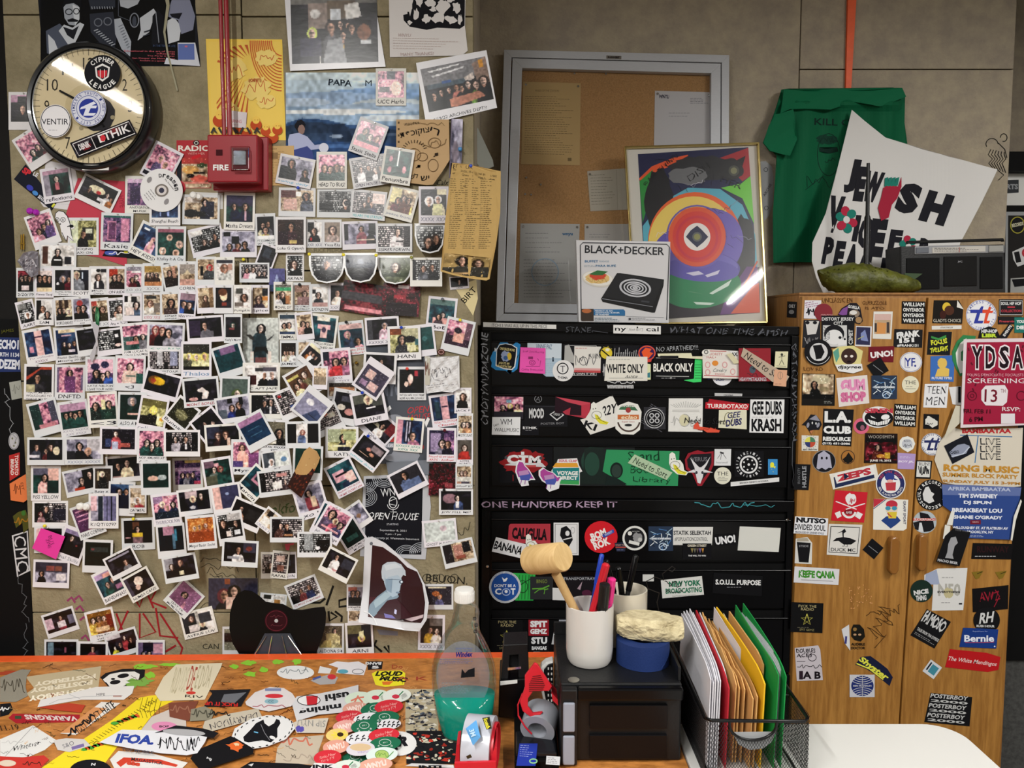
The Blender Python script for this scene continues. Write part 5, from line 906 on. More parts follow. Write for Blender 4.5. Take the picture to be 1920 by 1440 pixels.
P=S([(931,656),(936,646),(948,644),(960,646),(970,652),(969,668),(966,688),(960,694),(944,692),(929,686)],'dcdcdc').q([(932,656),(937,647),(948,645),(959,647),(968,653),(967,668),(964,687),(959,692),(944,690),(931,685)],'0f0f14').t('ONE FALSE MOVE',951,655,28,5,8,'d8c98a',b=.02).t('AND IT\'S AN',945,681,20,4.5,5,'d8c98a',b=.02).t('UP NORTH TRIP',945,687,28,4.5,6,'d8c98a',b=.02).q(blob(949,668,9,10,3,.2),'8a96b4').e(955,668,4,7,'c8a83a').e(948,671,4,4,'3a5a8a');st(P,'black badge shaped sticker with yellow lettering')
P=S([(989,643),(1053,644),(1052,706),(1024,706),(988,680)],'a9bccc').q([(989,643),(1053,644),(1052,672),(989,672)],'c3ced8').t('VINNIE PAZ',1020,650,30,9,2,'3a5a7a',b=.01).r(1037,674,3,8,0,'1c2a38').l([(1010,673),(1052,673)],1,'7a96ac').lines(1035,690,34,20,5,'8fa9bd');st(P,'pale blue misty landscape sticker')
P=Pr(PST,[(976,651),(1023,653),(1022,701),(974,698)],'e456ac',lift=lambda x,y:.001+.003*(y-650)/50).t('Snail Smuckering',1000,660,40,5,3,'8a2a64',j=.4).t('Crime Prevention',998,693,40,4.5,2,'8a2a64',j=.4).ring(998,680,6,5,1,'8a2a64').l([(986,687),(1012,687),(1014,676)],1,'8a2a64').r(995,671,9,5,0,'8a2a64').ring(998,680,3,2.6,.8,'8a2a64').l([(1010,676),(1008,672)],.8,'8a2a64')
thing(P,'sticky_note','bright pink sticky note with snail doodle on the top drawer','note')
P=S([(1057,646),(1065,645),(1120,648),(1120,706),(1060,704)],'1a1a1e').l([(1063,648),(1118,648),(1118,704),(1066,704)],.8,'c9c9c9').q([(1059,648),(1067,646),(1078,672),(1078,682),(1058,676)],'a9a9a6').t('WE OWN IT WE',1092,701,46,4,0,'c9c9c9',b=.02);st(P,'black and white sleeve sticker mostly covered')
P=S([(1077,649),(1127,650),(1126,699),(1076,698)],'d8d5cf').q([(1077,690),(1126,691),(1126,699),(1076,698)],'b94a4c').q([(1077,690),(1126,691),(1126,695),(1077,694)],'d09a98').scrib(1100,675,44,22,'3a3a40',2,16,1).ring(1094,677,8,8,1,'3a3a40').lines(1094,653,30,4,1,'b94a4c').t('IF WIN',1114,668,20,10,-4,'3a3a40',b=-.01);st(P,'cartoon sticker with red checked lower edge')
for i in range(8):pass
P=S(ellpts(1056,695,20,20),'dddcdc').ring(1055,691,11,11,2,'1a1a20').t('T',1055,692,9,12,0,'1a1a20',b=-.005).t('THEMA',1055,708,19,4.5,4,'1a1a20',b=.01);st(P,'round white sticker with capital T seal')
P=S(ellpts(1137,662,14,14),'17171a').e(1137,662,11,11,'d8c23a').l([(1127,655),(1147,672)],2.4,'17171a').e(1139,656,4,3,'e2ddc8').arc('NO PEGLEG',1137,662,12.5,40,320,2,'d8c23a');st(P,'round yellow and black sticker')
P=S(pxbox(1150,648,1198,669),'111116').lines(1174,662,40,9,1,'8a8a8e')
for i in range(12):P.l([(1152+i*4,668),(1153+i*4,668-random.Random(i).uniform(5,17))],1.1,'b9b9ba')
st(P,'black sticker with white grass blades')
P=S([(1128,676),(1190,672),(1212,674),(1212,716),(1150,720),(1130,712)],'0f0f14').scrib(1134,695,8,30,'c9c9ca',3,9,1.4).scrib(1165,717,50,5,'c9c9ca',4,14,1.4);st(P,'black torn sticker edge')
P=S([(1205,680),(1220,683),(1220,712),(1204,712)],'d8dcae').q([(1212,700),(1219,698),(1219,708),(1212,708)],'3a7a84');st(P)
P=S(ellpts(1213,662,17,15),'3a1c50').ring(1213,662,16,14,2,'e0582c').q([(1203,660),(1210,652),(1222,654),(1218,660),(1225,662),(1216,672),(1206,668)],'e0582c').q([(1208,674),(1222,672),(1221,678),(1210,680)],'c8403a');st(P,'round purple and orange sticker')
P=S([(1137,668),(1214,669),(1214,714),(1133,714)],'dcd9cf').t('WHITE ONLY',1172,691,70,17,0,'1b1b1f',b=.03).lines(1170,674,56,3,1,'8a8a86').t('Ashlie',1184,706,24,6,0,'4a4a4a',sh=.4,j=.5).l([(1142,709),(1206,709)],.6,'6a6a6a');st(P,'cream rectangular sticker with condensed black lettering')
st(Pr(PST,pxbox(1137,720,1190,730),None,off=.002).t('wmwmmwwwmn',1163,725,50,7,0,'b5b5b6',b=.06),name='sticker_residue')
st(Pr(PST,pxbox(1230,648,1312,660),None).t('NO APARTHEID!!!',1270,653,78,9,-3,'a2a4a8',j=.5),name='paint_pen_tag',label='white paint pen lettering')
P=S([(1226,668),(1300,671),(1300,712),(1224,711)],'0b0b0e').t('BLACK ONLY',1262,689,74,16,0,'e6e4de',b=.03).l([(1230,671),(1272,672)],.7,'d8d8d8').l([(1230,705),(1292,706)],.7,'d8d8d8').t('♥',1258,709,3,3,0,'d8d8d8').lines(1262,709,44,2,1,'9a9a9a');st(P,'black sticker with condensed white lettering')
P=S([(1303,672),(1317,675),(1315,716),(1300,717),(1282,713),(1301,710)],'3fce6a')
for i in range(6):P.l([(1303,684+i*5),(1314,684+i*5)],.8,'1a3a24')
st(P,'neon green sticker edge')
P=Pr(PST,[(1233,663),(1296,662),(1298,668),(1320,668),(1334,656),(1336,662),(1322,674),(1234,668)],'dcd8b8',lift=lambda x,y:.004+0*x).r(1255,669,34,4,0,'16161a');st(P,'peeling rolled cream backing','peeled_backing')
P=S(ellpts(1354,705,19,18),'dfdfe4').t('DLSU',1350,711,16,6,0,'2c3a70',b=.03).e(1329,709,3,3,'2c3a70');st(P)
P=S([(1317,658),(1328,655),(1384,658),(1388,684),(1386,710),(1318,709)],'dcd6cf').t('PRIORITY',1340,664,30,5,0,'b3484a').t('MAIL+',1334,670,18,4,0,'b3484a').l([(1320,704),(1386,706)],1.4,'b3484a').l([(1330,658),(1362,659)],1.4,'b3484a').e(1341,681,6,5,'d88a3a').t('Cavalry',1350,695,26,8,0,'4a5a5c',j=.4,sh=.2).t('Division',1350,701,18,3,0,'b3484a')
for x,y in((1327,684),(1359,684),(1327,698),(1374,697)):P.ring(x,y,5,6,1.6,'d59a9c')
st(P,'postal label sticker with orange dot and writing')
P=S(ellpts(1324,661,8,6),'dedbd4').ring(1324,660,4,4,1.4,'1a1a1e');st(P)
P=S([(1366,657),(1384,659),(1383,666),(1378,668)],'dedede').t('AX',1377,664,12,7,0,'1a1a1e',b=.04);st(P)
P=Pr(PST,[(1362,664),(1372,662),(1388,681),(1376,682)],'cfc9a8',lift=lambda x,y:.003+0*x);st(P,'curled corner of backing paper','peeled_backing')
P=S(pxbox(1385,653,1445,715),'8e2630').lines(1415,659,50,4,1,'3a3a40').t('HEAVYMETALKINGS',1412,711,50,7,0,'b9bcc2',b=.02).e(1411,693,6,7,'4a5560').q([(1404,686),(1411,690),(1420,685),(1414,694)],'2c343c');P.scrib(1411,703,20,8,'3a2a30',4,8,1);st(P,'square dark red sticker with winged emblem')
P=Pr(PST,[(1394,652),(1480,706),(1474,716),(1448,716),(1389,668)],'b5a391',lift=lambda x,y:.001+0*x).t('Need to Sort',1433,688,84,13,33,'1c1a1c',sh=.1,j=.6);thing(P,'masking_tape','diagonal tan tape reading Need to Sort on the top drawer','tape')
P=S([(1454,659),(1478,659),(1476,690),(1452,689)],'d8d3b0').e(1466,665,2.4,2.6,'3a3a34').l([(1466,667),(1466,675),(1461,684)],1,'3a3a34').l([(1466,675),(1470,684)],1,'3a3a34').l([(1460,670),(1472,667)],1,'3a3a34').l([(1456,686),(1474,687)],.8,'6a6a60');st(P,'cream sticker of a walking stick figure')
P=S([(1452,693),(1476,694),(1474,725),(1450,723)],'d3a284').l([(1463,697),(1463,712)],1,'8a7a6a').ring(1463,704,5,7,.8,'8a7a6a').lines(1462,720,18,3,1,'8a5a44');st(P,'salmon pink small sticker')
CUR[1]=DR1[1]
P=S([(926,742),(982,744),(981,786),(926,782)],'27242c');P.img(954,758,54,28,1,pic('pk 30,70,14,k 55,60,12,k,y 80,62,14,d8c89a,k o50,30,10,12,7aa8c0',34,20,3));st(P,'photo sticker of people at a show')
P=S([(923,782),(976,782),(975,816),(922,815)],'dfe0e2').t('WM',949,791,22,11,0,'2a2a30',b=-.006).t('SAM',930,797,10,4,-18,'2a2a30').t('WALLMUSIC',950,806,46,7,1,'3a3a40');st(P,'white rectangular sticker with WM lettering')
P=S([(978,788),(1010,788),(1010,816),(978,816)],'111116').r(993,794,14,8,0,'c9c9cc').t('X',993,794,7,7,0,'111116',b=.05).t('ETHIK',994,802,27,5,0,'e0e0e2',b=.03).lines(994,807,18,2,1,'9a9a9e');st(P,'small black sticker with boxed emblem')
P=S(pxbox(983,760,1064,800),'141418').l([(984,761),(1064,763)],.7,'3a3a40').t('MOOD',1006,775,28,19,0,'c9cacc',b=.05).q([(1030,777),(1044,768),(1058,778),(1044,789)],'c9cacc').q([(1033,777),(1044,770),(1055,778),(1044,786)],'141418').t('URBAN',1044,777,12,5,8,'c9cacc').t('POSTER BOY',1036,794,44,4,-2,'8a8b90');st(P,'black sticker with blocky white capitals and diamond')
st(Pr(PST,pxbox(1000,740,1018,756),None).ring(1009,748,7,7,.9,'8a8b90').t('A',1009,748,8,8,10,'8a8b90',b=-.02),name='paint_pen_tag')
P=S([(1041,743),(1107,755),(1104,786),(1040,773)],'25131c').q([(1042,744),(1107,755),(1105,764),(1064,754)],'c04454').q([(1090,760),(1107,757),(1104,786),(1090,780)],'b43848').q([(1055,772),(1070,764),(1068,778),(1104,780),(1104,786),(1060,777)],'a83444');st(P,'dark red photo sticker of a stage')
P=S([(1105,773),(1110,760),(1148,741),(1170,785),(1152,800),(1107,815),(1088,787),(1098,784)],'dcdad4').t('22Y',1143,768,28,18,-14,'16161a',b=.02,sh=.3).t('KI',1107,798,24,13,22,'16161a',b=.03);st(P,'cream diamond shaped sticker with brush letters')
def banana(x,y,s=1.):
 f=lambda*p:[(x+a*s,y+b*s)for a,b in p]
 P=S(f((-7,-26),(-2,-30),(4,-26),(6,-14),(14,-14),(20,-6),(22,6),(30,10),(26,16),(8,14),(-4,4),(-8,-8)),'e2e2da').q(f((0,-6),(6,-4),(14,6),(28,10),(24,15),(10,13),(2,4)),'d8d03a').l(f((4,-4),(10,5),(24,12)),.8,'3a3a20').e(x-3*s,y-16*s,1,1,'1a1a1e').e(x+2*s,y-17*s,1,1,'1a1a1e').ring(x+4*s,y-4*s,10*s,8*s,.8,'4a4a3a');st(P,'peeled smiling banana sticker')
banana(1115,782,.95)
P=S([(1152,778),(1160,760),(1178,753),(1196,758),(1203,772),(1200,806),(1188,815),(1165,814),(1154,804)],'dfded8').q([(1166,760),(1188,760),(1196,770),(1160,768)],'3f6a4c').t('IMPORTED',1178,761,26,4,0,'dfded8',b=.03).r(1178,782,40,9,0,'c06a3a').t('eclao',1180,782,30,7,0,'e8e0c0',b=.02,sh=.2).e(1178,769,5,5,'9c3a3a').ring(1179,788,22,22,3,'4a3a34',a0=10,a1=170).t('Super Seco',1178,791,24,3,0,'a83a3a').e(1178,797,7,2.4,'2a2a2a');st(P,'oval beer label sticker with green and orange bands')
P=S(pxbox(1207,763,1248,805),'2b2b30').lines(1228,784,40,42,12,'55555c',30,1.2).e(1227,784,19,19,'121216').ring(1227,784,19,19,1.4,'b9babd').ring(1227,784,15,15,1,'b9babd')
for a,b in((-5,-5),(5,-5),(-5,5),(5,5)):P.e(1227+a,784+b,4.6,4.6,'b9babd').e(1227+a,784+b,2.6,2.6,'121216')
st(P,'round black seal sticker on patterned square')
P=S([(1254,747),(1318,747),(1317,810),(1253,809)],'dddcd8');
for i in range(13):P.l([(1286+6*(i-6)*.5,764),(1286+9.5*(i-6)*.5,752+abs(i-6)*1.1)],.8,'9a9a98')
P.r(1286,770,50,4,0,'c9c8c4').scrib(1286,790,54,24,'b0afac',3,22,.9).ring(1284,788,10,12,1,'a3a29e').q(blob(1283,788,9,11,3,.1),'cfcaaa');st(P,'white square sticker with fan shaped line drawing')
P=S([(1330,748),(1403,758),(1402,766),(1324,764)],'a3202c');P.q([(1323,754),(1405,757),(1403,769),(1322,766)],'b8222e').t('TURRBOTAX®',1364,761.5,76,8.5,1,'e8dcd8',b=.03);st(P,'long red sticker with white capitals')
st(S([(1340,737),(1392,738),(1391,746),(1340,745)],'b9b9ba').t('CBGB&A',1366,741,18,3,0,'3a3a3e',b=.02),'small silver label strip')
P=S([(1348,769),(1400,768),(1400,805),(1347,802)],'d8d5bc').t('GEE',1376,778,24,11,-6,'2c2a5a',b=.02,sh=.3).t('DUBS',1376,792,30,13,-8,'2c2a5a',b=.04,sh=.2).ring(1366,785,8,12,1.2,'6a6440');st(P,'rounded cream sticker with slanted letters')
P=S([(1301,797),(1308,790),(1312,800),(1336,803),(1350,807),(1348,811),(1326,811),(1318,806),(1300,804)],'d8523c').scrib(1326,804,36,6,'8a2a1c',5,9,1);st(P,'orange brush lettering sticker')
P=Pr(PST,[(1282,778),(1364,779),(1364,800),(1282,796)],None);P.t('Need to Sort',1322,789,76,11,2,'1c1a1c',sh=.1,j=.6);thing(P,'clear_tape','clear tape reading Need to Sort on the second drawer','tape')
P=S([(1407,749),(1471,749),(1469,812),(1405,811)],'dfdfe0').t('GEE DUBS',1438,765,56,26,0,'101014',b=.04).t('KRASH',1437,797,56,24,0,'101014',b=.04).lines(1438,782,56,2,1,'6a6a6e');st(P,'white square sticker with stacked black capitals')
CUR[1]=DR1[2]
P=S(pxbox(937,838,1036,905),'0c0c10').q(blob(982,866,42,22,5,.16,40),'8a1c20').t('CTM',982,862,64,17,2,'d8d8da',b=.06).q([(946,872),(958,868),(1016,868),(1024,876)],'c9c9cc').r(995,874,20,4,0,'b5484a').e(949,858,3,3,'4a4a50').e(1014,859,3,3,'4a4a50').r(980,850,6,6,0,'d8d8da').l([(962,890),(962,902)],1.4,'8a1c20').l([(1010,884),(1010,892)],1.4,'8a1c20');st(P,'black sticker with white letters over red splatter')
P=S(pxbox(1038,836,1190,911),'0f1417').q(blob(1112,865,22,28,4,.04),'1b3a30').q([(1096,840),(1130,838),(1138,852),(1134,876),(1172,908),(1060,908),(1094,880)],'101f1c').e(1110,870,14,22,'1e4034');st(P,'dark green tinted portrait sticker',m=MG)
P=S([(1137,843),(1274,846),(1271,911),(1175,910),(1130,884)],'2f8a58').t('S and',1207,855,58,18,0,'123a24',j=1).t('Book',1205,880,46,14,0,'123a24',j=1).t('Library',1222,901,72,12,2,'123a24',j=1).e(1156,882,12,15,'12211c').e(1156,883,9,12,'2a3a34').q([(1138,890),(1156,896),(1176,908),(1134,910)],'14201e');st(P,'green sticker with dark handwriting and small face')
P=Pr(PST,[(1190,852),(1261,886),(1250,900),(1177,868)],'a9bfa0',lift=lambda x,y:.001+0*x).t('Need to Sort',1220,877,68,12,25,'16221a',sh=.1,j=.6);thing(P,'masking_tape','pale tape reading Need to Sort across the green sticker','tape')
P=S([(1046,861),(1082,859),(1086,873),(1092,884),(1087,886),(1087,910),(1036,908),(1034,882),(1043,870)],'dcdcdc').t('SOUL CLAP',1065,864,34,5,1,'c2345a',b=.03).q([(1042,868),(1082,868),(1085,876),(1036,876)],'d89a34').q([(1036,878),(1086,877),(1086,909),(1037,907)],'1f7a7c').q([(1037,900),(1086,901),(1086,909),(1037,907)],'3a9a54').t('VOYAGE',1064,887,40,8,1,'dfe0dc',b=.05).t('DIRECT',1064,896,38,7,1,'dfe0dc',b=.05);st(P,'teal and orange house shaped sticker')
def pigeon(x,y,f_=1):
 g_=lambda*p:[(x+a,y+b)for a,b in p];o=g_((-14,-20),(-10,-28),(-2,-26),(2,-18),(10,-10),(16,0),(22,10),(14,10),(8,12),(10,20),(-4,22),(-8,16),(-12,6),(-16,-6))if f_>0 else g_((-20,-16),(-12,-22),(-4,-16),(8,-12),(18,-2),(24,-2),(20,6),(18,18),(0,24),(-6,18),(-4,10),(-14,4),(-20,-6))
 P=S(o,'e2e2e6');i=[(x+(a-x)*.84,y+(b-y)*.84-1)for a,b in o];P.q([q for q in i if q[1]<y+12],'a84494').q([(x-10,y-4),(x+8,y-8),(x+14,y+2),(x+10,y+11),(x-6,y+10)],'4a56a8').q([(x-10,y-6),(x+8,y-9),(x+10,y-1),(x-8,y+2)],'b88ab8').l([(x-4,y+10),(x-6,y+18)],1.4,'8a4a94').l([(x+3,y+10),(x+2,y+18)],1.4,'8a4a94');st(P,'purple and blue pigeon sticker')
pigeon(982,890,1);pigeon(1030,898,-1);banana(1262,876,.95)
P=S([(1284,862),(1290,850),(1308,844),(1322,848),(1338,846),(1338,872),(1330,890),(1316,911),(1308,911),(1298,888),(1286,880)],'8e1f2c').q([(1288,862),(1296,852),(1334,850),(1334,868),(1326,888),(1312,906),(1302,888),(1290,876)],'18181e').t('VERUS',1311,861,30,8,0,'6a6a70',b=.02).q([(1294,858),(1307,872),(1311,876),(1304,880),(1300,872)],'d3d3d6').q([(1332,856),(1322,870),(1315,876),(1320,880),(1326,870)],'d3d3d6').q([(1302,876),(1320,876),(1318,894),(1313,907),(1308,905),(1305,892)],'d3d3d6').q([(1286,886),(1302,880),(1304,886)],'d3d3d6').q([(1337,886),(1320,880),(1318,886)],'d3d3d6').e(1306,886,2,3,'3a3a44').e(1317,886,2,3,'3a3a44');st(P,'horned goat skull sticker edged in red')
P=S([(1340,842),(1371,842),(1370,873),(1339,873)],'d9dadc').l([(1350,848),(1357,850)],3,'2a2a2e').l([(1352,850),(1345,860)],.8,'3a3a3e').l([(1353,850),(1351,862)],.8,'3a3a3e').l([(1355,850),(1362,860)],.8,'3a3a3e').t('heartwolf',1354,867,22,3.4,0,'8a8c90');st(P,'white square sticker with an insect')
P=S(ellpts(1355,892,16,16),'d8d6c4').t('THE',1355,888,21,7,0,'2a2a2e').lines(1355,895,16,3,1,'4a4a4e').l([(1345,898),(1365,898)],.8,'4a4a4e').l([(1347,901),(1363,901)],.8,'4a4a4e');st(P,'round cream sticker lettered THE')
P=S(pxbox(1377,846,1432,894),'0c0c10').ring(1404,871,17,17,3.4,'d8d8da').arc('.i!l.i!.l:i.!l.i:.l!i.',1404,871,22,0,345,5,'c9c9cc')
for i in range(7):P.e(1404+10*math.cos(i*.9),871+10*math.sin(i*.9),1.7,1.7,'d8d8da')
P.e(1404,871,2.4,2.4,'d8d8da');st(P,'black sticker with white petri dish ring')
st(S(pxbox(1440,861,1458,890),'3a86c0').t('&',1449,876,13,19,0,'e0dc3a',b=.06),'blue sticker with yellow ampersand')
st(S([(1370,904),(1461,895),(1461,903),(1370,912)],'d8d8d8').t('BRINSKA DJINETO & SONIKA',1414,904,54,3.6,-5,'1a1a1e',b=.03),'thin white label strip, tilted')
CUR[:]=[PRL,U2]
st(Pr(PRL,pxbox(903,938,1160,958),None).t('ONE HUNDRED KEEP IT',1030,946,254,12,0,'a58ea6',b=.012,j=.9),'lilac paint pen lettering along the rail','paint_pen_tag')
st(Pr(PRL,pxbox(1298,938,1456,958),None).scrib(1360,947,110,12,'3c8c94',4,16,1.6).scrib(1425,949,60,6,'3c8c94',7,8,1.2),'teal paint pen tag','paint_pen_tag')
for x,y,lb in((914,1062,0),(1476,975,0)):MB().lathe([(.004,0),(.005,.002),(.003,.004)],PRL.at(x,y),(0,-1,0),12).out('lock',M_chrome,U2,smooth=True)
CUR[:]=[PST,DR2[0]]
P=S([(957,982),(1032,982),(1032,1020),(952,1018),(954,986)],'a83440').t('CALIGULA',993,1001,66,22,3,'150a0e',b=.05);st(P,'red sticker with gothic black lettering')
P=S([(930,1007),(988,1021),(982,1048),(922,1034)],'d6d7da').t('BANANA',953,1027,54,16,14,'101014',b=.03,sh=.1,j=.8);st(P,'tilted white sticker with spiky black lettering')
banana(992,1025,.8)
P=S(pxbox(1038,980,1085,1041),'d9d9da').l([(1041,983),(1082,983),(1082,1038),(1041,1038),(1041,983)],.9,'2a2a2e').q([(1052,990),(1062,986),(1070,994),(1072,1004),(1074,1012),(1064,1030),(1056,1014),(1050,1004)],'101014').e(1064,1000,4,5,'d9d9da').l([(1056,1012),(1072,1008)],2,'d9d9da').ring(1074,994,4,6,.7,'8a8a8e');st(P,'white sticker of a crouching black haired figure')
P=S(ellpts(1127,1007,31,30),'c81d28').t('BOM',1122,1002,30,14,-22,'e6e2e0',b=.05).t('BUS',1118,1011,22,8,-22,'e6e2e0',b=.05).t('ROK',1128,1019,32,15,-22,'e6e2e0',b=.05).q([(1129,1003),(1150,992),(1152,998),(1132,1009)],'2f4aa0').t('WHISKEY',1141,1000,16,4,-28,'e6e2e0');st(P,'large round red sticker with white block letters')
P=S([(1152,1018),(1174,1016),(1172,1034),(1156,1034)],'23273a').t('WHAT THE',1163,1022,18,3,0,'c9a08a').r(1164,1026,20,2,0,'b5483a').lines(1163,1031,12,4,1,'6a7aa8');st(P)
P=S(ellpts(1190,1009,23,24),'16161a').ring(1190,1009,23,23,4,'d6d6d2').e(1181,1000,4,4,'d6d6d2').q(blob(1196,1008,9,9,3,.2),'8a8a8c').e(1200,1012,4,4,'b9b9b8').r(1189,1018,20,6,14,'d6d6d2').t('wry.me',1192,997,14,3,0,'b9b9b8');st(P,'round black and white smiley sticker')
def bike(x,y,w,h):
 P=S(pxbox(x-w/2,y-h/2,x+w/2,y+h/2),'26344a');r=random.Random(3)
 for i in range(20):a=r.uniform(0,6.3);cx,cy=x+r.uniform(-.36,.36)*w,y+r.uniform(-.4,.4)*h;l_=r.uniform(4,9);P.l([(cx-l_*math.cos(a),cy-min(l_,5)*math.sin(a)),(cx+l_*math.cos(a),cy+min(l_,5)*math.sin(a))],1.3,r.choice(['c9d6e0','0f1722','4a78b0','9ab8cc','dfe6ea']))
 P.r(x,y,w*.84,4,0,'8a96a4').t('THE CYPHERS',x,y,w*.8,3,0,'e2e4e8',b=.03).ring(x+4,y+h*.32,8,7,1.6,'b9cbe0').l([(x-2,y+h*.36),(x+4,y+h*.26),(x+10,y+h*.36)],1.4,'b9cbe0');st(P,'blue and white tangled collage sticker')
bike(1239,1010,46,46)
P=S([(1262,988),(1337,988),(1335,1022),(1262,1022)],'d3d2ce').t('STATIK SELEKTAH',1298,999,70,8,0,'2a2a2e',b=.03).t('#POPULATIONCONTROL',1296,1011,62,8,0,'2a2a2e');st(P,'grey rectangular sticker with two lines of capitals')
P=S(pxbox(1280,1019,1334,1048),'0c0c10').t('GREEN STREET',1307,1023,36,4.5,0,'d0c9b8',b=.03).t('THE WILL TO WIN',1307,1042,33,3,0,'d8d8d8',b=.03)
for i,c_ in enumerate(('8a7a4a','6a6a5a','5a4a44','6a5a8a','b5803a')):P.q([(1295+i*5,1028),(1300+i*5,1028),(1298+i*5,1037)],c_)
st(P,'black sticker with small figures under cream lettering')
st(S([(1340,1003),(1381,1000),(1381,1022),(1340,1024)],'0b0b0e').t('UNO!',1360,1012,38,15,-8,'dedee0',b=.05),'black sticker with rounded white letters')
st(S([(1387,987),(1464,990),(1460,1035),(1383,1032)],'cfcfc9'),'blank white rounded rectangle sticker')
CUR[1]=DR2[1]
P=S([(962,1074),(1004,1076),(1000,1126),(966,1126)],'2aa044')
for i in range(6):P.l([(968+i*6,1078),(966+i*6,1124)],1,'15381c')
P.l([(970,1100),(1000,1082)],1.6,'15381c').ring(980,1100,10,12,1.4,'15381c');st(P,'bright green panelled sticker')
P=S(ellpts(947,1101,30,30),'b9bcc2').e(947,1101,26,26,'1f4a94').arc('UNITED NATIONS',947,1101,27.5,-140,-40,3,'3a5a9a').q([(941,1082),(946,1086),(950,1083),(952,1084),(949,1090),(944,1091)],'e2e4ea').t("DON'T BE A",947,1098,40,6,0,'e2e4ea',b=.02).t('C',934,1109,12,12,0,'e2e4ea',b=.04).ring(949,1110,8,7,1.6,'a9b9dc').t('T',962,1109,9,12,0,'e2e4ea',b=.04).e(949,1109,3,3,'e2e4ea');st(P,'round blue sticker with dove and white rim')
P=S(pxbox(994,1081,1037,1124),'26272a').t('BINGO',1016,1090,20,7,0,'7a8a3a').l([(998,1104),(1018,1103),(1030,1098)],2.4,'5a9a34').l([(1002,1112),(1010,1106),(1022,1104),(1020,1114)],1.6,'5a9a34').l([(1020,1106),(1028,1104)],2,'5a9a34');st(P,'charcoal sticker with green creature')
P=S(pxbox(1046,1080,1112,1125),'141116').t('TRANSPORTRAY',1086,1085,60,5,0,'a9abb2',b=.01).q([(1082,1104),(1092,1090),(1088,1106)],'a08a96').e(1100,1112,9,6,'4a1c34');st(P,'black and plum photo sticker')
st(S([(1036,1102),(1064,1103),(1064,1126),(1036,1125)],'d0d0d0'),'plain white small square sticker')
P=S([(1239,1088),(1316,1080),(1320,1115),(1242,1122)],'d0d0cc').t('NEW YORK',1284,1094,60,11,-3,'1f6a4c',b=.05).t('BROADCASTING',1282,1107,68,10,-3,'1f6a4c',b=.04).scrib(1262,1095,30,14,'2a2a28',4,10,1.6).scrib(1264,1108,34,10,'2a2a28',6,8,1.4).t('THATTICKETSCAN MADMEET',1282,1117,44,2.4,-3,'6a6a6a');st(P,'white sticker with green graffiti lettering')
P=S([(1338,1074),(1430,1080),(1428,1118),(1336,1112)],'0b0b0e').t('S.O.U.L. PURPOSE',1384,1092,85,10,1,'e0e0e0',b=.04).lines(1384,1101,42,2,1,'8a8a8e');st(P,'black sticker with bold white capitals')
st(S([(1205,1077),(1226,1077),(1226,1090),(1205,1090)],'c9c9c6'))
CUR[1]=DR2[2]
def star(x,y,r_,P,c_,w=1.3):p=[(x+r_*math.sin(R(144*i)),y-r_*math.cos(R(144*i)))for i in range(6)];return P.l(p,w,c_)
def radio(x,y,w,h,a=0):
 P=S(rectpts(x,y,w,h,a),'0b0b0d').t('FVCK THE',x+1,y-h*.38,w*.56,5,a,'b9ab7c').t('RADIO',x+1,y-h*.28,w*.4,5,a,'b9ab7c');star(x,y+h*.07,h*.2,P,'c9c25a').lines(x,y+h*.33,w*.6,2,1,'7a7460');P.t('SPIT GEMZ',x,y+h*.41,w*.46,4,a,'8a8258');st(P,'square black sticker with a gold star')
radio(950,1190,60,62)
P=S(pxbox(991,1161,1029,1192),'8e1a26').t('SPIT',1010,1170,32,12,0,'dedee0',b=.06).t('GEMZ',1010,1184,32,10,0,'dedee0',b=.06);st(P,'dark red square sticker with white capitals')
P=S(pxbox(991,1193,1029,1222),'0b0b0e').t('STU',1011,1201,30,13,0,'d6d8da',b=.06).t('BANGAS',1011,1215,28,7,0,'d6d8da',b=.05);st(P,'black square sticker with white capitals')
st(S([(1000,1222),(1013,1222),(1006,1235)],'c9c9c9'))
P=S([(1042,1166),(1062,1162),(1064,1210),(1034,1208)],'b5b6b8').q([(1048,1161),(1066,1162),(1066,1210),(1050,1208)],'8f929a').r(1056,1176,9,8,0,'dcdce0').q([(1039,1203),(1046,1203),(1043,1196)],'4a3a2a');st(P,'small silver plastic sleeve sticker')
# ================= wooden cupboard =================
cz=float(PC.at(1700,552)[2])
cup=empty('wooden_cupboard',(float(PC.at(1690,900)[0]),2.5,0),'tall oak veneer two door cupboard covered in stickers','cupboard')
ctop=[(1503,551),(1925,556)]
Z0=1900
def cq(pts,f,b,nm,m,par=cup,**kw):return slab(nm,pts,PC,f,b,m,par,**kw)
xl,xr=float(PC.at(1503,560)[0]),float(PC.at(1918,800)[0])
MB().box((xl,2.357,0),(xr,2.66,cz)).out('carcass',M_wood2,cup,bevel=.002)
dl=cq([(1504,556),(1737,558),(1678,1470),(1480,1480)],0,-.019,'door',M_wood,bevel=.0015)
dr=cq([(1741,558),(1922,560),(1872,1470),(1681,1470)],0,-.019,'door',M_wood,bevel=.0015)
MB().box((xl-.001,2.352,cz),(xr,2.662,cz+.006)).out('top_panel',M_wood2,cup)
for x,y0,y1,d in((1679,1007,1078,dl),(1732,1003,1072,dr)):
 a,b=PC.at(x,y0),PC.at(x-3,y1);L_=a[2]-b[2]
 k_=9 if x<1700 else 8;slab('handle',[(x-k_,y0+9),(x-k_*.7,y0+2),(x,y0),(x+k_*.7,y0+2),(x+k_,y0+9),(x+k_-2,y1-8),(x+k_*.5-2,y1-1),(x-3,y1),(x-k_*.7-2,y1-2),(x-k_-2,y1-8)],PC,.024,.0004,mat('varnished_wood_handle','8a5a26',.3,coat=.3),d,bevel=.005)
PCS=V(2.335-.0004);CUR[:]=[PCS,dl]
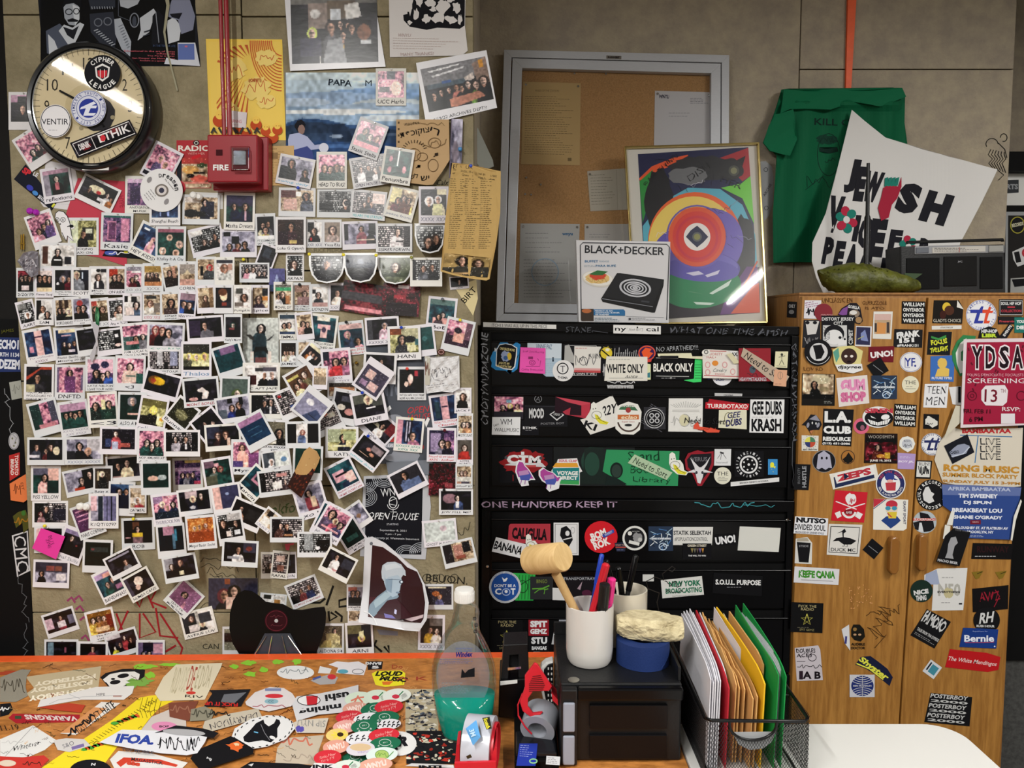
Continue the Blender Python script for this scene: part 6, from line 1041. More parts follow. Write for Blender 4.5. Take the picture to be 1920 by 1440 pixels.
st(Pr(PCS,pxbox(1500,556,1700,580),None).t('UNCLASSIC EN',1570,563,56,9,0,'5c3a1c',j=.6).t('GUERZZOLE',1640,568,46,7,0,'5c3a1c',j=.6).t('IS ATO',1640,578,36,5,0,'5c3a1c',j=.6).t('LOV RD',1525,692,36,7,0,'5c3a1c',j=.6),'brown pen notes on the veneer','pen_notes')
st(Pr(PCS,pxbox(1640,1110,1700,1210),None).scrib(1655,1170,60,50,'3a2410',3,14,1,-60).scrib(1672,1150,40,20,'3a2410',5,12,1,-30).scrib(1640,1150,30,10,'3a2410',8,8,1).l([(1640,1215),(1662,1190)],1,'3a2410'),'black pen scribble beside the masked head sticker','pen_notes')
P=Pr(PCS,pxbox(1580,1090,1640,1140),None);rr=random.Random(8)
for i in range(40):P.e(1592+rr.random()*44,1096+rr.random()*46,rr.uniform(.7,2),rr.uniform(.7,1.6),'c9925c',n=6);P.L=0
st(P,'pale chipped patch where a sticker was torn off','chipped_patch')
PS_=Plane((xl-.0004,0,1),(-1,0,0));PS_.reg=[]
st(Pr(PS_,[(1476,565),(1494,566),(1493,596),(1475,595)],'15151a').t('ONLY',1485,574,12,7,0,'c9c9ca',b=.02).e(1484,585,5,4,'8a8a8c'),'small dark sticker on the side panel')
P=S([(1509,563),(1540,563),(1539,598),(1507,597)],'d6d4da').lines(1524,570,28,12,3,'8a3a70',-10,1.2).scrib(1524,585,24,18,'1a1a22',3,14,2);st(P,'magenta and black collage sticker')
P=S([(1507,600),(1538,600),(1538,652),(1504,652)],'232328').q([(1510,602),(1536,602),(1530,626),(1514,628)],'c9c6c4').scrib(1521,640,26,18,'8a888a',4,16,1.6).e(1514,605,4,3,'15151a').e(1528,605,4,3,'15151a');st(P,'black and white martial arts comic sticker')
st(S(ellpts(1544,586,17,17),'7e2a34').t('CREATION',1550,591,22,4,0,'c99a9a'),'round maroon sticker')
P=S([(1571,590),(1578,578),(1588,572),(1594,568),(1606,568),(1613,576),(1616,592),(1618,602),(1612,608),(1604,606),(1600,598),(1580,592)],'1a161e').q([(1572,589),(1580,579),(1590,574),(1588,590),(1580,591)],'7a4a8e').t('GORILLA',1601,576,22,6,8,'dcdcdc',b=.03).e(1602,588,10,7,'8a7a6a').e(1610,600,6,6,'9a7a54').e(1600,586,7,4,'d3d0cc');st(P,'cartoon gorilla head in a purple cap sticker')
P=S([(1540,592),(1603,591),(1601,652),(1540,652)],'15151a').t('DISTORT JERSEY',1571,599,60,8,0,'d8d8d8',b=.02).t('CITY',1572,606,18,6,0,'d8d8d8',b=.02).q([(1543,610),(1588,610),(1588,650),(1543,650)],'c4c4c4').e(1564,626,19,17,'15151a').e(1564,632,16,14,'d8d8d8').e(1572,629,7,6,'d8d8d8').q([(1570,640),(1588,634),(1586,646),(1572,648)],'d8d8d8').e(1575,633,3,2.6,'15151a').e(1584,636,2,2,'15151a').r(1595,632,11,36,0,'15151a').t('C3MET',1595,632,28,8,-90,'c9c9c9',b=.03)
for i in range(6):P.l([(1544,612+i*6),(1556,624+i*2)],.8,'3a3a3e')
st(P,'black and white mohawk skull sticker')
st(S([(1605,611),(1635,612),(1633,650),(1603,649)],'d4d0d2').q([(1606,613),(1632,614),(1631,647),(1605,646)],'2c2c4c').q([(1614,625),(1622,618),(1628,640),(1614,638)],'7a86b4').l([(1608,636),(1620,630)],1.4,'a8a86a'),'small navy picture sticker with pale figure')
P=S([(1638,584),(1674,584),(1671,636),(1636,635)],'d8d6d0');P.q([(1640,589),(1671,589),(1669,626),(1639,626)],'b59a7c').q([(1640,589),(1671,589),(1671,600),(1640,600)],'c9a8a0').q([(1645,604),(1662,606),(1660,626),(1643,626)],'c98a4c').r(1665,614,5,20,0,'3a3030').r(1642,614,4,16,0,'2a2426')
P.out('instant_photo',None,MG,label='small instant photo of an orange amplifier stuck on the left cupboard door',cat='photo')
def onye(cx,cy,w,h,a=0):
 P=S(rectpts(cx,cy,w,h,a),'111114')
 for i,s_ in enumerate(('WILLIAM','ONYEABOR','ONYEABOR','WILLIAM')):X,Y=rot(0,(-.36+i*.24)*h,a);P.t(s_,cx+X,cy+Y,w*.9,h*.17,a,'dcdcda',b=.03)
 st(P,'square black sticker with four lines of white capitals')
onye(1713,586,44,42,1);onye(1697,779,42,42,3)
st(S([(1677,617),(1730,618),(1729,652),(1675,651)],'17171a').t('FRANK',1703,627,44,12,-6,'dcdcdc',b=.06,j=.6).t('151',1700,638,28,9,-4,'dcdcdc',b=.06).t('#FRANK151',1702,648,40,5,0,'dcdcdc',b=.03),'black rounded sticker with white graffiti letters')
st(S(ellpts(1534,661,26,25),'121216').e(1535,660,17,17,'c9c9cb').q([(1524,648),(1540,646),(1546,660),(1540,672),(1530,674),(1528,662)],'121216').ring(1534,661,23,22,1,'c9c9cb',a0=20,a1=160),'round black and white profile sticker')
P=S([(1561,656),(1572,650),(1600,648),(1618,658),(1614,680),(1618,694),(1600,700),(1572,696),(1564,680)],'d3c98a').e(1592,668,15,15,'3a2622').e(1586,668,3,2.4,'e0d8d0').e(1597,668,3,2.4,'e0d8d0').e(1592,678,4,2,'1a1010').q([(1562,660),(1572,652),(1574,668),(1568,680)],'5a9a8a').q([(1566,684),(1616,682),(1618,694),(1600,700),(1572,696)],'dcdcdc').t('djaygee',1593,689,44,8,0,'1a1a1e',b=.03,sh=.2);st(P,'cartoon brown face sticker over white script')
st(S([(1629,650),(1677,649),(1675,679),(1628,678)],'6b1722').t('UNO!',1653,664,42,12,-6,'e0dcdc',b=.05),'maroon rectangular sticker with white letters')
def dia(cx,cy,s,a=38):st(S(rectpts(cx,cy,s,s,a),'0e0e12').l([(cx-s*.3,cy-s*.2),(cx+s*.32,cy+s*.28)],1,'8a8c92'),'tilted plain black square sticker')
dia(1646,690,30,-32)
st(S(ellpts(1708,679,21,19),'dcdcdf').ring(1708,679,20,18,.8,'4a4a8a').t('YF',1706,679,20,16,0,'2f3a8c',b=.02).e(1716,686,2,2,'2f3a8c').l([(1697,669),(1697,689),(1706,689)],1,'2f3a8c'),'round white sticker with blue monogram')
P=S([(1504,700),(1566,702),(1565,761),(1503,760)],'141210');P.img(1534,725,58,46,1,pic('cr o60,20,30,20,b5a98a 38,40,11,k,k o70,60,16,10,8a7a5c #0,80,100,100,k',34,26,3));P.lines(1553,754,16,6,2,'9a9a96');st(P,'dark brown photo sticker')
st(S([(1568,709),(1626,703),(1630,756),(1573,763)],'d8d0cc').t('GUM',1599,722,46,22,-3,'d98ab4',b=.08).t('SHOP',1600,744,48,19,-3,'c96a94',b=.08),'cream square sticker with pink bubble letters')
bike(1658,726,48,44)
st(S(ellpts(1707,721,16,16),'d9d4bc').t('THE',1707,717,21,7,0,'2a2a2e').lines(1707,725,16,3,1,'4a4a4e').l([(1697,729),(1717,729)],.8,'4a4a4e'),'round cream sticker lettered THE')
P=S([(1503,797),(1514,786),(1520,777),(1530,778),(1538,788),(1541,796),(1536,806),(1526,806),(1521,815),(1514,804),(1510,798)],'17171e').q([(1517,786),(1530,778),(1538,790)],'8a8a98').e(1515,797,2.6,5,'8a8a98',10).e(1534,797,2.6,5,'8a8a98',20).e(1523,793,1.2,2.4,'dcdcdc').e(1530,794,1.2,2.4,'dcdcdc').q([(1518,808),(1526,806),(1521,814)],'b5744a');st(P,'small black bird with headphones sticker')
P=S([(1503,816),(1535,817),(1534,846),(1503,845)],'d3d2ca')
for a0,c_ in((180,'d0cc5a'),(270,'4a7a5c'),(90,'2f3a6a'),(0,'b54a34')):P.q([(1519,829)]+ellpts(1519,829,10,10,0,6,a0,a0+90),c_)
P.arc('FLAVORS HOT SAUCE ',1519,829,12.5,0,340,2.4,'3a3a3e').t('BEAT CREATORS',1519,843,26,2.4,0,'1a1a1e',b=.03);st(P,'white square sticker with a coloured wheel')
P=S([(1544,766),(1601,768),(1596,837),(1541,834)],'101013').t('L.A.',1571,782,50,22,1,'dedede',b=.05).t('CLUB',1570,806,52,15,1,'dedede',b=.06).t('RESOURCE',1569,823,52,8,1,'dedede',b=.05).t('(213) 651-2086',1568,832,52,5,1,'dedede',b=.04);st(P,'tall black sticker with large white capitals')
st(S(ellpts(1615,799,15,15),'d0607e').e(1615,799,10,9,'1d2224').e(1617,802,4,5,'8a5a6a'),'round pink sticker with a dark head')
P=S(ellpts(1646,782,29,20),'dcdcdc').e(1648,784,27,16,'121216').t('SIREN',1648,770,52,9,0,'b53a4a',b=.06).q([(1632,779),(1643,785),(1634,783)],'e2e2e2').e(1660,782,8,5,'e2e2e2',-10).q([(1627,786),(1646,792),(1670,785),(1664,795),(1646,798),(1632,795)],'e2e2e2')
for i in range(8):P.l([(1632+i*4.5,786),(1633+i*4.3,797)],.7,'121216')
st(P,'oval sticker of a grinning black mouth')
P=S([(1622,812),(1683,813),(1683,869),(1620,868)],'1b0d0c');P.img(1652,842,58,42,0,pic('rd o40,55,10,14,c98a6a 40,40,10,5a241c,k o50,82,16,8,d08a34 #62,65,80,92,c9a02c #0,0,100,20,120808',34,26,5));P.t('WOODSMITH',1652,819,48,6,0,'a9a39c').t('JUNE 19, 2012',1651,864,40,5,0,'dcd8d4',b=.04);st(P,'red brown concert sticker dated at the bottom')
st(S([(1687,826),(1692,820),(1702,818),(1712,822),(1716,832),(1712,842),(1702,848),(1692,842),(1686,836)],'dcdcd8').e(1701,832,10,9,'b9bcc4').t('BOO',1701,827,12,4,0,'4a4a54').scrib(1701,836,16,8,'3a3a44',3,9,.9),'round white doodle sticker')
st(S([(1683,849),(1717,851),(1714,880),(1683,879)],'a78fc0').t('BOY JR.',1699,866,29,5,2,'dcd6e2',b=.03,sh=.2).lines(1700,857,26,5,2,'cfc6dc'),'lilac square sticker with white letters')
P=S(ellpts(1545,865,22,21),'14141a').ring(1545,865,22,21,1,'8a8a8a').q([(1531,878),(1534,852),(1545,845),(1556,853),(1560,878),(1554,877),(1548,881),(1541,877),(1535,880)],'a7a6b8').e(1541,859,2,2.6,'14141a').e(1550,859,2,2.6,'14141a');st(P,'round black sticker with a grey ghost')
st(S(ellpts(1590,857,13,13),'3a2a22').e(1590,857,11.6,11.6,'a06c33').q([(1580,861),(1586,856),(1591,848),(1600,861),(1597,866),(1590,869),(1583,866)],'14120f'),'round sticker of a black mountain')
P=S([(1491,870),(1520,871),(1516,919),(1488,918)],'101013').t('HUSTLE',1508,894,40,8,-90,'8f9196',b=.04).t('IRON CITY',1498,892,30,5,-90,'6a6c70');st(P,'black sticker with sideways grey letters')
P=S([(1555,889),(1642,870),(1648,899),(1562,918)],'d9d5cc').q([(1563,895),(1636,877),(1640,896),(1566,915)],'1f2a4c').q([(1564,890),(1637,873),(1641,889),(1569,907)],'dedbd8').t('ZEPS',1601,890,66,13,-13,'b3323e',b=.06).q([(1582,887),(1592,893),(1583,900)],'16203c');st(P,'tilted sticker with red capitals and navy shadow')
P=S(ellpts(1670,907,28,28),'dcdcdc').e(1670,907,26,26,'232b5c').arc('NEW YORK SCOOP',1670,907,22,-150,-30,5,'b8404c').arc('REAL FLAVORS REAL FRUITS',1670,907,22,160,20,4,'dcdcdc',0,True).e(1670,907,18,18,'dedede').e(1668,894,9,8,'2f3a80').q([(1660,905),(1680,904),(1679,920),(1662,920)],'b53a44').e(1669,902,6,3,'d8a8a0').q([(1676,896),(1684,900),(1676,900)],'2f3a80');st(P,'round navy sticker of a capped figure')
P=S([(1566,919),(1627,923),(1620,980),(1558,976)],'c01f2e').q(blob(1596,936,10,11,3,.15),'dedcdc').e(1590,934,5,6,'dedcdc').l([(1567,940),(1606,955)],2,'dedcdc').l([(1622,944),(1586,955)],2,'dedcdc').q([(1565,962),(1575,958),(1578,968),(1570,972)],'dedcdc').q([(1618,964),(1608,959),(1603,968),(1612,974)],'dedcdc').ring(1592,958,14,14,4,'dedcdc',a0=10,a1=170).e(1592,960,9,5,'7a1420').t('AMIR',1592,961,12,5,0,'dedcdc');P.scrib(1598,940,10,14,'b01f2e',3,8,1);st(P,'red square sticker with horse head and ribbon')
P=S([(1638,935),(1703,937),(1700,991),(1694,995),(1637,993)],'dedcd4').q([(1638,935),(1660,936),(1638,952)],'b53040').l([(1638,954),(1662,936)],1.4,'2a3a6c').e(1672,946,11,8,'b53040').q([(1660,950),(1684,950),(1682,960),(1662,960)],'d8c8b0').e(1665,953,5,4,'3a8aa8').e(1677,953,5,4,'3a8aa8').q([(1652,976),(1662,968),(1682,968),(1689,976),(1680,984),(1670,991),(1662,984)],'24407c').q([(1664,960),(1682,960),(1680,972),(1666,972)],'d0b83a').t('GRAFF SPORT',1696,961,44,5,90,'3a3a5a',b=.02);P.l([(1664,962),(1672,970)],2,'b53040');st(P,'white sticker of a figure in goggles and red cap')
P=S([(1491,968),(1553,972),(1551,1004),(1488,1000)],'dcdce0').t('NUTSO',1521,976,56,10,3,'16161c',b=.06).t('DIVIDED SOUL',1519,989,58,11,3,'16161c',b=.02).t('PRODUCED BY DIVIDED SOULS',1518,999,54,4,3,'2a2a4a',b=.02);st(P,'white sticker with three lines of black letters')
P=S([(1554,982),(1617,984),(1611,1044),(1550,1040)],'d3d0cb').l([(1558,987),(1612,989),(1607,1038),(1554,1035),(1558,987)],1.6,'1a1a1e').q([(1561,1015),(1568,1009),(1580,1007),(1579,996),(1582,992),(1587,997),(1582,1000),(1582,1007),(1594,1009),(1606,1014),(1596,1021),(1582,1021),(1572,1014)],'131316').q([(1569,1000),(1578,996),(1584,991),(1586,996)],'131316').l([(1584,1020),(1583,1024),(1579,1024)],1,'131316').l([(1588,1020),(1589,1025),(1585,1025)],1,'131316').t('DUCK MC',1581,1031,46,6.5,2,'1a1a1e',b=.01);st(P,'cream square sticker of a black duck silhouette')
P=S([(1492,1010),(1514,1007),(1523,1018),(1522,1058),(1490,1056)],'cfcdc9').q([(1494,1016),(1520,1018),(1516,1055),(1498,1054)],'101014').q([(1495,1009),(1514,1009),(1517,1015),(1494,1015)],'a59c8c').t('STSIDE',1507,1024,18,4,0,'8a8a8e',b=.02);st(P,'sticker shaped like a pint of dark beer')
dia(1637,1029,28,40)
P=S([(1490,1062),(1574,1067),(1572,1097),(1488,1092)],'d3d2d6').t('KEEFE CANIA',1532,1077,70,14,2,'3f8a2c',b=.06,j=.8).l([(1502,1087),(1562,1090)],.8,'5a5a5a');st(P,'white sticker with green graffiti lettering')
radio(1513,1158,60,56,2)
P=S([(1578,1180),(1592,1171),(1594,1220),(1584,1206)],'cfcfd3').r(1586,1200,4,14,5,'3a3a7a');P.q([(1596,1180),(1600,1171),(1612,1171),(1620,1180),(1622,1194),(1614,1203),(1602,1200),(1596,1193)],'17150f').e(1603,1180,3.6,3.4,'8a6a3a').e(1603,1190,3,2,'b08a68').e(1612,1190,3,2,'b08a68').t('AUDIBLE',1609,1208,26,5,0,'17130e',b=.03).t('DOCTOR',1609,1215,26,5,0,'17130e',b=.03);st(P,'half torn sticker of a masked helmeted head')
P=S([(1490,1215),(1534,1210),(1538,1218),(1540,1240),(1543,1275),(1494,1277)],'c0b9c0').t('DOUBLES',1511,1220,36,8,-2,'1a1218',b=.02,j=.6).t('ACES',1508,1229,30,7,-2,'1a1218',b=.02,j=.6).ring(1523,1233,8,7,1.2,'1a1218').scrib(1518,1250,44,8,'1a1218',3,12,1.2).t('A B',1522,1266,34,14,0,'1a1218',b=.04).r(1502,1266,7,16,0,'2a1c26').l([(1494,1240),(1510,1240)],1,'1a1218');st(P,'grey sticker with bubble letter doodles')
P=S([(1604,1246),(1614,1232),(1632,1230),(1646,1240),(1664,1254),(1674,1270),(1668,1286),(1658,1278),(1640,1264),(1624,1254)],'141a36').t('Shyster',1638,1254,64,14,36,'d8d84a',b=.04,sh=.3).l([(1606,1244),(1630,1254),(1656,1274)],2.4,'d8d84a');st(P,'yellow script sticker outlined in navy')
P=S([(1593,1265),(1640,1265),(1640,1307),(1593,1307)],'c3c3ca').e(1617,1286,21,19,'1f2c6a')
for i in range(5):P.ring(1617,1259-i*0,30-i*5,24-i*4,1,'c3c3ca',a0=50,a1=130);P.ring(1617,1313,30-i*5,24-i*4,1,'c3c3ca',a0=230,a1=310)
P.l([(1617,1267),(1617,1305)],1,'c3c3ca').r(1617,1286,38,3.4,0,'1f2c6a').t('BEN FRANKLIN',1617,1286,34,2.8,0,'c3c3ca',b=.04);st(P,'white square sticker with striped navy globe')
CUR[1]=dr
P=S([(1751,563),(1798,563),(1806,578),(1804,607),(1748,606)],'16120f').e(1775,576,8,9,'d0b03a').e(1780,582,9,9,'4a2a1c').e(1768,590,6,8,'3a1a14').t('GLADYS CHOICE',1776,601,52,6,0,'cfc9bc').q([(1795,563),(1807,580),(1794,576)],'d8d4cc');st(P,'dark sticker of a woman with folded corner')
st(S([(1747,611),(1803,610),(1803,617),(1747,618)],'d6d4d0').t('//////////',1775,614,24,3,0,'2a2a2e',b=.02),'small white strip label')
def tt(cx,cy,r_,c1,c2,lb):
 P=S(ellpts(cx,cy,r_,r_),'dcdce0').ring(cx,cy,r_*.97,r_*.97,.8,c1).arc('TIMELESS TRUTH',cx,cy,r_*.85,-170,-10,r_*.15,c1,.01).arc('NEW YORK CITY',cx,cy,r_*.85,160,20,r_*.15,c1,.01,True)
 s=r_/28
 f=lambda*p:[(cx+a*s,cy+b*s)for a,b in p]
 P.q(f((-20,-10),(-4,-10),(0,-16),(4,-16),(2,-8),(4,-8),(2,-4),(-2,-4),(-6,10),(4,10),(2,15),(-14,15),(-8,-4),(-20,-4)),c1).q(f((2,-10),(12,-10),(14,-16),(18,-14),(16,-8),(22,-8),(20,-4),(14,-4),(10,10),(16,10),(14,15),(4,15),(8,-4),(2,-4)),c2);st(P,lb)
tt(1840,591,29,'2f3a94','d0482c','round white sticker with blue and red double t')
st(S(pxbox(1873,561,1918,592),'19191c').l([(1875,563),(1917,564),(1917,590),(1875,590),(1875,563)],1,'c9c9c9').t('SOUL HIP HOP',1896,569,38,6,0,'c9c9c9',b=.04).t('COLLECTION',1896,583,38,5,0,'a83440',b=.04).r(1896,576,14,3,0,'a83440'),'black cassette shaped sticker with red lettering')
st(S(pxbox(1871,593,1916,608),'1c1a1c').t('Preserving',1890,603,32,5,0,'b9404a',b=.03),'dark strip with red lettering')
st(S(pxbox(1902,595,1925,624),'1f6a60').t('YOU',1913,603,14,6,0,'dcdcdc',b=.05).t('DIE',1913,614,14,7,0,'dcdcdc',b=.05),'teal sticker cut by the frame edge')
P=S([(1834,634),(1838,618),(1854,612),(1868,616),(1877,634)],'121216').t('HIP-HOP',1855,621,30,7,0,'c9c9cc',b=.06).t('LIBR',1855,629,28,7,0,'b8d03a',b=.06);st(P,'black dome sticker with green lettering')
st(S([(1893,606),(1901,614),(1884,640),(1873,632)],'141418').t('EVENTS',1889,620,24,5,-55,'d8d8d8',b=.04),'narrow black sticker tilted up')
P=S([(1741,622),(1785,622),(1781,666),(1738,665)],'14161a').t('FOCUS',1761,641,30,10,-8,'c9cc3a',b=.05,j=.8).t('THE LIGHT',1761,655,34,9,-8,'c9cc3a',b=.05,j=.8).q([(1746,630),(1760,634),(1774,628),(1774,633),(1760,638),(1746,634)],'3a8a44');st(P,'black sticker with yellow wavy lettering')
P=S([(1745,668),(1790,666),(1788,716),(1744,714)],'3a68b0').q(blob(1767,681,9,10,3,.08),'d3b25a').q([(1753,706),(1758,692),(1770,688),(1780,692),(1779,706)],'d3b25a').t('FUTURE TIMES',1766,709,38,4.5,0,'dcdce4',b=.03);st(P,'blue square sticker of a golden figure')
P=S([(1785,660),(1794,640),(1806,628),(1830,630),(1812,700),(1800,706),(1792,690),(1786,676)],'2f7a48').q([(1792,662),(1800,644),(1812,634),(1808,698),(1800,700),(1794,682)],'dcdcd8').q([(1802,660),(1812,650),(1812,680),(1802,676)],'2f7a48');st(P,'green map shaped sticker behind red flyer')
st(S([(1734,720),(1779,719),(1775,765),(1731,764)],'d9d9dc').t('TEEN',1756,731,36,14,1,'1a1a1e',b=-.012,j=.6,sh=.1).t('MEN',1754,752,36,15,1,'1a1a1e',b=-.012,j=.6,sh=.1),'white square sticker with thin black capitals')
P=S([(1779,726),(1802,724),(1802,760),(1786,758)],'d3d3d4').r(1799,740,5,30,0,'15151a');st(P)
st(S([(1732,776),(1761,777),(1760,805),(1731,804)],'0e0e11').q([(1735,786),(1742,780),(1758,790),(1758,797),(1748,802),(1742,797),(1735,796)],'d0cfc9').e(1741,782,3,2,'d0cfc9').e(1750,787,3,2,'d0cfc9').scrib(1743,795,12,5,'0e0e11',2,6,1),'black square sticker of a white block')
tt(1748,833,21,'262c5c','262c5c','round white and navy double t sticker')
st(S([(1718,863),(1748,864),(1745,898),(1716,897)],'101014').q([(1720,865),(1745,866),(1743,895),(1718,894)],'cfcfcc').t('RUN!',1733,870,20,6,0,'3a3a40').scrib(1732,882,20,20,'26262c',4,22,1.6),'small framed black and white skull sticker')
P=S(ellpts(1747,928,29,29),'121215').arc('RECORDSCULT RECORDSCULT ',1747,928,24,-130,222,6,'d6d6d6',.02).q([(1735,914),(1741,912),(1746,922),(1752,926),(1748,932),(1752,940),(1742,944),(1732,938),(1730,926)],'cfcfcf');st(P,'round black sticker ringed with white capitals')
P=S(ellpts(1734,979,22,21),'a9b2b8').q([(1712,980),(1726,976),(1724,960),(1740,964),(1750,978),(1752,990),(1744,996),(1730,998),(1716,992)],'17171b').r(1733,974,42,5,0,'b8413a').t('SUCKERPUNCH',1733,974,38,4.4,1,'dccfcc',b=.03).q([(1724,980),(1728,980),(1732,998),(1722,996)],'c9ccd0');st(P,'round grey sticker with red banner')
P=Pr(PCS,[(1803,806),(1918,802),(1914,912),(1848,918),(1768,905),(1752,862),(1760,832),(1782,800)],'cbc3b4',thick=.0004,lift=lambda x,y:.001+0*x)
P.t('BAMBAATAA',1850,808,92,9,0,'b3282e',b=.05).l([(1800,816),(1898,819)],1.6,'2c6a9c').l([(1834,817),(1828,868)],1.8,'2c6a9c')
for i in range(3):P.t('LIVE',1857,828+i*14,38,12,1,'2a2a2e',b=.015,sh=-.1).t('LIVE',1857,828+i*14,34,8,1,'cbc3b4',b=-.012,sh=-.1)
P.t('RONG MUSIC',1840,879,142,13,2,'b8842f',b=.05).t('SUMMER BLOCK PARTY',1838,892,142,8,2,'b8842f',b=.04).t('SUNDAY JULY 15 3-9PM',1840,905,146,7,2,'b07c30',b=.04);thing(P,'event_flyer','cream torn event flyer with ochre capitals under the red flyer','flyer')
P=Pr(PCS,[(1766,908),(1850,911),(1915,914),(1912,936),(1900,975),(1897,1012),(1790,1008),(1784,960),(1768,948)],'2b4483',thick=.0004,lift=lambda x,y:.001+0*x)
P.q([(1766,908),(1915,914),(1913,930),(1768,928)],'5a6a9c').t('AFRIKA BAMBAATAA',1836,917,118,7,1,'a9b2cc',b=.04).t('TIM SWEENEY',1834,930,74,8,1,'d6d9e4',b=.05).t('DJ SPUN',1833,943,52,8,1,'d6d9e4',b=.05).t('BREAKBEAT LOU',1832,957,94,8,1,'d6d9e4',b=.05).t("SHANE O'GRADY",1834,970,92,7,1,'d6d9e4',b=.05).r(1829,979,20,8,0,'6a1a2c').t('WNYU',1829,979,12,3,0,'d8b0b4').t('WILLOUGHBY ST. AT FLATBUSH AV',1838,990,104,5,1,'d6d9e4',b=.04).t('BROOKLYN, NY',1838,998,50,6,1,'d6d9e4',b=.04).lines(1834,1005,30,5,2,'a9b2cc');thing(P,'event_flyer','blue torn lower half of a flyer listing names','flyer')
st(S([(1770,836),(1814,814),(1827,848),(1786,870)],'14161f').q([(1780,848),(1788,840),(1796,834),(1808,832),(1818,836),(1812,850),(1786,858)],'8a90a4').l([(1784,856),(1806,851),(1818,838)],2,'b9bfce').t('CASSO',1790,848,16,6,-6,'2a2c38',b=.04),'tilted navy square sticker of a crown')
P=Pr(PCS,[(1770,822),(1792,760),(1803,762),(1803,790)],'c3bdab',lift=lambda x,y:.01+0*x);thing(P,'paper_curl','curled torn edge of flyer above the crown sticker','paper')
for q_,lb in(([(1784,958),(1790,960),(1786,985),(1775,984)],'rolled white paper edge, upper left of the blue flyer'),([(1772,984),(1782,986),(1780,1012),(1768,1010)],'rolled white paper edge, lower left of the blue flyer'),([(1914,936),(1916,940),(1905,975),(1898,1014),(1895,1012),(1901,968)],'torn white paper edge, right of the blue flyer')):
 thing(Pr(PCS,q_,'d8d6ce',lift=lambda x,y:.005+0*x),'paper_curl',lb,'paper')
P=S([(1788,990),(1820,998),(1799,1062),(1755,1053),(1772,1005)],'0f0f12').q([(1783,1008),(1792,1006),(1796,1018),(1790,1024),(1786,1040),(1788,1048),(1772,1046),(1776,1036),(1778,1020)],'97979b').t('MACHO BIKER',1777,1053,38,5,10,'b9b9bd',b=.04).t('CLUB WRAP',1804,995,26,3,8,'6a6a6e');st(P,'tilted black sticker of a grey statue')
st(S([(1824,1018),(1900,1020),(1896,1049),(1821,1048)],'0c0a0c').lines(1860,1043,64,4,1,'b5b5b8',0,1.6).t('RUNWAY',1862,1030,60,12,0,'2a1014',b=.02),'black rectangular sticker with faint red letters')
for x in(1832,1876):st(Pr(PCS,[(x-10,1073),(x+12,1070),(x+4,1084),(x-2,1086)],'7a6420').l([(x,1076),(x+10,1072)],1.4,'3a2e10'),'faded yellow scuffed mark','scuff')
P=S([(1733,1078),(1758,1066),(1814,1065),(1806,1144),(1747,1145),(1750,1096),(1733,1096)],'d3d2d0').q([(1736,1076),(1756,1068),(1762,1096),(1733,1096)],'98a2bc').t('EVERYTHING',1779,1110,42,4,0,'1a1a1e',b=.03).t('N50',1780,1106,42,24,0,'a9a7a0',b=.04).q(blob(1779,1112,9,10,3,.2),'b9b088').lines(1784,1083,36,4,1,'5a5a5e').lines(1778,1130,26,2,1,'4a4a4e').r(1801,1132,6,3,0,'1a1a1e').t('EVERYTHING',1779,1110,42,4,0,'1a1a1e',b=.03)
P.out('event_flyer',None,label='white flyer with grey numerals low on the right cupboard door',cat='flyer')
P=S(ellpts(1728,1108,21,21),'152a22').t('NICE',1727,1110,28,9,-8,'d0d0d0',b=.06).t('THING',1727,1121,20,10,-4,'d0d0d0',b=.05);st(P,'round dark green sticker with slanted letters')
P=S([(1823,1104),(1891,1097),(1890,1142),(1824,1148)],'0c0a0c').t('AWZ',1855,1118,40,16,-4,'8a1a2c',b=.01,j=1.4).l([(1866,1106),(1874,1118),(1864,1138)],1.6,'8a1a2c');st(P,'black sticker with red scratchy letters')
P=S(ellpts(1850,1163,25,24),'0e0e11').t('RH',1850,1158,26,20,-8,'c9c9c9',b=.03,sh=.3).t('RUSH HOUR',1848,1174,34,4.5,1,'c9c9c9',b=.04);st(P,'round black sticker with white monogram')
P=S([(1738,1142),(1783,1166),(1752,1216),(1707,1191)],'0f0f12').t('FAMOSO',1752,1165,46,24,30,'c3c3c3',b=.04,j=1).t('TALES FROM THA DYPSIDE',1740,1190,46,6,30,'c3c3c3',b=.02).lines(1735,1198,46,6,2,'9a9a9c',30);st(P,'tilted black sticker with tall white letters')
P=S([(1806,1177),(1872,1180),(1868,1216),(1799,1213)],'17367c').t('Bernie',1836,1197,56,13,0,'dfe2ec',b=.03).t('Republicans for',1838,1184,28,3,0,'9aa8d0').l([(1810,1205),(1836,1205),(1864,1204)],1,'b5404c').e(1865,1212,1.4,1.4,'dfe2ec');st(P,'blue rectangular sticker with white serif name')
P=S([(1781,1217),(1850,1224),(1876,1232),(1872,1256),(1852,1260),(1772,1251)],'b0161c').t('The White Mandingos',1823,1241,92,10,7,'dfc9c6',b=.01,sh=.3);st(P,'long red sticker with white italic lettering')
P=S(rectpts(1748,1255,26,27,36),'c9cbd0').q(rectpts(1750,1256,14,17,36),'3f8496').q(rectpts(1742,1249,3,17,36),'16202c');st(P,'small white diamond sticker with teal panel')
P=S([(1745,1299),(1823,1307),(1818,1362),(1733,1354)],'0f0f12')
for i in range(3):P.t('POSTERBOY',1780-i*3,1307+i*18,70,8,5,'bcbcbc',b=.03,sh=.2).t('2000',1780-i*3,1316+i*18,70,5,5,'bcbcbc',b=.03)
st(P,'black sticker with three repeated white lines')
P=Pr(PCS,[(1807,636),(1925,634),(1925,797),(1801,802)],'d3c6cb',thick=.0005,lift=lambda x,y:.004+0*x);P.q([(1813,642),(1925,641),(1925,794),(1806,796)],'941a38')
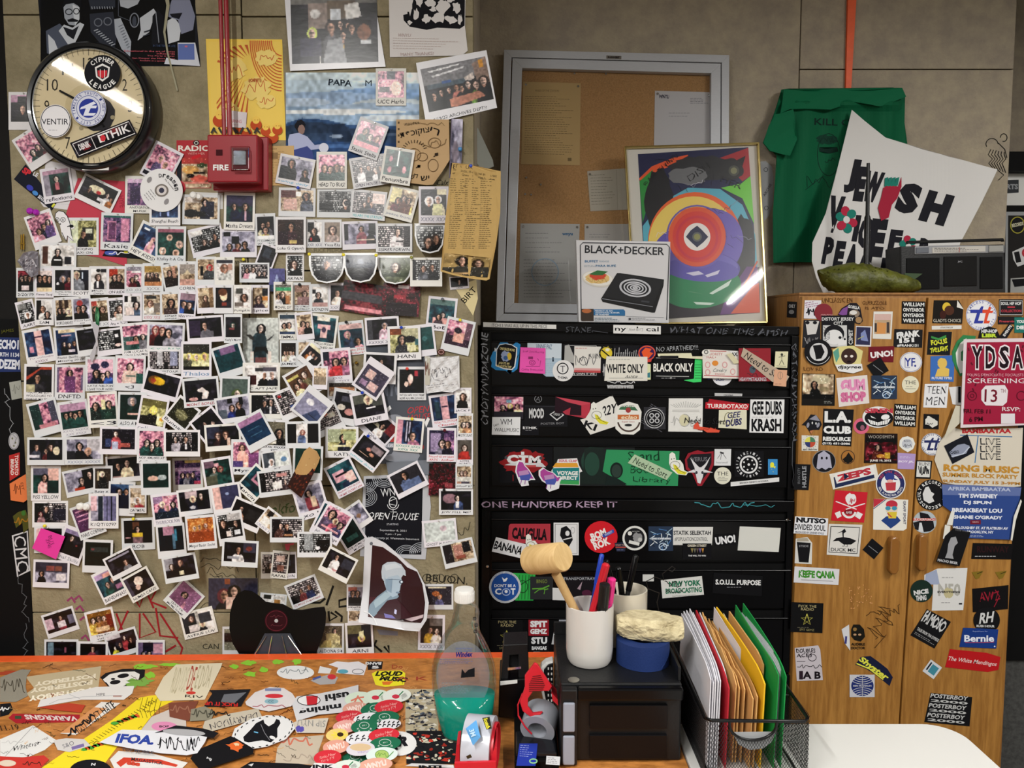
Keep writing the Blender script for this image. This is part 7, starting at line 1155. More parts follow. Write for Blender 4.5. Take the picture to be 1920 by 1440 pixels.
for i in range(26):r_=random.Random(i*3+1);P.r(1815+r_.random()*105,645+r_.random()*90,3,6,r_.uniform(-40,40),'5a0e22');P.L=2
for s_,x,w in(('Y',1832,22),('D',1857,20),('S',1883,20),('A',1908,22)):P.t(s_,x,670,w+3,48,0,'dfd6da',b=.09);P.t(s_,x,670,w-2,42,0,'1b0c14',b=.03)
P.L+=1;P.t('YOUNG DEMOCRATIC SOCIALISTS',1866,703,106,5,0,'d3a0ac',j=.4).t('SCREENING',1868,714,108,9,0,'e0d4d8').q([(1840,732),(1848,723),(1884,722),(1890,732),(1888,754),(1880,761),(1848,760),(1840,750)],'d8d0d4').t('13',1858,742,24,24,2,'6a0e24',b=.01).t('TH',1881,733,9,7,0,'6a0e24').t('FRI. FEB 11',1832,771,50,8,1,'3a0814',b=.02,j=.5).t('6 PM',1830,786,26,9,-4,'3a0814',b=.02).t('RSVP:',1896,767,34,8,1,'dfd2d6',b=.01).r(1890,785,26,19,0,'d3ccd0').ring(1823,742,9,9,1.4,'5a0e22').ring(1915,742,9,9,1.4,'5a0e22').ring(1823,742,4,4,1.2,'5a0e22')
thing(P,'screening_flyer','crimson hand drawn screening flyer taped to the right cupboard door','flyer')
# ================= things standing on the cabinets and hung behind =================
def inset(q,d):return[(q[0][0]+d,q[0][1]+d),(q[1][0]-d,q[1][1]+d),(q[2][0]-d,q[2][1]-d),(q[3][0]+d,q[3][1]-d)]
def rails(q,d,pl,f,b,m,par,nm,bev=.001):
 i=inset(q,d)
 for k in range(4):slab(nm,[q[k],q[(k+1)%4],i[(k+1)%4],i[k]],pl,f,b,m,par,bevel=bev)
 return i
PN_=V(2.545,.12)
c=PN_.at(1150,604);nb=empty('notice_board',tuple(c),'aluminium framed glazed cork notice board leaning on the wall','notice board')
Q0=[(945,93),(1367.5,103),(1366,607),(930,602)]
Q1=rails(Q0,14,PN_,.012,-.02,M_alu,nb,'outer_frame');Q1=inset(Q1,2)
Q2=rails(Q1,18,PN_,.009,-.012,M_alu,nb,'door_frame')
slab('cork_panel',inset(Q0,3),PN_,-.015,-.022,M_cork,nb);slab('glass_pane',inset(Q2,-2),PN_,.004,.001,M_pane,nb)
slab('lock_plate',[(1137,104),(1165,105),(1165,111),(1137,110)],PN_,.0135,.011,M_chrome,nb)
P=Pr(PN_,Q0,None,off=.0137);P.t('FLEXHIBIT',1151,107.5,22,3,1,'1a1a20',b=.03);P.out('plate_lettering',nb,reg=False)
PP=V(2.545+.0148,.12)
def paper(q,col,lb,f=None):
 P=Pr(PP,q,col,lift=lambda x,y:.0006+0*x);f and f(P);thing(P,'notice_paper',lb,'paper',group='papers inside the notice board')
 for k in(0,1):MB().lathe([(.002,0),(.004,.002),(.002,.003)],PP.at(q[k][0]+(5 if k==0 else-5),q[k][1]+6,.002),(0,-1,0),10).out('tack',M_chrome,label=lb.split(',')[0]+(' tack, left' if k==0 else ' tack, right'),cat='tack')
paper([(981,153),(1089,156),(1087,310),(977,308)],'a98f62','long yellowed typed notice, upper left in the board',lambda P:P.t('RULES OF THE STATION',1026,170,44,4,1,'6a5838').lines(1030,235,92,112,26,'6e5c3c',1).r(1068,299,7,6,0,'6e5c3c'))
paper([(1228,170),(1334,173),(1333,290),(1226,288)],'b3b1b3','white letterhead sheet, upper right in the board',lambda P:P.t('WNYU',1245,181,19,7,2,'1c1c34',b=.04,j=.4).lines(1310,189,32,12,4,'6a6a70').lines(1284,215,60,12,2,'7a7a80'))
paper([(1101,321),(1180,315),(1180,393),(1107,396)],'a39d90','cream folded typed letter, middle of the board',lambda P:P.lines(1130,355,44,60,11,'6a6458',-2).l([(1156,318),(1158,394)],.8,'8a8478'))
paper([(976,419),(1087,420),(1082,569),(972,568)],'a0a09e','grey printed sheet with blue logo, lower left in the board',lambda P:P.lines(1020,455,70,44,5,'66666a').t('wnyu',1064,440,20,6,0,'2a5a80',b=.04).lines(1028,522,92,76,12,'66666a').ring(1022,510,26,26,2,'8296a8'))
paper([(1096,420),(1190,420),(1190,470),(1096,470)],'a3a09c','grey sheet behind the white box, lower middle of the board',lambda P:P.lines(1135,442,60,10,2,'66666a'))
paper([(972,576),(1078,577),(1078,585),(972,584)],'a9a59c','sliver of white paper along the board bottom')
for i,(x,y)in enumerate(((987,333),(1014,346),(985,364),(996,365),(1077,138),(1136,139))):MB().lathe([(.002,0),(.0035,.002),(.002,.003)],PP.at(x,y,.002),(0,-1,0),10).out('tack',M_chrome,group='loose tacks in the notice board',label='bare silver tack in the cork, '+('highest of the left four','rightmost of the left four','lowest left of the left four','lowest right of the left four','left one under the top rail','right one under the top rail')[i],cat='tack')
PA=V(2.478,.11);QA=[(1171,274),(1424,266.5),(1440,605.5),(1190,608)]
c=PA.at(1310,606);pa=empty('framed_painting',tuple(c),'gold framed abstract swirl artwork leaning against the notice board','painting')
rails(QA,3.2,PA,.012,-.012,M_gold,pa,'gold_frame',.0008);slab('mat_board',inset(QA,2),PA,-.002,-.008,mat('mat_board','c9c5bd',.8),pa);
A=Pr(PA,[(1196,289),(1403,276),(1425,586),(1214,600)],'1c2048',off=-.002,thick=.0005);A.reg=0
cx,cy=1307,444
A.q([(1198,335),(1222,312),(1262,296),(1290,290),(1290,300),(1240,318),(1212,340),(1199,338)],'e0562c').q([(1350,296),(1403,277),(1407,330),(1392,340)],'a3262f').q([(1199,340),(1224,318),(1216,380),(1205,418)],'2a8a3c').q([(1352,352),(1390,344),(1407,330),(1414,420),(1392,372)],'6cc23c')
A.q([(1205,424),(1240,380),(1290,352),(1350,354),(1392,384),(1416,440),(1424,560),(1214,590)],'58aac0').q(blob(1236,378,26,60,4,.14),'191a20').q(blob(1318,316,64,24,9,.1,34),'28292e').q(blob(1370,318,24,20,5,.1),'26272b').q(blob(1290,330,40,16,8,.15),'6c6d70').ring(1376,320,10,10,4,'4a4c44').e(1376,320,6,6,'808060').q([(1382,300),(1398,292),(1392,312)],'191a20')
A.q(blob(1395,470,22,66,3,.1),'16171c').e(1303,452,88,92,'e0622c',8,40).e(1300,456,84,88,'e2c864',8,40).e(1294,398,18,7,'d88a5c').e(1332,456,60,66,'4a3f88',0,40).e(1340,452,54,60,'6a5ab0',0,40).e(1290,476,66,52,'5a4fa4',0,40).q([(1214,560),(1240,520),(1330,540),(1424,500),(1425,586),(1214,600)],'1b1320').q([(1360,560),(1400,500),(1420,500),(1425,586),(1350,590)],'5c2a70').q([(1370,588),(1412,536),(1423,530),(1425,586)],'c9502c').l([(1380,560),(1404,520),(1420,490)],3,'c9502c')
A.e(1310,500,78,32,'4a4296',4,36).e(1312,496,72,26,'6a5fb4',4,36).e(1314,538,76,40,'14804f',-6,40).e(1316,506,70,22,'5a50a8',4,36).e(cx,cy,54,56,'cf3a30',0,44).ring(cx,cy,54,56,8,'d8552e').ring(cx,cy+2,40,42,5,'c42c40').ring(cx,cy,58,60,3,'6a5ab0').e(cx,cy,25,26,'e6e3de').q([(cx,cy-21),(cx+9,cy-13),(cx+21,cy),(cx+12,cy+10),(cx,cy+20),(cx-10,cy+11),(cx-21,cy),(cx-12,cy-12)],'1a2044').ring(cx,cy,9,9,3,'5a5e60').e(cx,cy,6,6,'8a8a50')
A.q([(1286,512),(1310,508),(1320,514),(1300,517)],'d3cee0').q([(1322,516),(1350,506),(1346,514),(1326,520)],'d3cee0').q([(1286,545),(1306,549),(1322,552),(1300,548)],'cfe0d4').q([(1330,550),(1372,524),(1366,536),(1336,552)],'cfe0d4').q([(1300,566),(1340,568),(1332,572),(1306,571)],'cfe0d4')
for i in range(26):A.scrib(*((1240+(i*37)%170,300+(i*53)%270)),26,10,('15151c','2a2c34','8a8ca0','d8d4e0')[i%4],i,6,.7,i*31);A.L=20
A.L=26;A.t('to Rock TH WNYU',1238,318,84,8,-42,'15151c',j=1).t('DISH',1310,322,46,12,-35,'15151c',b=-.01,j=1).t('HER',1372,342,40,12,24,'15151c',b=-.01,j=1);A.out('artwork',pa,MG,reg=False)
slab('glass',inset(QA,3),PA,.008,.005,M_pane,pa)
PX=V(2.395);QB=[(1080,450),(1257,453),(1254,606),(1085,604)]
bx=slab('cooker_box',QB,PX,0,-.05,mat('white_card','cdccce',.35),bevel=.0015,label='white single burner box with black lettering on the black cabinet',cat='box')
P=Pr(PX,QB,None,off=.0002)
P.l([(1090,600),(1088,460),(1093,455),(1250,458),(1255,463),(1250,600)],1.8,'2a2c34').t('BLACK+DECKER',1171,469,149,15,1.6,'1d1f26',b=.018).t('BUFFET',1109,490,25,4.5,0,'2a6a98',b=.02).t('RANGE',1133,490,18,3.5,0,'8aa0b0').t('ESTUFA',1106,499,20,3.5,0,'9aa8b4').t('PARA BUFÉ',1136,498,38,5,0,'3a7098',b=.02)
P.e(1121,523,30,15,'cfcac0',8).e(1121,522,28,13,'e2dfd8',8).q(blob(1121,522,23,10,3,.12),'d8b878').q(blob(1122,517,15,8,4,.2),'c8442c').q([(1104,514),(1120,507),(1140,509),(1130,516),(1114,516)],'2f6a38').scrib(1120,526,36,10,'b08c48',4,18,.8)
P.q([(1127,560),(1157,512),(1163,512),(1245,524),(1244,536),(1228,586),(1222,586),(1130,566)],'101114').q([(1130,556),(1158,513),(1244,526),(1224,572)],'1a1b1f').l([(1129,560),(1224,575)],1,'8a8c94').q([(1203,563),(1218,565),(1217,568),(1202,566)],'3a3c42').e(1191,540,30,17,'b9bac0',8,36).e(1191,540,26,14,'1a1b20',8,36)
for k in(22,16,10,5):P.ring(1191,540,k,k*.55,2.4,'c3c4ca',8)
P.q([(1089,579),(1113,579),(1113,602),(1090,602)],'3a2e26').e(1100,583,9,4,'b5683a').q([(1113,580),(1169,580),(1172,583),(1172,592),(1113,591)],'2a6a9c').t('PERFECT AS AN',1132,583,33,2.6,0,'dfe4ea',b=.02).t('ADDITIONAL BURNER',1139,586.5,46,2.6,0,'dfe4ea',b=.02).t('OR WARMER',1129,590,26,2.6,0,'dfe4ea',b=.02).lines(1138,599,46,8,3,'5a7a90').lines(1203,598,50,6,2,'9a9aa0').e(1181,598,2,2,'3a3a40').l([(1174,593),(1245,595)],.6,'9a9aa0')
P.out('box_print',bx,MG,reg=False)
PTS=V(2.66);o_=[(1465,168),(1478,166),(1600,165),(1675,164),(1690,172),(1697,182),(1696,230),(1704,290),(1640,420),(1530,492),(1450,493),(1449,400),(1456,292),(1430,268),(1452,210)]
def fold(x,y):return .012+.010*np.sin((x-1440)*.085+y*.008)+.014*np.exp(-((y-192-(x-1470)*.02)/9.)**2)*(x<1690)+.010*np.exp(-(((x-1482)+(y-220)*.3)/8.)**2)+.008*np.exp(-((x-1672+(y-200)*.05)/6.)**2)
P=Pr(PTS,o_,'0a5a3a',grid=6,lift=fold);P.L+=6
P.t('KILL COPS'[:6],1560,229,66,13,2,'0b2a22',b=.02);P.q(blob(1552,262,20,9,3,.25),'0d3a2c').ring(1554,290,22,40,1.2,'0b2a22').q([(1536,276),(1570,276),(1572,284),(1556,288),(1536,284)],'0b2a22').scrib(1556,300,20,10,'0b2a22',5,8,1).scrib(1550,340,80,24,'0b2a22',2,14,1).l([(1510,356),(1530,340),(1544,330)],1,'0b2a22').scrib(1555,262,34,12,'0b2a22',8,16,1)
ts=P.out('t_shirt',None,M_green if False else MP,label='green printed t-shirt hung high on the back wall',cat='shirt')
for q_,nm in(([(1468,168),(1690,166),(1697,182),(1650,200),(1600,192),(1556,206),(1480,206),(1462,214),(1466,190)],'folded_collar'),([(1462,214),(1486,206),(1494,262),(1480,292),(1443,284),(1430,268),(1452,216)],'sleeve')):
 Q=Pr(PTS,q_,None,off=.026,grid=5,lift=lambda x,y:.003*np.sin(x*.05+y*.1));Q.tri(q_,lambda x,y:srgb('0b6240'));s_=Q.out(nm,ts,reg=False);s_.modifiers.new('s','SOLIDIFY').thickness=.006
slab('wall_strip',[(1591,-40),(1608,-40),(1596,168),(1586,168)],PB,.012,.001,M_orange,label='vertical orange painted strip above the green t-shirt',cat='strip')
slab('paper_shape',[(1424,303),(1436,302),(1447,312),(1450,330),(1449,380),(1442,404),(1430,418),(1424,414)],PB,.004,.002,mat('grey_card','9a9c9e',.7),label='grey rounded paper with pencil hearts behind painting',cat='paper')
P=Pr(PB,pxbox(1424,300,1450,410),None,off=.0045).ring(1436,318,4,4,.8,'3a3a3e').ring(1437,390,4,4,.8,'3a3a3e').t('ARCHIE',1439,356,26,5,-60,'3a3a3e');P.out('pencil_marks',bpy.data.objects['paper_shape'],reg=False)
PJ=V(2.61,.02);o_=[(1597,206),(1620,226),(1660,258),(1760,288),(1870,318),(1840,380),(1800,456),(1780,554),(1545,554),(1530,520),(1522,490),(1523,455),(1548,400),(1574,300)]
jl=lambda x,y:.004+.10*np.clip((1660-x)/140,0,1)**1.6*np.clip((y-180)/250,0,1)+.012*np.sin((x-1600)*.03)
P=Pr(PJ,o_,'d6d4d2',grid=7,lift=jl,off=.0);P.L+=28
D1='1b1b22'
for s_,x,y,w,h,a in(('J',1598,330,24,68,6),('E',1614,345,20,70,4),('W',1636,350,36,62,8),('S',1704,372,44,62,12),('H',1756,390,52,64,14)):P.t(s_,x,y,w*.95,h*.94,a,D1,b=.075,sh=.12)
for s_,x,y,w,h in(('V',1566,402,28,70),('I',1606,428,10,50),('C',1621,436,22,58),('E',1645,446,30,72)):P.t(s_,x,y,w,h,5,D1,b=.07,sh=.1)
for s_,x,y,w,h in(('P',1553,470,20,58),('E',1574,478,20,60),('A',1597,484,26,60),('C',1622,498,24,60),('E',1664,512,32,64),('F',1679,450,26,44),('R',1734,466,24,44)):P.t(s_,x,y,w*.9,h*.88,5,D1,b=.07,sh=.1)
def flower(x,y,r_):
 for i in range(6):a_=i*60+20;P.e(x+r_*.55*math.cos(R(a_)),y+r_*.75*math.sin(R(a_)),r_*.42,r_*.38,('b02a44','1f7a6c')[i%2],a_,12)
 P.e(x,y,r_*.28,r_*.3,'d6d4d2')
flower(1587,412,22);flower(1703,462,18)
P.q([(1652,414),(1646,390),(1652,370),(1656,352),(1668,346),(1684,350),(1690,332),(1690,350),(1682,372),(1672,384),(1666,408)],'a3243c')
for i in range(4):P.q([(1659+i*7,334),(1665+i*7,332),(1665+i*6,348),(1658+i*6,350)],'1f7a6c')
thing(P,'protest_poster','large white curved poster with groovy lettering behind the radio','poster');bpy.data.objects['protest_poster'].modifiers.new('s','SOLIDIFY').thickness=.001
p0,p1=PC.at(1628,306,-.1),PC.at(1625,500,-.1);MB().tube([p0,p0+(p1-p0)*.5,p0+(p1-p0)*.52,p1+np.array([0,0,-.07])],[.005,.006,.009,.0095],12).out('telescopic_pole',M_blackp,smooth=True,label='thin black telescopic pole standing behind the pickle cushion',cat='pole')
def loft(name,prof,pl,m,depth,n=20,bump=0.,seed=1,**kw):
 v=[];f=[];r=random.Random(seed)
 for x,yc,hy in prof:
  c=pl.at(x,yc,-depth*.5);s_=hy/F*(pl.p[1]+.1)
  for k in range(n):
   t=2*math.pi*k/n;b=1+r.uniform(-bump,bump);v.append((c[0],c[1]+math.cos(t)*depth*.5*min(1,s_/.03)*b,c[2]+math.sin(t)*s_*b))
 for i in range(len(prof)-1):
  for k in range(n):f.append((i*n+k,i*n+(k+1)%n,(i+1)*n+(k+1)%n,(i+1)*n+k))
 f+=[tuple(range(n)),tuple(range(len(prof)*n-1,(len(prof)-1)*n-1,-1))]
 return mesh_obj(name,v,f,m,smooth=True,**kw)
pf=[]
for i in range(27):
 t=i/26;x=1534+184*t;top=506-12*math.sin(min(1,t*2.2)*math.pi/2)+46*max(0,t-.35)**1.5*1.35;bot=512+38*math.sin(min(1,t*5)*math.pi/2)-4*max(0,t-.9)*10;pf.append((x,(top+bot)/2,max(1.5,(bot-top)/2)))
pk=loft('pickle_cushion',pf,PC,M_cloth,.11,26,.10,label='olive green pickle shaped cushion lying on the wooden cupboard',cat='cushion')
m_=MB();r=random.Random(4)
for i in range(44):
 x,y=1545+r.random()*120,500+r.random()*40;c=PC.at(x,y,-.01+.0*x);m_.lathe([(.0028,-.004),(.002,.001),(.0006,.003)],c,(0,-1,.3),6)
m_.out('bumps',M_cloth,pk,kind='stuff')
PR=V(2.43);rd=empty('radio_cassette',tuple(PR.at(1788,553,-.06)),'black portable radio cassette player on the wooden cupboard','radio')
def rs_(nm,q,f,b,m,bev=.0015):return slab(nm,q,PR,f,b,m,rd,bevel=bev)
rs_('body',[(1688,462),(1884,458),(1886,553),(1690,552)],0,-.10,M_blackp,.004)
rs_('tuner_panel',[(1715,462),(1884,459),(1884,474),(1715,477)],.003,-.002,mat('brushed_silver','8f9094',.35,metal=.7));rs_('dial_window',[(1748,464),(1848,461),(1848,472),(1748,475)],.0045,.002,mat('dial_window','b9b5ae',.3));rs_('cassette_door',[(1770,481),(1832,480),(1832,536),(1770,537)],.003,-.002,M_black)
rs_('speaker_grille',[(1700,484),(1762,483),(1762,542),(1700,543)],.003,-.002,M_blackm);rs_('speaker_grille',[(1838,482),(1880,481),(1881,541),(1838,542)],.003,-.002,M_blackm);rs_('side_switch',[(1854,460),(1882,459),(1882,472),(1854,473)],.006,.002,M_chrome);rs_('side_switch',[(1718,464),(1742,463),(1742,474),(1718,475)],.006,.002,M_grey)
a_,b_=PR.at(1700,458,-.05),PR.at(1880,453,-.05);MB().tube([a_,a_+np.array([0,0,.006]),b_+np.array([0,0,.006]),b_],.005,8).out('carry_handle',M_blackp,rd,smooth=True)
P=Pr(PR,pxbox(1750,462,1846,540),None,off=.0048).lines(1797,468,90,8,3,'3a3a3e').l([(1799,463),(1799,473)],.8,'b0302c');P.out('print',rd,reg=False);Pr(PR,pxbox(1750,462,1846,540),None,off=.0048).t('JVC',1800,491,9,4,0,'8a8a8e',b=.04).out('lettering',rd,reg=False)
slab('plastic_leaf',[(1696,512),(1730,513),(1712,526),(1700,522)],PR,.02,.018,mat('dark_leaf','28421c',.5),label='small dark green leaf in front of the radio',cat='leaf')
PFR=V(2.95);sb=slab('wall_shelf',[(1880,284),(2060,284),(2060,322),(1880,320)],PFR,.05,-.12,M_blackm,label='black shelf edge at the far right behind the wall',cat='shelf')
pn=slab('wall_board',[(1870,322),(2060,322),(2060,388),(1870,385)],PFR,0,-.02,M_whitep,label='pale grey panel below the far right black shelf',cat='panel')
P=Pr(PFR,[(1884,338),(1910,337),(1910,361),(1883,363)],'3a3c40').t('RTS',1898,350,22,10,0,'9a9ca0',b=.05);P.out('sticker',pn,reg=False,label='grey sticker with pale capitals')
fp=slab('framed_poster',[(1878,385),(2060,385),(2060,560),(1874,560)],PFR,.03,-.01,M_blackm,label='black framed poster with stickers at the far right edge',cat='poster');slab('inner_border',[(1886,397),(2060,397),(2060,560),(1884,560)],PFR,.032,.029,mat('grey_card','9a9c9e'),fp);slab('sheet',[(1891,404),(2060,404),(2060,560),(1890,560)],PFR,.034,.030,M_dark,fp)
PFR2=V(2.915);P=Pr(PFR2,ellpts(1908,422,14,16),'1a1a1c').ring(1908,422,14,16,2,'a8a040').t('RECORDS',1908,421,22,7,-12,'d0ccb0',b=.05);P.out('sticker',fp,reg=False,label='round yellow rimmed sticker')
P=Pr(PFR2,[(1898,472),(1925,460),(1925,494),(1908,500),(1900,486)],'d0d0d0').t('I',1908,482,10,20,-12,'1a1a1c',b=.06).e(1922,474,6,8,'b0303c');P.out('sticker',fp,reg=False,label='white sticker with capital I and red heart')
P=Pr(PFR2,[(1895,522),(1925,520),(1925,560),(1894,560)],'a9a9a6').q([(1897,524),(1925,522),(1922,536),(1902,538)],'17171a');P.out('sticker',fp,reg=False,label='grey sticker of a black cap')
PLC=V(2.112);zt=float(PLC.at(0,598)[2])
lc=MB().box((-2.3,2.112,0),(XL-.006,2.40,zt)).out('side_cabinet',M_blackm,label='black steel cabinet at the left edge with stickers',cat='cabinet',bevel=.002)
CUR[:]=[PLC,lc]
st(S([(-20,632),(36,633),(40,697),(-20,698)],'23305e').t('ECHO1',16,646,38,18,2,'cfd2dc',b=.05).t('RTH 1134',18,665,36,8,2,'cfd2dc',b=.03).t('DEZEM',18,683,38,18,2,'cfd2dc',b=.05),'dark blue sticker with white stacked capitals')
st(S([(17,717),(39,713),(42,746),(22,750)],'9a9c94').scrib(30,731,14,24,'6a6c64',3,8,.8),'pale green grey square sticker');st(S(ellpts(26,827,10,16),'b0b0b4').ring(26,827,9,15,.8,'5a5a60').e(23,822,1.5,2,'6a6a50').e(29,830,1.5,2,'6a6a50').e(26,836,1.5,2,'6a6a50'),'round white sticker with dots')
st(S([(17,854),(37,848),(37,890),(18,902)],'a82a28').t('TOMATO',31,872,38,7,90,'d8c8c4',b=.04).t('BREAD',23,876,30,6,90,'d8c8c4',b=.04),'red rectangular sticker with sideways letters')
st(Pr(PLC,pxbox(10,745,40,815),None).scrib(18,780,100,14,'8a8c90',3,12,1.2,80).scrib(44,1120,90,16,'5a5c60',5,12,1.2,84).scrib(46,1200,60,16,'5a5c60',7,9,1.2,84).t('JAMES',14,621,24,7,-6,'5a5a20'),'grey scratched pen tags','paint_pen_tag')
st(S([(22,1004),(52,995),(57,1070),(32,1082)],'c9c9cc').q([(25,1006),(50,998),(54,1068),(34,1079)],'141416').t('CMC',40,1038,66,22,84,'c9c9cc',b=.0),'tall black sticker with outlined white letters')
st(S([(24,968),(34,960),(48,956),(52,968),(54,990),(44,1000),(42,980),(30,990)],'4a4a1c').e(44,962,4,5,'3a6a2a').scrib(40,978,26,18,'9a6a1c',3,8,2),'small green and ochre figure sticker')
P=Pr(PLC,[(18,907),(48,889),(58,932),(44,942),(20,938)],'cf7140',lift=lambda x,y:.002+.004*(y-889)/50).scrib(32,918,14,26,'4a2010',3,9,1).t('EST',42,912,14,5,80,'4a2010');thing(P,'sticky_note','orange sticky note on the black cabinet at left edge','note')
xq=xr+.012;MB().box((xq,2.45,.555),(xq+.7,2.66,cz-.03)).out('dark_box',M_blackm,label='plain black box beyond the wooden cupboard',cat='cabinet');MB().box((xq,2.46,0),(xq+.7,2.66,.553)).out('grey_box',mat('grey_textile','4a4a48',.9,noise=.5,nscale=60),label='dark grey textured box under the black box, right edge',cat='box')  # plain black box added to fill the dark strip right of the cupboard
# ================= desk covered in stickers =================
dk=empty('desk',(-.8,1.7,0),'plywood desk with orange back edge, top plastered with stickers','desk')
e0,e1=PT.at(-300,1235),PT.at(1052,1222)
ft=[(e0[0],e0[1],.75),(e1[0],e1[1],.75),(.362,e1[1],.75),(.362,1.15,.75),(e0[0],1.15,.75)]
top=MB().prism(ft,[(x,y,.72)for x,y,z in ft]).out('tabletop',M_ply,dk,bevel=.001)
slab('edge_strip',[(-300,1232),(1050,1222),(1050,1231),(-300,1243)],PT,.0012,.0,M_orange,top)
for x in(-2.0,.30):
 for y in(1.25,1.98):MB().box((x,y,0),(x+.05,y+.05,.7199)).out('leg',M_wood2,dk)
wt=empty('white_table',(.7,1.4,0),'white laminate table with rounded corner, lower right','table')
yb=float(PT.at(1600,1357)[1]);xr_=1.0;pts=[(.366,1.1),(.366,yb)]+[(xr_-.07+.07*math.sin(R(a)),yb-.07+.07*math.cos(R(a)))for a in range(0,91,10)]+[(xr_,1.1)]
MB().prism([(x,y,.75)for x,y in pts],[(x,y,.725)for x,y in pts]).out('tabletop',M_white,wt,bevel=.002)
for x in(.40,.93):
 for y in(1.15,yb-.1):MB().tube([(x,y,0),(x,y,.7248)],.018,12).out('leg',M_chrome,wt,smooth=True)
CUR[:]=[PT,top];PT.reg=[]
P=Pr(PT,pxbox(0,1240,960,1440),None);rr=random.Random(12)
for x,y,rx,ry in((22,1262,26,4),(270,1250,22,5),(318,1246,18,3),(440,1250,10,4),(466,1243,12,5),(520,1241,10,4),(556,1240,8,7),(470,1264,12,5),(494,1256,8,5),(282,1266,9,6)):P.q(blob(x,y,rx,ry,int(x),.35,16),'a8452a' if x==22 else '8ac43c');P.L=1
for i in range(170):
 x,y=rr.uniform(0,840),rr.uniform(1246,1435);P.scrib(x,y,rr.uniform(5,26),rr.uniform(2,7),rr.choice(['4a2810','5a2412','241a12','8a3a18','2a1c10','2e3a24','d8a868']),i,9,rr.uniform(.4,.9),rr.uniform(-30,30));P.L=3
P.t('Do',745,1250,20,7,0,'a04030').t('A K',772,1272,60,7,0,'a04030').t('11.19',18,1364,34,10,-4,'2a2018',sh=-.3);P.out('pen_and_paint_marks',top,reg=False,kind='stuff')
for x0,y0,x1,y1,n,pal_ in((760,1292,822,1385,150,('1c1c22','5a6470','c9c4b4','3a3a44','8a8478','e0dccf')),(762,1370,860,1432,90,('c8392c','15151a','d8d2bc','15151a','c9c3ae','9a2a20'))):
 P=S(pxbox(x0,y0,x1,y1),'b9ad90' if n==150 else '1a1a1e')
 for i in range(n):x,y=rr.uniform(x0+3,x1-3),rr.uniform(y0+2,y1-2);P.q(blob(x,y,rr.uniform(1.5,7),rr.uniform(1,3),i,.5,6),rr.choice(pal_));P.L=1+i%6
 P.L=8;st(P,'shredded remains of grey torn stickers' if n==150 else 'torn red black and cream robot sticker')
st(S([(48,1269),(190,1249),(184,1292),(58,1311),(50,1300),(64,1290)],'bdae8e').t('POSTERBOY',112,1302,118,10,172,'efe6d0',b=.05,sh=.2).t('POSTERBOY',115,1287,118,9,172,'e2d8c0',b=.05,sh=.2).t('POSTERBOY',122,1275,116,8,172,'e2d8c0',b=.05,sh=.2),'large faded tan sticker with upside down lettering')
st(S([(0,1270),(40,1255),(58,1256),(50,1268),(48,1288),(52,1305),(30,1316),(0,1316)],'8f8a7c').scrib(24,1286,44,30,'4a4438',3,16,1.4),'torn grey paper remains at the left end')
st(S([(0,1320),(20,1318),(24,1330),(16,1340),(0,1344)],'15151a').scrib(8,1330,18,10,'dedede',3,8,2),'black and white round sticker cut by left frame edge')
P=S([(188,1270),(198,1262),(230,1254),(262,1253),(272,1256),(270,1276),(250,1286),(220,1292),(205,1290)],'15151a').q([(193,1274),(206,1264),(226,1260),(252,1259),(262,1264),(260,1276),(244,1280),(228,1288),(206,1288),(200,1280),(196,1278)],'e2e0dc').e(231,1267,11,4,'15151a',-8).e(216,1279,10,4,'15151a',-8).e(212,1273,4,2,'15151a');P.q(blob(262,1280,22,9,4,.5,20),'7aa84a');st(P,'white skull sticker on black with green smear')
P=S([(76,1312),(130,1300),(180,1288),(252,1286),(248,1300),(232,1312),(152,1312),(70,1326)],'dedbd8').t('HIPE',189,1302,16,5,0,'3a3a3a').r(220,1305,16,3,0,'b58a80').l([(130,1302),(150,1310)],.6,'a0a0a4').l([(92,1320),(110,1312),(160,1306),(230,1304)],.6,'a0a0a4');st(P,'torn white sticker below the skull')
st(S([(72,1326),(128,1318),(160,1322),(152,1336),(110,1332)],'b5402a'),'red paint patch')
P=S([(16,1346),(24,1338),(150,1340),(148,1354),(30,1356)],'a3202c').t('VARKRGNS',96,1346,100,9,182,'d8c8c4',b=.04,sh=-.5).r(34,1345,12,6,0,'3a4a34');st(P,'long dark red sticker with upside down letters')
P=S([(190,1316),(226,1318),(142,1378),(113,1375)],'e0dcd6').q([(176,1326),(200,1328),(150,1374),(114,1374)],'d0905c').t('MUST MOST HATE',176,1346,92,16,-36,'26221f',j=1).scrib(152,1360,60,16,'15151a',3,12,3,-36);st(P,'slanted white and orange sticker strip')
P=S([(78,1440),(150,1390),(210,1350),(262,1308),(284,1304),(322,1302),(330,1312),(300,1326),(278,1350),(262,1372),(220,1400),(190,1440)],'ecd42c')
for i in range(22):P.l([(170+i*5.4,1388-i*3.6),(178+i*5.4,1392-i*3.6)],1,'6a5a14')
for i in range(16):P.q(blob(215-60*(i%2)+i*3,1356+(i%2)*50-i,7,3.4,i,.4,7),('4aa03a','d8592c')[i//2%2]);P.L=3
for i in range(5):P.l([(268+i*9,1308),(262+i*9,1330),(268+i*8,1346)],.8,'4a4214')
st(P,'long yellow hand shaped sticker')
P=S([(62,1360),(106,1388),(84,1406),(52,1420),(0,1418),(0,1386)],'dddcd9').t('Whatever',50,1398,52,9,-14,'2a2a2a',sh=.5,j=1).l([(10,1418),(62,1362)],.8,'8a8a8a').scrib(24,1392,40,8,'b9b8b6',3,8,.8);st(P,'white diamond sticker with handwriting')
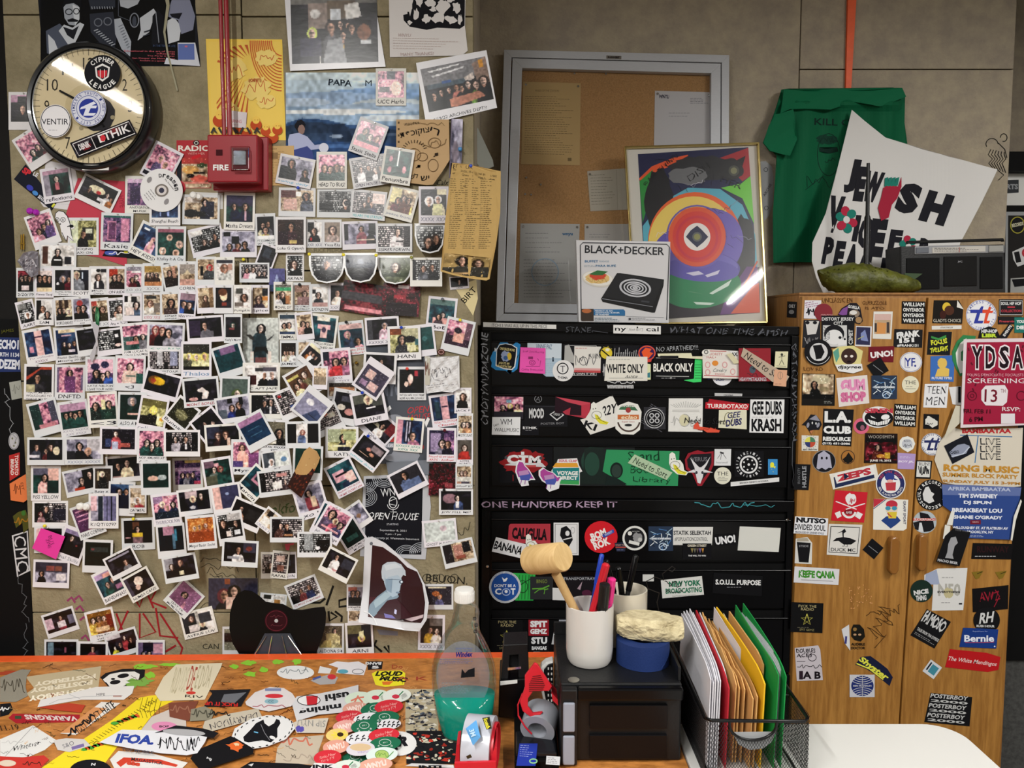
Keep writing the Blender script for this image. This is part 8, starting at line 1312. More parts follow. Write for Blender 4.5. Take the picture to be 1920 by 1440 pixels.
st(S([(100,1388),(124,1384),(158,1386),(170,1398),(130,1410),(108,1406)],'cdc9c6').t('S&O',128,1396,22,8,-20,'6a6a70').r(146,1400,24,6,-16,'7a6aa0'),'crumpled pale sticker with lilac mark')
st(S([(0,1418),(40,1420),(82,1416),(92,1424),(76,1440),(0,1440)],'c2362f').e(14,1431,16,6,'d8c8b4').scrib(60,1432,34,10,'2a2018',3,9,1.4),'torn red sticker at bottom left corner')
st(S(ellpts(170,1446,40,22),'14141a').t('N',175,1433,8,5,0,'d8d8dc',b=.04,sh=.2),'black round sticker at the bottom edge')
P=S([(284,1344),(318,1330),(348,1338),(350,1376),(262,1372)],'c9bfb8').e(308,1362,24,9,'d88ab0').t('BOP',308,1362,18,4,0,'2a1a22',b=.03);st(P,'pink oval sticker on torn grey paper')
st(S([(316,1318),(372,1314),(354,1352),(318,1344)],'7a4434').scrib(340,1330,40,18,'9a6a54',3,10,2),'rust brown square sticker')
P=S([(330,1246),(417,1243),(414,1252),(384,1312),(300,1314),(290,1300),(306,1270)],'d9cfb4')
for i in range(5):P.t('RUDE DAG'[i:i+3],330+i*15,1276-i*2,12,50-i*2,14,('b0a584','c4ba9c','a8483c','b0a584','b9ae90')[i],b=.0)
P.e(358,1299,9,3,'c8392f').t('RIV',364,1306,34,5,4,'2a2620');st(P,'large cream sticker with stencilled letters')
P=S([(392,1294),(470,1292),(452,1324),(382,1325),(398,1300)],'1a1a1e').q([(420,1302),(462,1298),(440,1318),(414,1316)],'6a6c72').t('FUCK IT UP',415,1320,62,7,183,'c02a24',b=.04);st(P,'black photo sticker with upside down red capitals')
st(S([(358,1330),(384,1324),(402,1334),(396,1350),(356,1352)],'8a8674').scrib(380,1338,40,20,'4a483c',3,12,2),'grey green torn sticker')
P=S([(384,1352),(430,1338),(484,1328),(492,1345),(430,1362),(386,1374),(380,1364)],'bfb6a4').t('DEARYJUON',438,1350,92,15,167,'33303a',b=-.01,j=1);P.scrib(412,1338,40,10,'1a1a1c',3,10,2);st(P,'tan strip with upside down handwriting')
P=S([(460,1316),(478,1298),(506,1288),(532,1290),(548,1300),(556,1312),(546,1324),(504,1334),(476,1328),(462,1322)],'d6d0d0').e(514,1305,17,4,'c8343c').e(509,1315,13,5,'8ab0bc').r(512,1293,30,5,0,'7a84a8').scrib(505,1324,60,6,'a04a58',3,9,1.4).t('CC',508,1315,10,4,0,'2a3a44');st(P,'crumpled white cartoon character head sticker')
st(S(ellpts(554,1261,35,13),'dfdfdf').scrib(552,1259,50,12,'4a5a64',3,12,1),'white oval sticker with scribbled signature')
st(S([(600,1249),(622,1254),(618,1263),(596,1262)],'dddddd'),'small white scrap');st(S([(604,1268),(620,1264),(634,1270),(628,1282),(600,1284),(582,1276)],'a9a6a6').e(622,1269,8,5,'c8343c').r(594,1271,16,4,-20,'4a5a9a'),'torn red and blue scrap')
P=S([(616,1246),(632,1240),(654,1242),(672,1240),(688,1248),(682,1266),(630,1262),(634,1252)],'dedade').e(643,1259,10,4,'5aa0b4').ring(671,1259,11,5,1,'3a3a3e');st(P,'torn white sticker with blue oval and face')
st(S([(688,1240),(718,1240),(716,1254),(690,1256)],'16161a').t('BANG',700,1244,30,5,180,'d8d8d8',b=.05,sh=.2).t('5',704,1251,14,5,0,'d8d8d8',b=.05),'black sticker with upside down capitals')
P=S([(697,1263),(706,1258),(752,1257),(760,1262),(758,1284),(722,1288),(704,1284)],'e6dc2e').t('LOUD',730,1263,50,9,0,'1a1a14',b=.06,sh=.5).t('MUSIC',738,1273,50,9,4,'1a1a14',b=.06,sh=.5).q([(716,1278),(738,1277),(730,1284),(718,1284)],'d8722c');st(P,'bright yellow sticker with black lettering')
P=S([(548,1322),(556,1306),(600,1300),(640,1292),(672,1284),(672,1296),(690,1300),(640,1336),(596,1340),(556,1352)],'cfcfd2').e(579,1313,22,10,'e2e2e2').q([(574,1305),(596,1305),(594,1322),(576,1322)],'c22a34').ring(579,1313,22,10,1.4,'1a1a1e').t('ushi',632,1306,46,13,172,'1a1a1e',b=.04).t('mining',600,1328,80,14,172,'1a1a1e',b=.04);st(P,'large white sticker with upside down blackletter words')
st(S([(548,1356),(560,1350),(616,1346),(608,1374),(556,1374)],'cbc2b4').t('SIP NYU',584,1356,52,12,183,'8a8a86',j=.6).q(blob(563,1367,8,6,3,.3),'5a4fa8'),'cream sticker with grey upside down letters')
st(S([(520,1402),(534,1384),(608,1378),(600,1400),(590,1434),(516,1430)],'c0b3a0').scrib(556,1390,60,20,'c8705a',3,10,3).scrib(560,1420,60,16,'a89a8a',5,10,2),'worn beige sticker with red smears')
P=S([(434,1382),(440,1366),(470,1348),(500,1341),(528,1342),(548,1352),(553,1366),(536,1386),(500,1400),(474,1404),(452,1396)],'dedede').q([(456,1382),(470,1368),(480,1356),(494,1349),(496,1356),(504,1362),(514,1356),(518,1348),(524,1350),(526,1356),(520,1366),(520,1382),(508,1392),(492,1388),(466,1392),(458,1390)],'131318').l([(489,1358),(496,1374),(506,1388)],1.2,'7a7a80').e(511,1383,6,3,'dedede',20).l([(476,1372),(484,1374)],2,'6ab0d8')
for i in range(26):a_=i/26*6.283;P.r(494+55*math.cos(a_)*.99,1372+27*math.sin(a_)-12*math.cos(a_),4.5,1.8,a_*57+90,'16161a');P.L=8
st(P,'oval white sticker with black heeled shoe shape')
P=S([(357,1422),(366,1408),(432,1380),(442,1384),(476,1404),(474,1414),(392,1440),(372,1440)],'101014').q(blob(442,1400,16,8,4,.5,14),'d8642c').q(blob(444,1396,6,3,3,.5,8),'e0c8a0').t('MJ',392,1423,10,5,26,'c9c9cc',b=.04);st(P,'black angular sticker with orange burst')
P=S([(186,1392),(228,1368),(300,1370),(390,1378),(384,1392),(370,1412),(350,1416),(300,1412),(250,1404)],'dcdde2').t('IFOA.',254,1386,72,18,3,'2c449c',b=.05,sh=.3).scrib(335,1394,76,28,'1c1c22',3,40,1.6).t('TOP MOBILE',258,1408,60,5,6,'4a4a54',b=.02);st(P,'large white sticker with blue italic letters')
P=S([(206,1424),(222,1408),(282,1412),(352,1430),(342,1440),(214,1440)],'dcd9d6').q([(218,1430),(232,1420),(300,1424),(334,1434),(330,1438),(290,1430),(240,1428),(226,1438)],'c8402c').t('MAGASSTICK',276,1427,60,6,8,'2a2a2e',b=.02).t('888',250,1432,26,7,8,'c8402c',b=.08);st(P,'white sticker with red brackets')
st(S([(290,1374),(330,1360),(382,1366),(410,1374),(400,1384),(380,1380),(330,1370)],'17171c').e(345,1373,40,6,'a9a9ac',4),'black and grey oval sticker edge')
st(S([(450,1440),(470,1428),(560,1432),(590,1436),(588,1440)],'141418').q([(465,1434),(476,1431),(472,1437)],'c9c9c9'),'black sticker at the bottom edge')
P=S(ellpts(748,1394,33,23),'e0dfde').t('(R',752,1393,30,24,-6,'16161c',b=.07,sh=.3).t('1',751,1385,4,14,-6,'16161c');st(P,'white oval sticker with black logo behind round ones')
RS=[(672,1310,26,13,'d4e2d0','x'),(706,1306,24,13,'d4e2d0','m'),(666,1328,24,12,'d8a090','l'),(704,1330,28,13,'1f6a4c','g'),(655,1344,26,12,'c8303c','r'),(690,1349,28,13,'e2e2e6','z'),(648,1362,24,12,'e0a49c','l'),(744,1304,27,13,'dfe4dc','m'),(729,1325,27,13,'d0303c','R'),(721,1346,28,13,'1f6a4c','g'),(728,1358,24,10,'e2e2e6','z'),
(683,1362,25,13,'1f6a4c','g'),(632,1378,21,12,'e8cc7a','f'),(680,1384,32,13,'e2e2e6','z'),(720,1378,29,13,'d0303c','R'),(722,1394,30,13,'1f6a4c','W'),(630,1400,25,13,'e0a08c','l'),(614,1420,26,14,'d0303c','R'),(666,1420,25,12,'1f6a4c','g'),(676,1404,27,13,'d9d3dc','b'),(716,1415,30,14,'d8e6e2','c'),(704,1434,32,13,'e0a894','l'),(650,1436,26,11,'d8e2d8','m')]
for i,(x,y,rx,ry,c_,k)in enumerate(RS):
 P=S(ellpts(x,y,rx,ry,-6,26),c_)
 if k=='x':P.l([(x-14,y+4),(x,y-2),(x+14,y-3)],3,'d87a64').l([(x-8,y+8),(x,y-6)],3,'d87a64').l([(x+8,y+7),(x,y-2)],3,'d87a64')
 elif k=='g' or k=='W':P.ring(x,y-2,rx*.38,ry*.5,.9,'d3ddd6').t('89.1',x,y-2,8,3,-10,'d3ddd6').arc('WNYU FM' if k=='g' else 'W N Y U',x,y,ry*1.0,160,20,4,'d3ddd6',.03,True)
 elif k in 'rR':P.t('Radio New',x,y-3,rx*1.2,5,-16,'e8a8a4',sh=.3,j=.5).t('York FM',x,y+4,rx,5,-16,'e8a8a4',sh=.3,j=.5)
 elif k=='z':
  for q_ in range(5):P.l([(x-rx*.8+q_*rx*.36,y+5),(x-rx*.7+q_*rx*.36,y),(x-rx*.55+q_*rx*.36,y+1)],2.2,'16161c').l([(x-rx*.75+q_*rx*.36,y-2),(x-rx*.6+q_*rx*.36,y-6)],2.2,'16161c')
 elif k=='f':
  P.L+=0
  for q_ in range(8):P.l([(x+4,y),(x+4+15*math.cos(q_*.785),y+8*math.sin(q_*.785))],2.6,'ecd84a')
  P.e(x+6,y-1,6,4,'3a2618')
 elif k=='l':P.t('WNYU',x,y,rx*1.3,ry*.9,-12,'f0d8d0',b=.05,j=.6)
 elif k=='m':P.e(x-2,y+2,7,4,'c8344a').l([(x+4,y),(x+12,y-8)],2,'2a7a4c').t('WNYU',x+13,y+1,8,12,60,'3a3a3e')
 elif k=='c':P.e(x,y,13,9,'a8c46a').ring(x,y,13,9,1,'5a8a3a').scrib(x,y,20,10,'5a8a3a',3,10,.8).l([(x+10,y+6),(x+22,y-6)],1.6,'5a9a4a')
 else:P.e(x,y-3,20,7,'d8bc94').t('WNYU',x+4,y+6,20,4,-4,'a88ac0')
 st(P,['green round','round'][0]+' radio sticker in the overlapping cluster' if k in 'gW' else{'x':'round pale sticker with orange starfish','m':'round pale sticker with red radish drawing','l':'round pink lettered sticker','r':'round red sticker','R':'round red handwritten sticker','z':'round black and white wave sticker','f':'round yellow flower sticker','c':'round sticker with green melon','b':'round sticker with tan loaf drawing'}[k])
st(S([(582,1440),(590,1430),(630,1432),(632,1440)],'dedede').t('INK',606,1437,40,7,0,'16161c',b=.05),'white sticker with black capitals at the bottom')
st(S([(760,1436),(772,1431),(850,1434),(852,1440)],'dedede').t('INTL',810,1438,50,6,0,'16161c',b=.06),'black lettered white strip at the bottom edge')
# ================= objects on the desk =================
def on(px,py,z=.75):return Plane((0,0,z),(0,0,1)).at(px,py)
def cyl(nm,c,prof,m,par=None,n=40,axis=(0,0,1),**kw):return MB().lathe(prof,c,axis,n,**kw.pop('la',{})).out(nm,m,par,smooth=True,**kw)
bc=on(871,1386);bo=empty('refill_bottle',(bc[0],bc[1]+.02,.751),'clear plastic refill bottle with white cap and teal liquid','bottle')
bp=[(0,871,42),(.006,871,46),(.02,871,50),(.05,870,56),(.095,869,61),(.132,868,62),(.158,867,60),(.178,866,55),(.196,865.5,49),(.213,865,42),(.225,865,36),(.236,867,31),(.248,869,28),(.259,871,26),(.275,873,25),(.284,873,23),(.292,871,19),(.30,870,16)]
def bottle(nm,m,z1,par,k=1.,z0=0.):
 v=[];f=[];n=36;hs=sorted({h for h,_,_ in bp if z0<=h<z1}|{z0,z1});
 for h in hs:
  x=float(np.interp(h,[q[0]for q in bp],[q[1]for q in bp]));w=float(np.interp(h,[q[0]for q in bp],[q[2]for q in bp]));dd=1.668-.0767*h;X=(x-960)/F*dd;rx=w/F*dd*k;ry=min(rx,.040*k)
  for t in range(n):a=2*math.pi*t/n;v.append((X+rx*math.copysign(abs(math.cos(a))**.85,math.cos(a)),bc[1]+.02+ry*math.copysign(abs(math.sin(a))**.85,math.sin(a)),.752+h))
 for i in range(len(hs)-1):
  for t in range(n):f.append((i*n+t,i*n+(t+1)%n,(i+1)*n+(t+1)%n,(i+1)*n+t))
 f+=[tuple(range(n-1,-1,-1)),tuple(range((len(hs)-1)*n,len(hs)*n))]
 return mesh_obj(nm,v,f,m,par,smooth=True)
bottle('bottle_shell',mat_pane('bottle_plastic',(.93,.94,.95),.45),.30,bo);bottle('liquid',M_teal,.092,bo,.955,.003)
cx_=(869-960)/F*1.645;m_=MB();r_=19/F*1.645;pr=[]
cyl('cap',(cx_,bc[1]+.02,1.053),[(r_*.98,0),(r_,.002),(r_,.022),(r_*.93,.027),(r_*.2,.028)],M_whitep,bo)
for i in range(36):a=i/36*6.283;m_.box((cx_+r_*math.cos(a)-.0006,bc[1]+.02+r_*math.sin(a)-.0006,1.055),(cx_+r_*math.cos(a)+.0006,bc[1]+.02+r_*math.sin(a)+.0006,1.074))
m_.out('cap_ribs',M_whitep,bo,kind='stuff')
for k_,(x,y)in enumerate(((890,1160),(893,1172),(891,1184))):c=V(bc[1]-.008).at(x,y);MB().lathe([(.001,-.004),(.0035,-.003),(.0035,.003),(.001,.004)],c,(1,0,0),12).out('grip_ridge',mat_pane('bottle_plastic2',(.7,.72,.76)),bo,smooth=True)
PBt=V(bc[1]-.022);P=Pr(PBt,ellpts(868,1236,44,40),None,off=0)
P.t('Windex',870,1227,32,10,-2,'141e6c',b=.04,sh=.2).t('AMMONIA-FREE FORMULA',870,1216,32,3,0,'4a5a98').t('GLASS CLEANER',870,1220,30,3,0,'4a5a98').lines(866,1240,84,9,3,'4a5a90').q([(866,1254),(872,1262),(878,1256),(890,1252),(890,1269),(864,1271)],'101216').lines(858,1290,60,22,6,'6a8a98');P.out('label_print',bo,reg=False)
slab('clear_label',ellpts(868,1268,50,66,0,40),V(bc[1]+.0),0,-.0004,mat('label_film','a3adbd',.3,alpha=.24),bo)
PZ=V(1.70);td=empty('tape_dispenser',tuple(on(962,1352)),'black desktop tape dispenser behind the bottle','tape dispenser')
slab('frame',[(944,1209),(990,1207),(992,1270),(972,1274),(972,1228),(956,1229),(952,1282),(938,1290)],PZ,.012,-.06,M_blackp,td,.002);slab('base',[(936,1276),(986,1272),(986,1348),(934,1346)],PZ,.02,-.09,M_black,td,.003);slab('roll',[(954,1228),(974,1228),(974,1250),(953,1250)],PZ,.0,-.05,M_blackm,td)
slab('bar',[(952,1252),(977,1250),(977,1254),(952,1257)],PZ,.014,.0,M_chrome,td);slab('cutter',[(938,1279),(970,1276),(970,1281),(938,1285)],PZ,.024,.012,M_whitep,td)
PG2=V(1.588);tg=empty('tape_gun',tuple(on(1010,1385)),'red hand tape dispenser with clear tape roll','tape dispenser')
c=PG2 .at(1012,1352);MB().lathe([(.020,-.026),(.037,-.026),(.037,.026),(.020,.026),(.020,-.026)],c,(.25,1,.32),40,closed=False).out('tape_roll',mat('tape_roll_grey','9a9fa8',.2,spec=.6),tg,smooth=True)
slab('handle',[(1002,1244),(1008,1246),(1035,1288),(1030,1296),(1000,1296),(990,1310),(990,1326),(1000,1338),(1018,1336),(1012,1342),(994,1344),(980,1334),(975,1318),(984,1290),(984,1268)],PG2,.030,.022,M_redp,tg,.0015)
for i in range(9):x0=992+max(0,(4-i))*1.6;slab('grip_slot',[(x0,1268+i*3.4),(1022-abs(i-5)*1.6,1266+i*3.6),(1022-abs(i-5)*1.6,1267.4+i*3.6),(x0,1269.4+i*3.4)],PG2,.0306,.0296,mat('slot_dark','5a0c12'),tg)
a=[(980,1300),(971,1322),(972,1342),(984,1362),(997,1376)];MB().tube([PG2 .at(x,y,.024)for x,y in a],.0018,8).out('band',M_redp,tg,smooth=True)
slab('blade_arm',[(1034,1298),(1046,1312),(1047,1324),(1036,1314)],PG2,.028,-.02,M_redp,tg,.001)
PK2=V(1.485);c=PK2 .at(902,1398);pt=empty('packing_tape',tuple(c-(0,0,.07)),'clear packing tape roll in a red holder, bottom centre','tape dispenser')
MB().lathe([(.047,-.030),(.058,-.030),(.058,.026),(.047,.026),(.047,-.030)],c,(1,-.16,0),56,closed=False).out('tape_roll',mat('tape_roll_pale','b9bcc6',.18,spec=.6),pt,smooth=True)
MB().lathe([(.030,-.027),(.0468,-.027),(.0468,.032),(.044,.032),(.044,.0),(.030,.0)],c,(1,-.16,0),48,closed=False).out('red_core',M_redp,pt,smooth=True)
slab('frame_side',[(856,1396),(862,1394),(862,1440),(852,1440)],PK2,.03,-.02,M_redp,pt,.001);slab('frame_side',[(922,1416),(929,1400),(932,1402),(930,1460),(920,1460)],PK2,.055,-.02,M_redp,pt,.001);slab('frame_front',[(852,1430),(930,1428),(930,1460),(852,1460)],PK2,.066,.060,M_redp,pt,.001)
P=Pr(V(1.485-.0605),pxbox(870,1340,930,1440),None,off=.001,lift=lambda x,y:-.0605+np.sqrt(np.maximum(.0605**2-(((1398-y)/F*1.55))**2,1e-6))).q([(873,1366),(893,1350),(901,1382),(887,1398)],'5a9ad0').t('3M',886,1374,14,10,70,'a9c8e0',b=.04).q([(904,1346),(918,1344),(922,1366),(912,1368)],'2a2a20').t('Scotch',913,1356,20,8,72,'d0c83a',b=.05).q([(874,1418),(882,1414),(894,1438),(884,1440)],'4a4428');P.out('tape_print',pt,reg=False)
MB().box((.005,1.505,.751),(.096,1.70,.768)).out('black_tray',M_blackm,label='flat black tray under the red tape gun',cat='tray',bevel=.002)
lm=slab('label_maker',[(1014,1252),(1024,1243),(1038,1239),(1038,1329),(1022,1329),(1012,1284)],V(1.75),.0,-.03,M_whitep,label='black and white label maker behind the red tape gun',cat='label maker',bevel=.004);slab('keypad',[(1020,1256),(1028,1247),(1037,1244),(1037,1326),(1026,1326),(1018,1286)],V(1.75),.004,-.001,M_blackp,lm,.001)
m_=MB()
for i in range(7):
 for j in range(2):q_=V(1.75).at([1027+j*6,1029.5+j*6,1029.5+j*6,1027+j*6],[1252+i*10,1252+i*10,1256+i*10,1256+i*10],.006);m_.prism(q_,q_+np.array([0,.002,0]))
m_.out('keys',M_whitep,lm,kind='stuff')
pc=MB().box((.008,1.515,.7685),(.092,1.60,.780)).out('blue_packet',mat('packet_black','15171c',.25),label='small blue and black plastic packet at the bottom edge',cat='packet',bevel=.003)
PPK=Plane((0,0,.7803),(0,0,1));P=Pr(PPK,pxbox(968,1385,1048,1440),None,off=.0002).q([(974,1394),(1008,1394),(1004,1436),(968,1436)],'2438a0').lines(986,1408,22,24,6,'a9b4e0',4).ring(1000,1427,8,5,2.4,'8ac48a').r(1037,1426,26,16,4,'cfd0d2').lines(1037,1426,20,12,4,'3a3a40',4);P.out('packet_print',pc,reg=False)
ox0,ox1,oy0,oy1,oh=.100,.350,1.514,1.79,.168
og=empty('desk_organizer',(.22,1.65,.751),'black plastic desk organiser with grey drawer fronts','organizer')
MB().box((ox0,oy0+.02,.751),(ox1,oy1,.75+oh)).out('body',M_blackp,og,bevel=.004);MB().box((ox0,oy0,.751),(ox0+.034,oy0+.0198,.75+oh-.004)).out('front_column',M_blackp,og,bevel=.004);MB().box((ox0+.034,oy0+.002,.75+oh-.03),(ox1,oy0+.0198,.75+oh-.004)).out('top_lip',M_black,og,bevel=.004)
for z in(.756,.826):MB().box((ox0+.004,oy0-.006,z),(ox0+.028,oy0-.0002,z+.062)).out('grey_front',mat('drawer_grey','9298a6',.35),og,bevel=.003)
for z in(.760,.824):MB().box((ox0+.06,oy0+.012,z),(ox1-.03,oy0+.0195,z+.050)).out('smoked_window',mat('smoked','0c0b0d',.3,spec=.3),og,bevel=.001)
MB().box((ox1-.006,oy0+.03,.75+oh),(ox1,oy1,.75+oh+.03)).box((ox0,oy1-.006,.75+oh),(ox1,oy1,.75+oh+.03)).out('back_rim',M_blackp,og,bevel=.001)
zt=.75+oh+.0005
cyl('coin',(.128,1.545,zt),[(.012,0),(.012,.0018),(.0115,.002),(.001,.002)],mat('coin_silver','9c9a90',.35,metal=.8),label='silver coin on the front of the desk organiser',cat='coin')
def mug(c,r,h,m,lb,flare=1.0):
 return cyl('mug',c,[(r*.55,0),(r*.86,.001),(r*.95,.010),(r*.99,.03),(r*flare,h-.004),(r*flare,h),(r*flare-.003,h+.0005),(r*flare-.005,h-.003),(r*.93,.03),(r*.85,.008),(.001,.006)],m,label=lb,cat='mug',la=dict(closed=False))
m1=(.170,1.640,zt);m2=(.262,1.735,zt);mug(m1,.052,.128,M_ceramic,'white ceramic mug holding the wooden mallet and pens');mug(m2,.050,.128,M_ceramic2,'cream ceramic mug holding black pens')
def stick(nm,a,b,r,m,lb,cat,cap=None,capm=None,tip=None):
 a,b=Vector(a),Vector(b);o=MB().tube([a,b-(b-a)*.02,b],[r,r,r*.7],14).out(nm,m,smooth=True,label=lb,cat=cat)
 if cap:MB().tube([a+(b-a)*(1-cap),b+(b-a)*.005,b+(b-a)*.02],[r*1.18,r*1.12,r*.7],14).out('cap',capm or m,o,smooth=True);MB().tube([a+(b-a)*(1-cap*.8)+Vector((0,-r*1.5,0)),b+Vector((0,-r*1.5,0))],r*.28,8).out('clip',capm or m,o,smooth=True)
 return o
def at2(px,py,y):return tuple(V(y).at(px,py))
zb_=zt+.012
b_=(.190,1.652,zb_)
o=MB().tube([(.188,1.655,zb_),at2(1042,1075,1.60)],[.0085,.0100],16).out('wooden_mallet',M_beech,smooth=True,label='pale wooden mallet standing in the white mug',cat='mallet')
a,b=Vector(at2(998,1050,1.63)),Vector(at2(1056,1044,1.565));d=(b-a).normalized();MB().lathe([(.001,-.012),(.024,-.012),(.030,-.006),(.032,.02),(.0305,(b-a).length-.003),(.028,(b-a).length),(.001,(b-a).length)],a,tuple(d),40).out('mallet_head',M_beech,o,smooth=True)
stick('ballpoint_pen',(.148,1.622,zb_),at2(1136,1060,1.62),.0078,M_chrome,'silver pen with a red cap in the white mug','pen',.62,M_redp)
stick('ballpoint_pen',(.160,1.668,zb_),at2(1128,1042,1.68),.0050,M_bluep,'blue pen at the back of the white mug','pen',.3,M_bluep)
stick('marker',(.186,1.622,zb_),at2(1134,1096,1.600),.0100,M_whitep,'white marker with black cap in the white mug','marker',.34,M_blackp)
stick('highlighter',(.196,1.640,zb_),at2(1147,1086,1.63),.0085,M_pink,'pink highlighter in the white mug','marker',.3,M_pink)
for(x,y,yy,m,bb,lb)in((1137,1053,1.70,M_grey,(.262,1.745,zb_),'dark grey flat pen leaning left in the cream mug'),(1160,1066,1.70,M_blackp,(.268,1.738,zb_),'black pen leaning in the cream mug'),(1192,1044,1.715,M_blackp,(.243,1.720,zb_),'tall upright black pen with clip in the cream mug')):stick('ballpoint_pen',bb,at2(x,y,yy),.0058,m,lb,'pen',.4,M_black)
w=[at2(x,y,1.70)for x,y in((1238,1160),(1232,1130),(1236,1112),(1215,1104),(1212,1090),(1228,1082),(1245,1088),(1242,1076),(1252,1068),(1260,1072),(1266,1066),(1260,1062),(1254,1067))];MB().tube(w,.0012,6).out('wire_loop',mat('dark_wire','2a2624',.4,metal=.6),smooth=True,label='thin dark twisted wire hanging on the cream mug',cat='wire')
tc_=(.287,1.640,zt);rt=.058;cyl('blue_tape',tc_,[(.030,0),(rt,0),(rt,.052),(.030,.052),(.030,0)],M_bluetape,label='roll of blue masking tape under the pale stone',cat='tape',la=dict(closed=False));
bm=bmesh.new();bmesh.ops.create_icosphere(bm,subdivisions=5,radius=1);rr=random.Random(3)
from mathutils import noise as mn
for v_ in bm.verts:
 p=v_.co.copy();n_=mn.noise(p*1.6+Vector((3,1,2)))*.22+mn.noise(p*5)*.07+mn.noise(p*14)*.03;p*=1+n_;p=Vector((max(-.92,min(.95,p.x)),p.y,max(-.55,min(.62,p.z))));v_.co=Vector((.300+p.x*.078,1.640+p.y*.038,zt+.052+.025+p.z*.040-.004*p.x))
me=bpy.data.meshes.new('stone');bm.to_mesh(me);bm.free();me.materials.append(M_stone);so=bpy.data.objects.new('stone',me);COL.objects.link(so);setp(so,'rough pale limestone lump resting on blue tape','stone')
bx0,bx1,by0,by1,bz0,bz1=.385,.590,1.47,1.80,.7515,.872
bk=empty('mesh_basket',((bx0+bx1)/2,1.63,.751),'black wire mesh file basket with paper folders','basket');M_wire=mat('black_wire','0c0c0e',.35,metal=.3)
def rim(pts,r,nm):return MB().tube(pts,r,10).out(nm,M_wire,bk,smooth=True)
cc=(bx0+bx1)/2-.01
rim([(bx0,by1,bz1+.02),(bx0,by0+.01,bz1),(bx0+.01,by0,bz1),(bx1-.01,by0,bz1-.002),(bx1,by0+.01,bz1),(bx1,by1,bz1+.02),(bx0,by1,bz1+.02)],.0035,'top_rim');rim([(bx0+.01,by0+.01,bz0+.004),(bx1-.015,by0+.01,bz0+.004),(bx1-.015,by1,bz0+.004),(bx0+.01,by1,bz0+.004),(bx0+.01,by0+.01,bz0+.004)],.003,'base_rim')
rim([(cc+.047*math.cos(R(t)),by0-.001,bz1-.002-.038*math.sin(R(t))**.8 if 0<t<180 else bz1-.002)for t in range(0,181,12)],.0028,'cutout_rim')
def wires(org,ux,L_,uy,H_,skip=None,p=.0058):
 m=MB();n=int((L_+H_*.6)/p)+2;nrm=Vector(ux).cross(Vector(uy)).normalized()
 for s_ in(1,-1):
  for i in range(-int(H_*.6/p)-1,n):
   x0=i*p;seg=[]
   for k in range(25):
    h=H_*k/24;x=x0+s_*h*.6 if s_>0 else x0+H_*.6-h*.6-0*p
    ok=0<=x<=L_ and not(skip and skip(x,h))
    if ok:seg.append((x,h))
    if(not ok or k==24)and len(seg)>1:
     a,b=seg[0],seg[-1];q=[Vector(org)+Vector(ux)*a_+Vector(uy)*h_ for a_,h_ in(a,b)];m.tube(q,.00055,3,caps=False);seg=[]
    elif not ok:seg=[]
 return m
cut=lambda x,h:((bx0+x-cc)/.047)**2+((bz1-bz0-h)/.038)**2<1
wires((bx0,by0,bz0),(1,0,0),bx1-bx0,(0,0,1),bz1-bz0,cut).out('front_mesh',M_wire,bk,kind='stuff');wires((bx0,by0,bz0),(0,1,0),by1-by0,(0,0,1),bz1-bz0+.01).out('side_mesh',M_wire,bk,kind='stuff');wires((bx1,by0,bz0),(0,1,0),by1-by0,(0,0,1),bz1-bz0+.01).out('side_mesh',M_wire,bk,kind='stuff')
slab('label_card',[(1373,1373),(1456,1372),(1446,1392),(1430,1404),(1405,1406),(1385,1396)],V(by0+.004),0,-.001,mat('grey_card','9a9c9e'),bk)
def folder(nm,xf,xb,tf,tb,m,lb,cat,th=.0015,yf=1.50,yb=1.80,bow=0.,tab=None):
 n=12;F_=[];pts=[]
 X0,X1=(xf-960)/F*(yf*.997+.055),(xb-960)/F*(yb*.997+.055);zf,zb=float(V(yf).at(xf,tf)[2]),float(V(yb).at(xb,tb)[2])
 for i in range(n+1):
  t=i/n;y=yf+(yb-yf)*t;x=X0+(X1-X0)*t+bow*math.sin(t*math.pi);z=zf+(zb-zf)*t-.012*max(0,.12-t)/.12+(.004*math.sin(t*19)if tab else 0);pts.append((x,y,z))
 v=[]
 for x,y,z in pts:xb_=x*.985+.002;v+=[(xb_,y,.756),(x,y,z),(x+th,y,z),(xb_+th,y,.756)]
 f=[(0,1,2,3),tuple(4*n+k for k in(3,2,1,0))]
 for i in range(n):
  for k in range(4):f.append((4*i+k,4*i+4+k,4*i+4+(k+1)%4,4*i+(k+1)%4))
 return mesh_obj(nm,v,f,m,smooth=False,label=lb,cat=cat)
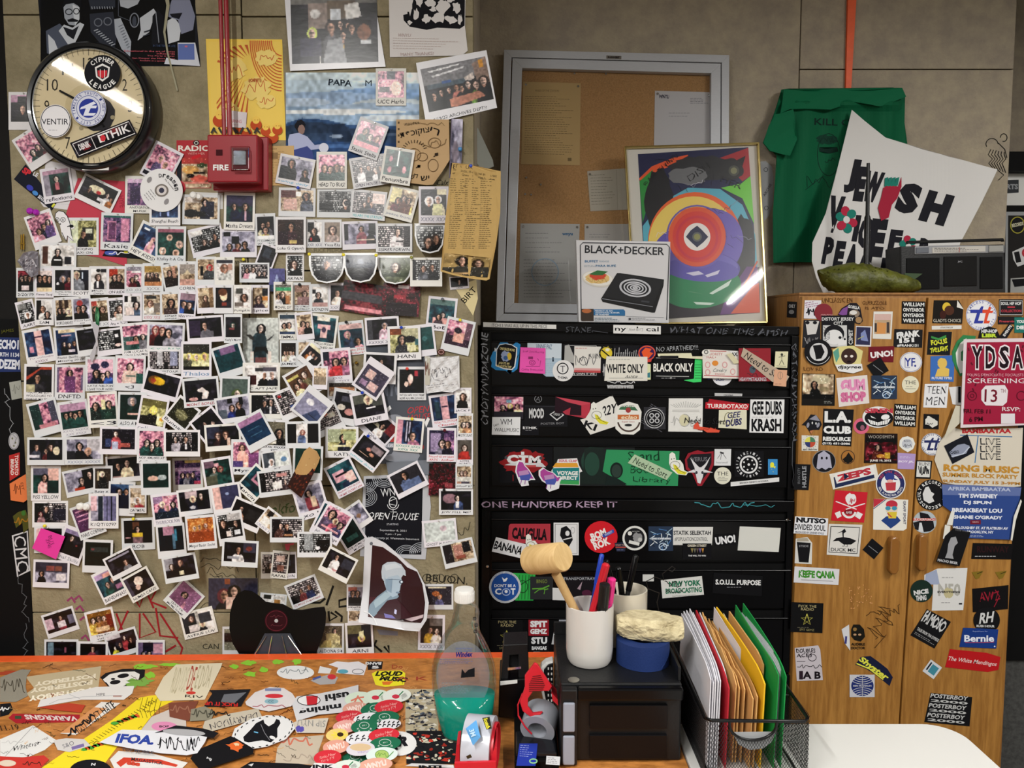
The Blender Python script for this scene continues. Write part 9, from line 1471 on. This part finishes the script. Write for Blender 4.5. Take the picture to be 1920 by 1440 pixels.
Mw,Mm,Mr,My,Mg=mat('sheet_white','d6d5db',.7),mat('manila','c99a5c',.7),mat('folder_red','b01a2a',.6),mat('folder_yellow','e0b01c',.6),mat('folder_green','138a40',.55)
fs=[(1332,1277,1264,1150,Mw,'leftmost'),(1337,1281,1270,1146,Mw,'second'),(1341,1286,1262,1144,Mw,'third'),(1346,1292,1268,1141,Mw,'fourth'),(1350,1298,1266,1148,Mw,'fifth')]
for xf,xb,tf,tb,m,k in fs:folder('paper_sheet',xf,xb,tf,tb,m,f'white paper sheets in the basket, {k} from the left','paper',.0022,bow=.002)
folder('paper_folder',1366,1304,1280,1144,Mr,'red paper folder in the mesh basket','folder',.003);folder('paper_sheet',1362,1311,1262,1148,Mw,'white sheet just right of the red folder','paper',.002,1.53)
for i,(xf,xb,tf,tb,lb)in enumerate(((1380,1316,1274,1148,'first'),(1386,1321,1280,1156,'second'),(1396,1328,1282,1160,'third'),(1412,1334,1300,1164,'fourth'),(1420,1340,1296,1162,'fifth'))):folder('manila_envelope',xf,xb,tf,tb,Mm,f'tan manila envelope, {lb} right of the red folder','envelope',.0024,1.52 if i<3 else 1.50,tab=i<3)
folder('paper_sheet',1404,1338,1240,1138,Mw,'white sheet left of the yellow folder','paper',.001,1.60);folder('paper_folder',1433,1342,1272,1138,My,'yellow paper folder in the mesh basket','folder',.003,bow=.004);folder('paper_sheet',1414,1356,1256,1150,mat('cream_sheet','d3c79c',.7),'cream sheet right of the yellow folder','paper',.0012,1.58)
folder('paper_sheet',1430,1366,1236,1146,Mm,'tan edged bundle before the first green folder','paper',.003,1.56);folder('paper_sheet',1424,1370,1230,1156,Mw,'white sheet beside the tan bundle','paper',.001,1.58)
folder('paper_folder',1459,1378,1256,1134,Mg,'left green paper folder holding white pages','folder',.002,bow=-.002)
for k in range(4):folder('paper_sheet',1460+k*2,1386+k*2,1250-k*3,1150-k,Mw,f'white page inside the green folders, {("first", "second", "third", "fourth")[k]} from left','paper',.0008,1.53)
folder('paper_folder',1473,1392,1258,1131,Mg,'right green paper folder in the mesh basket','folder',.002,bow=.003)
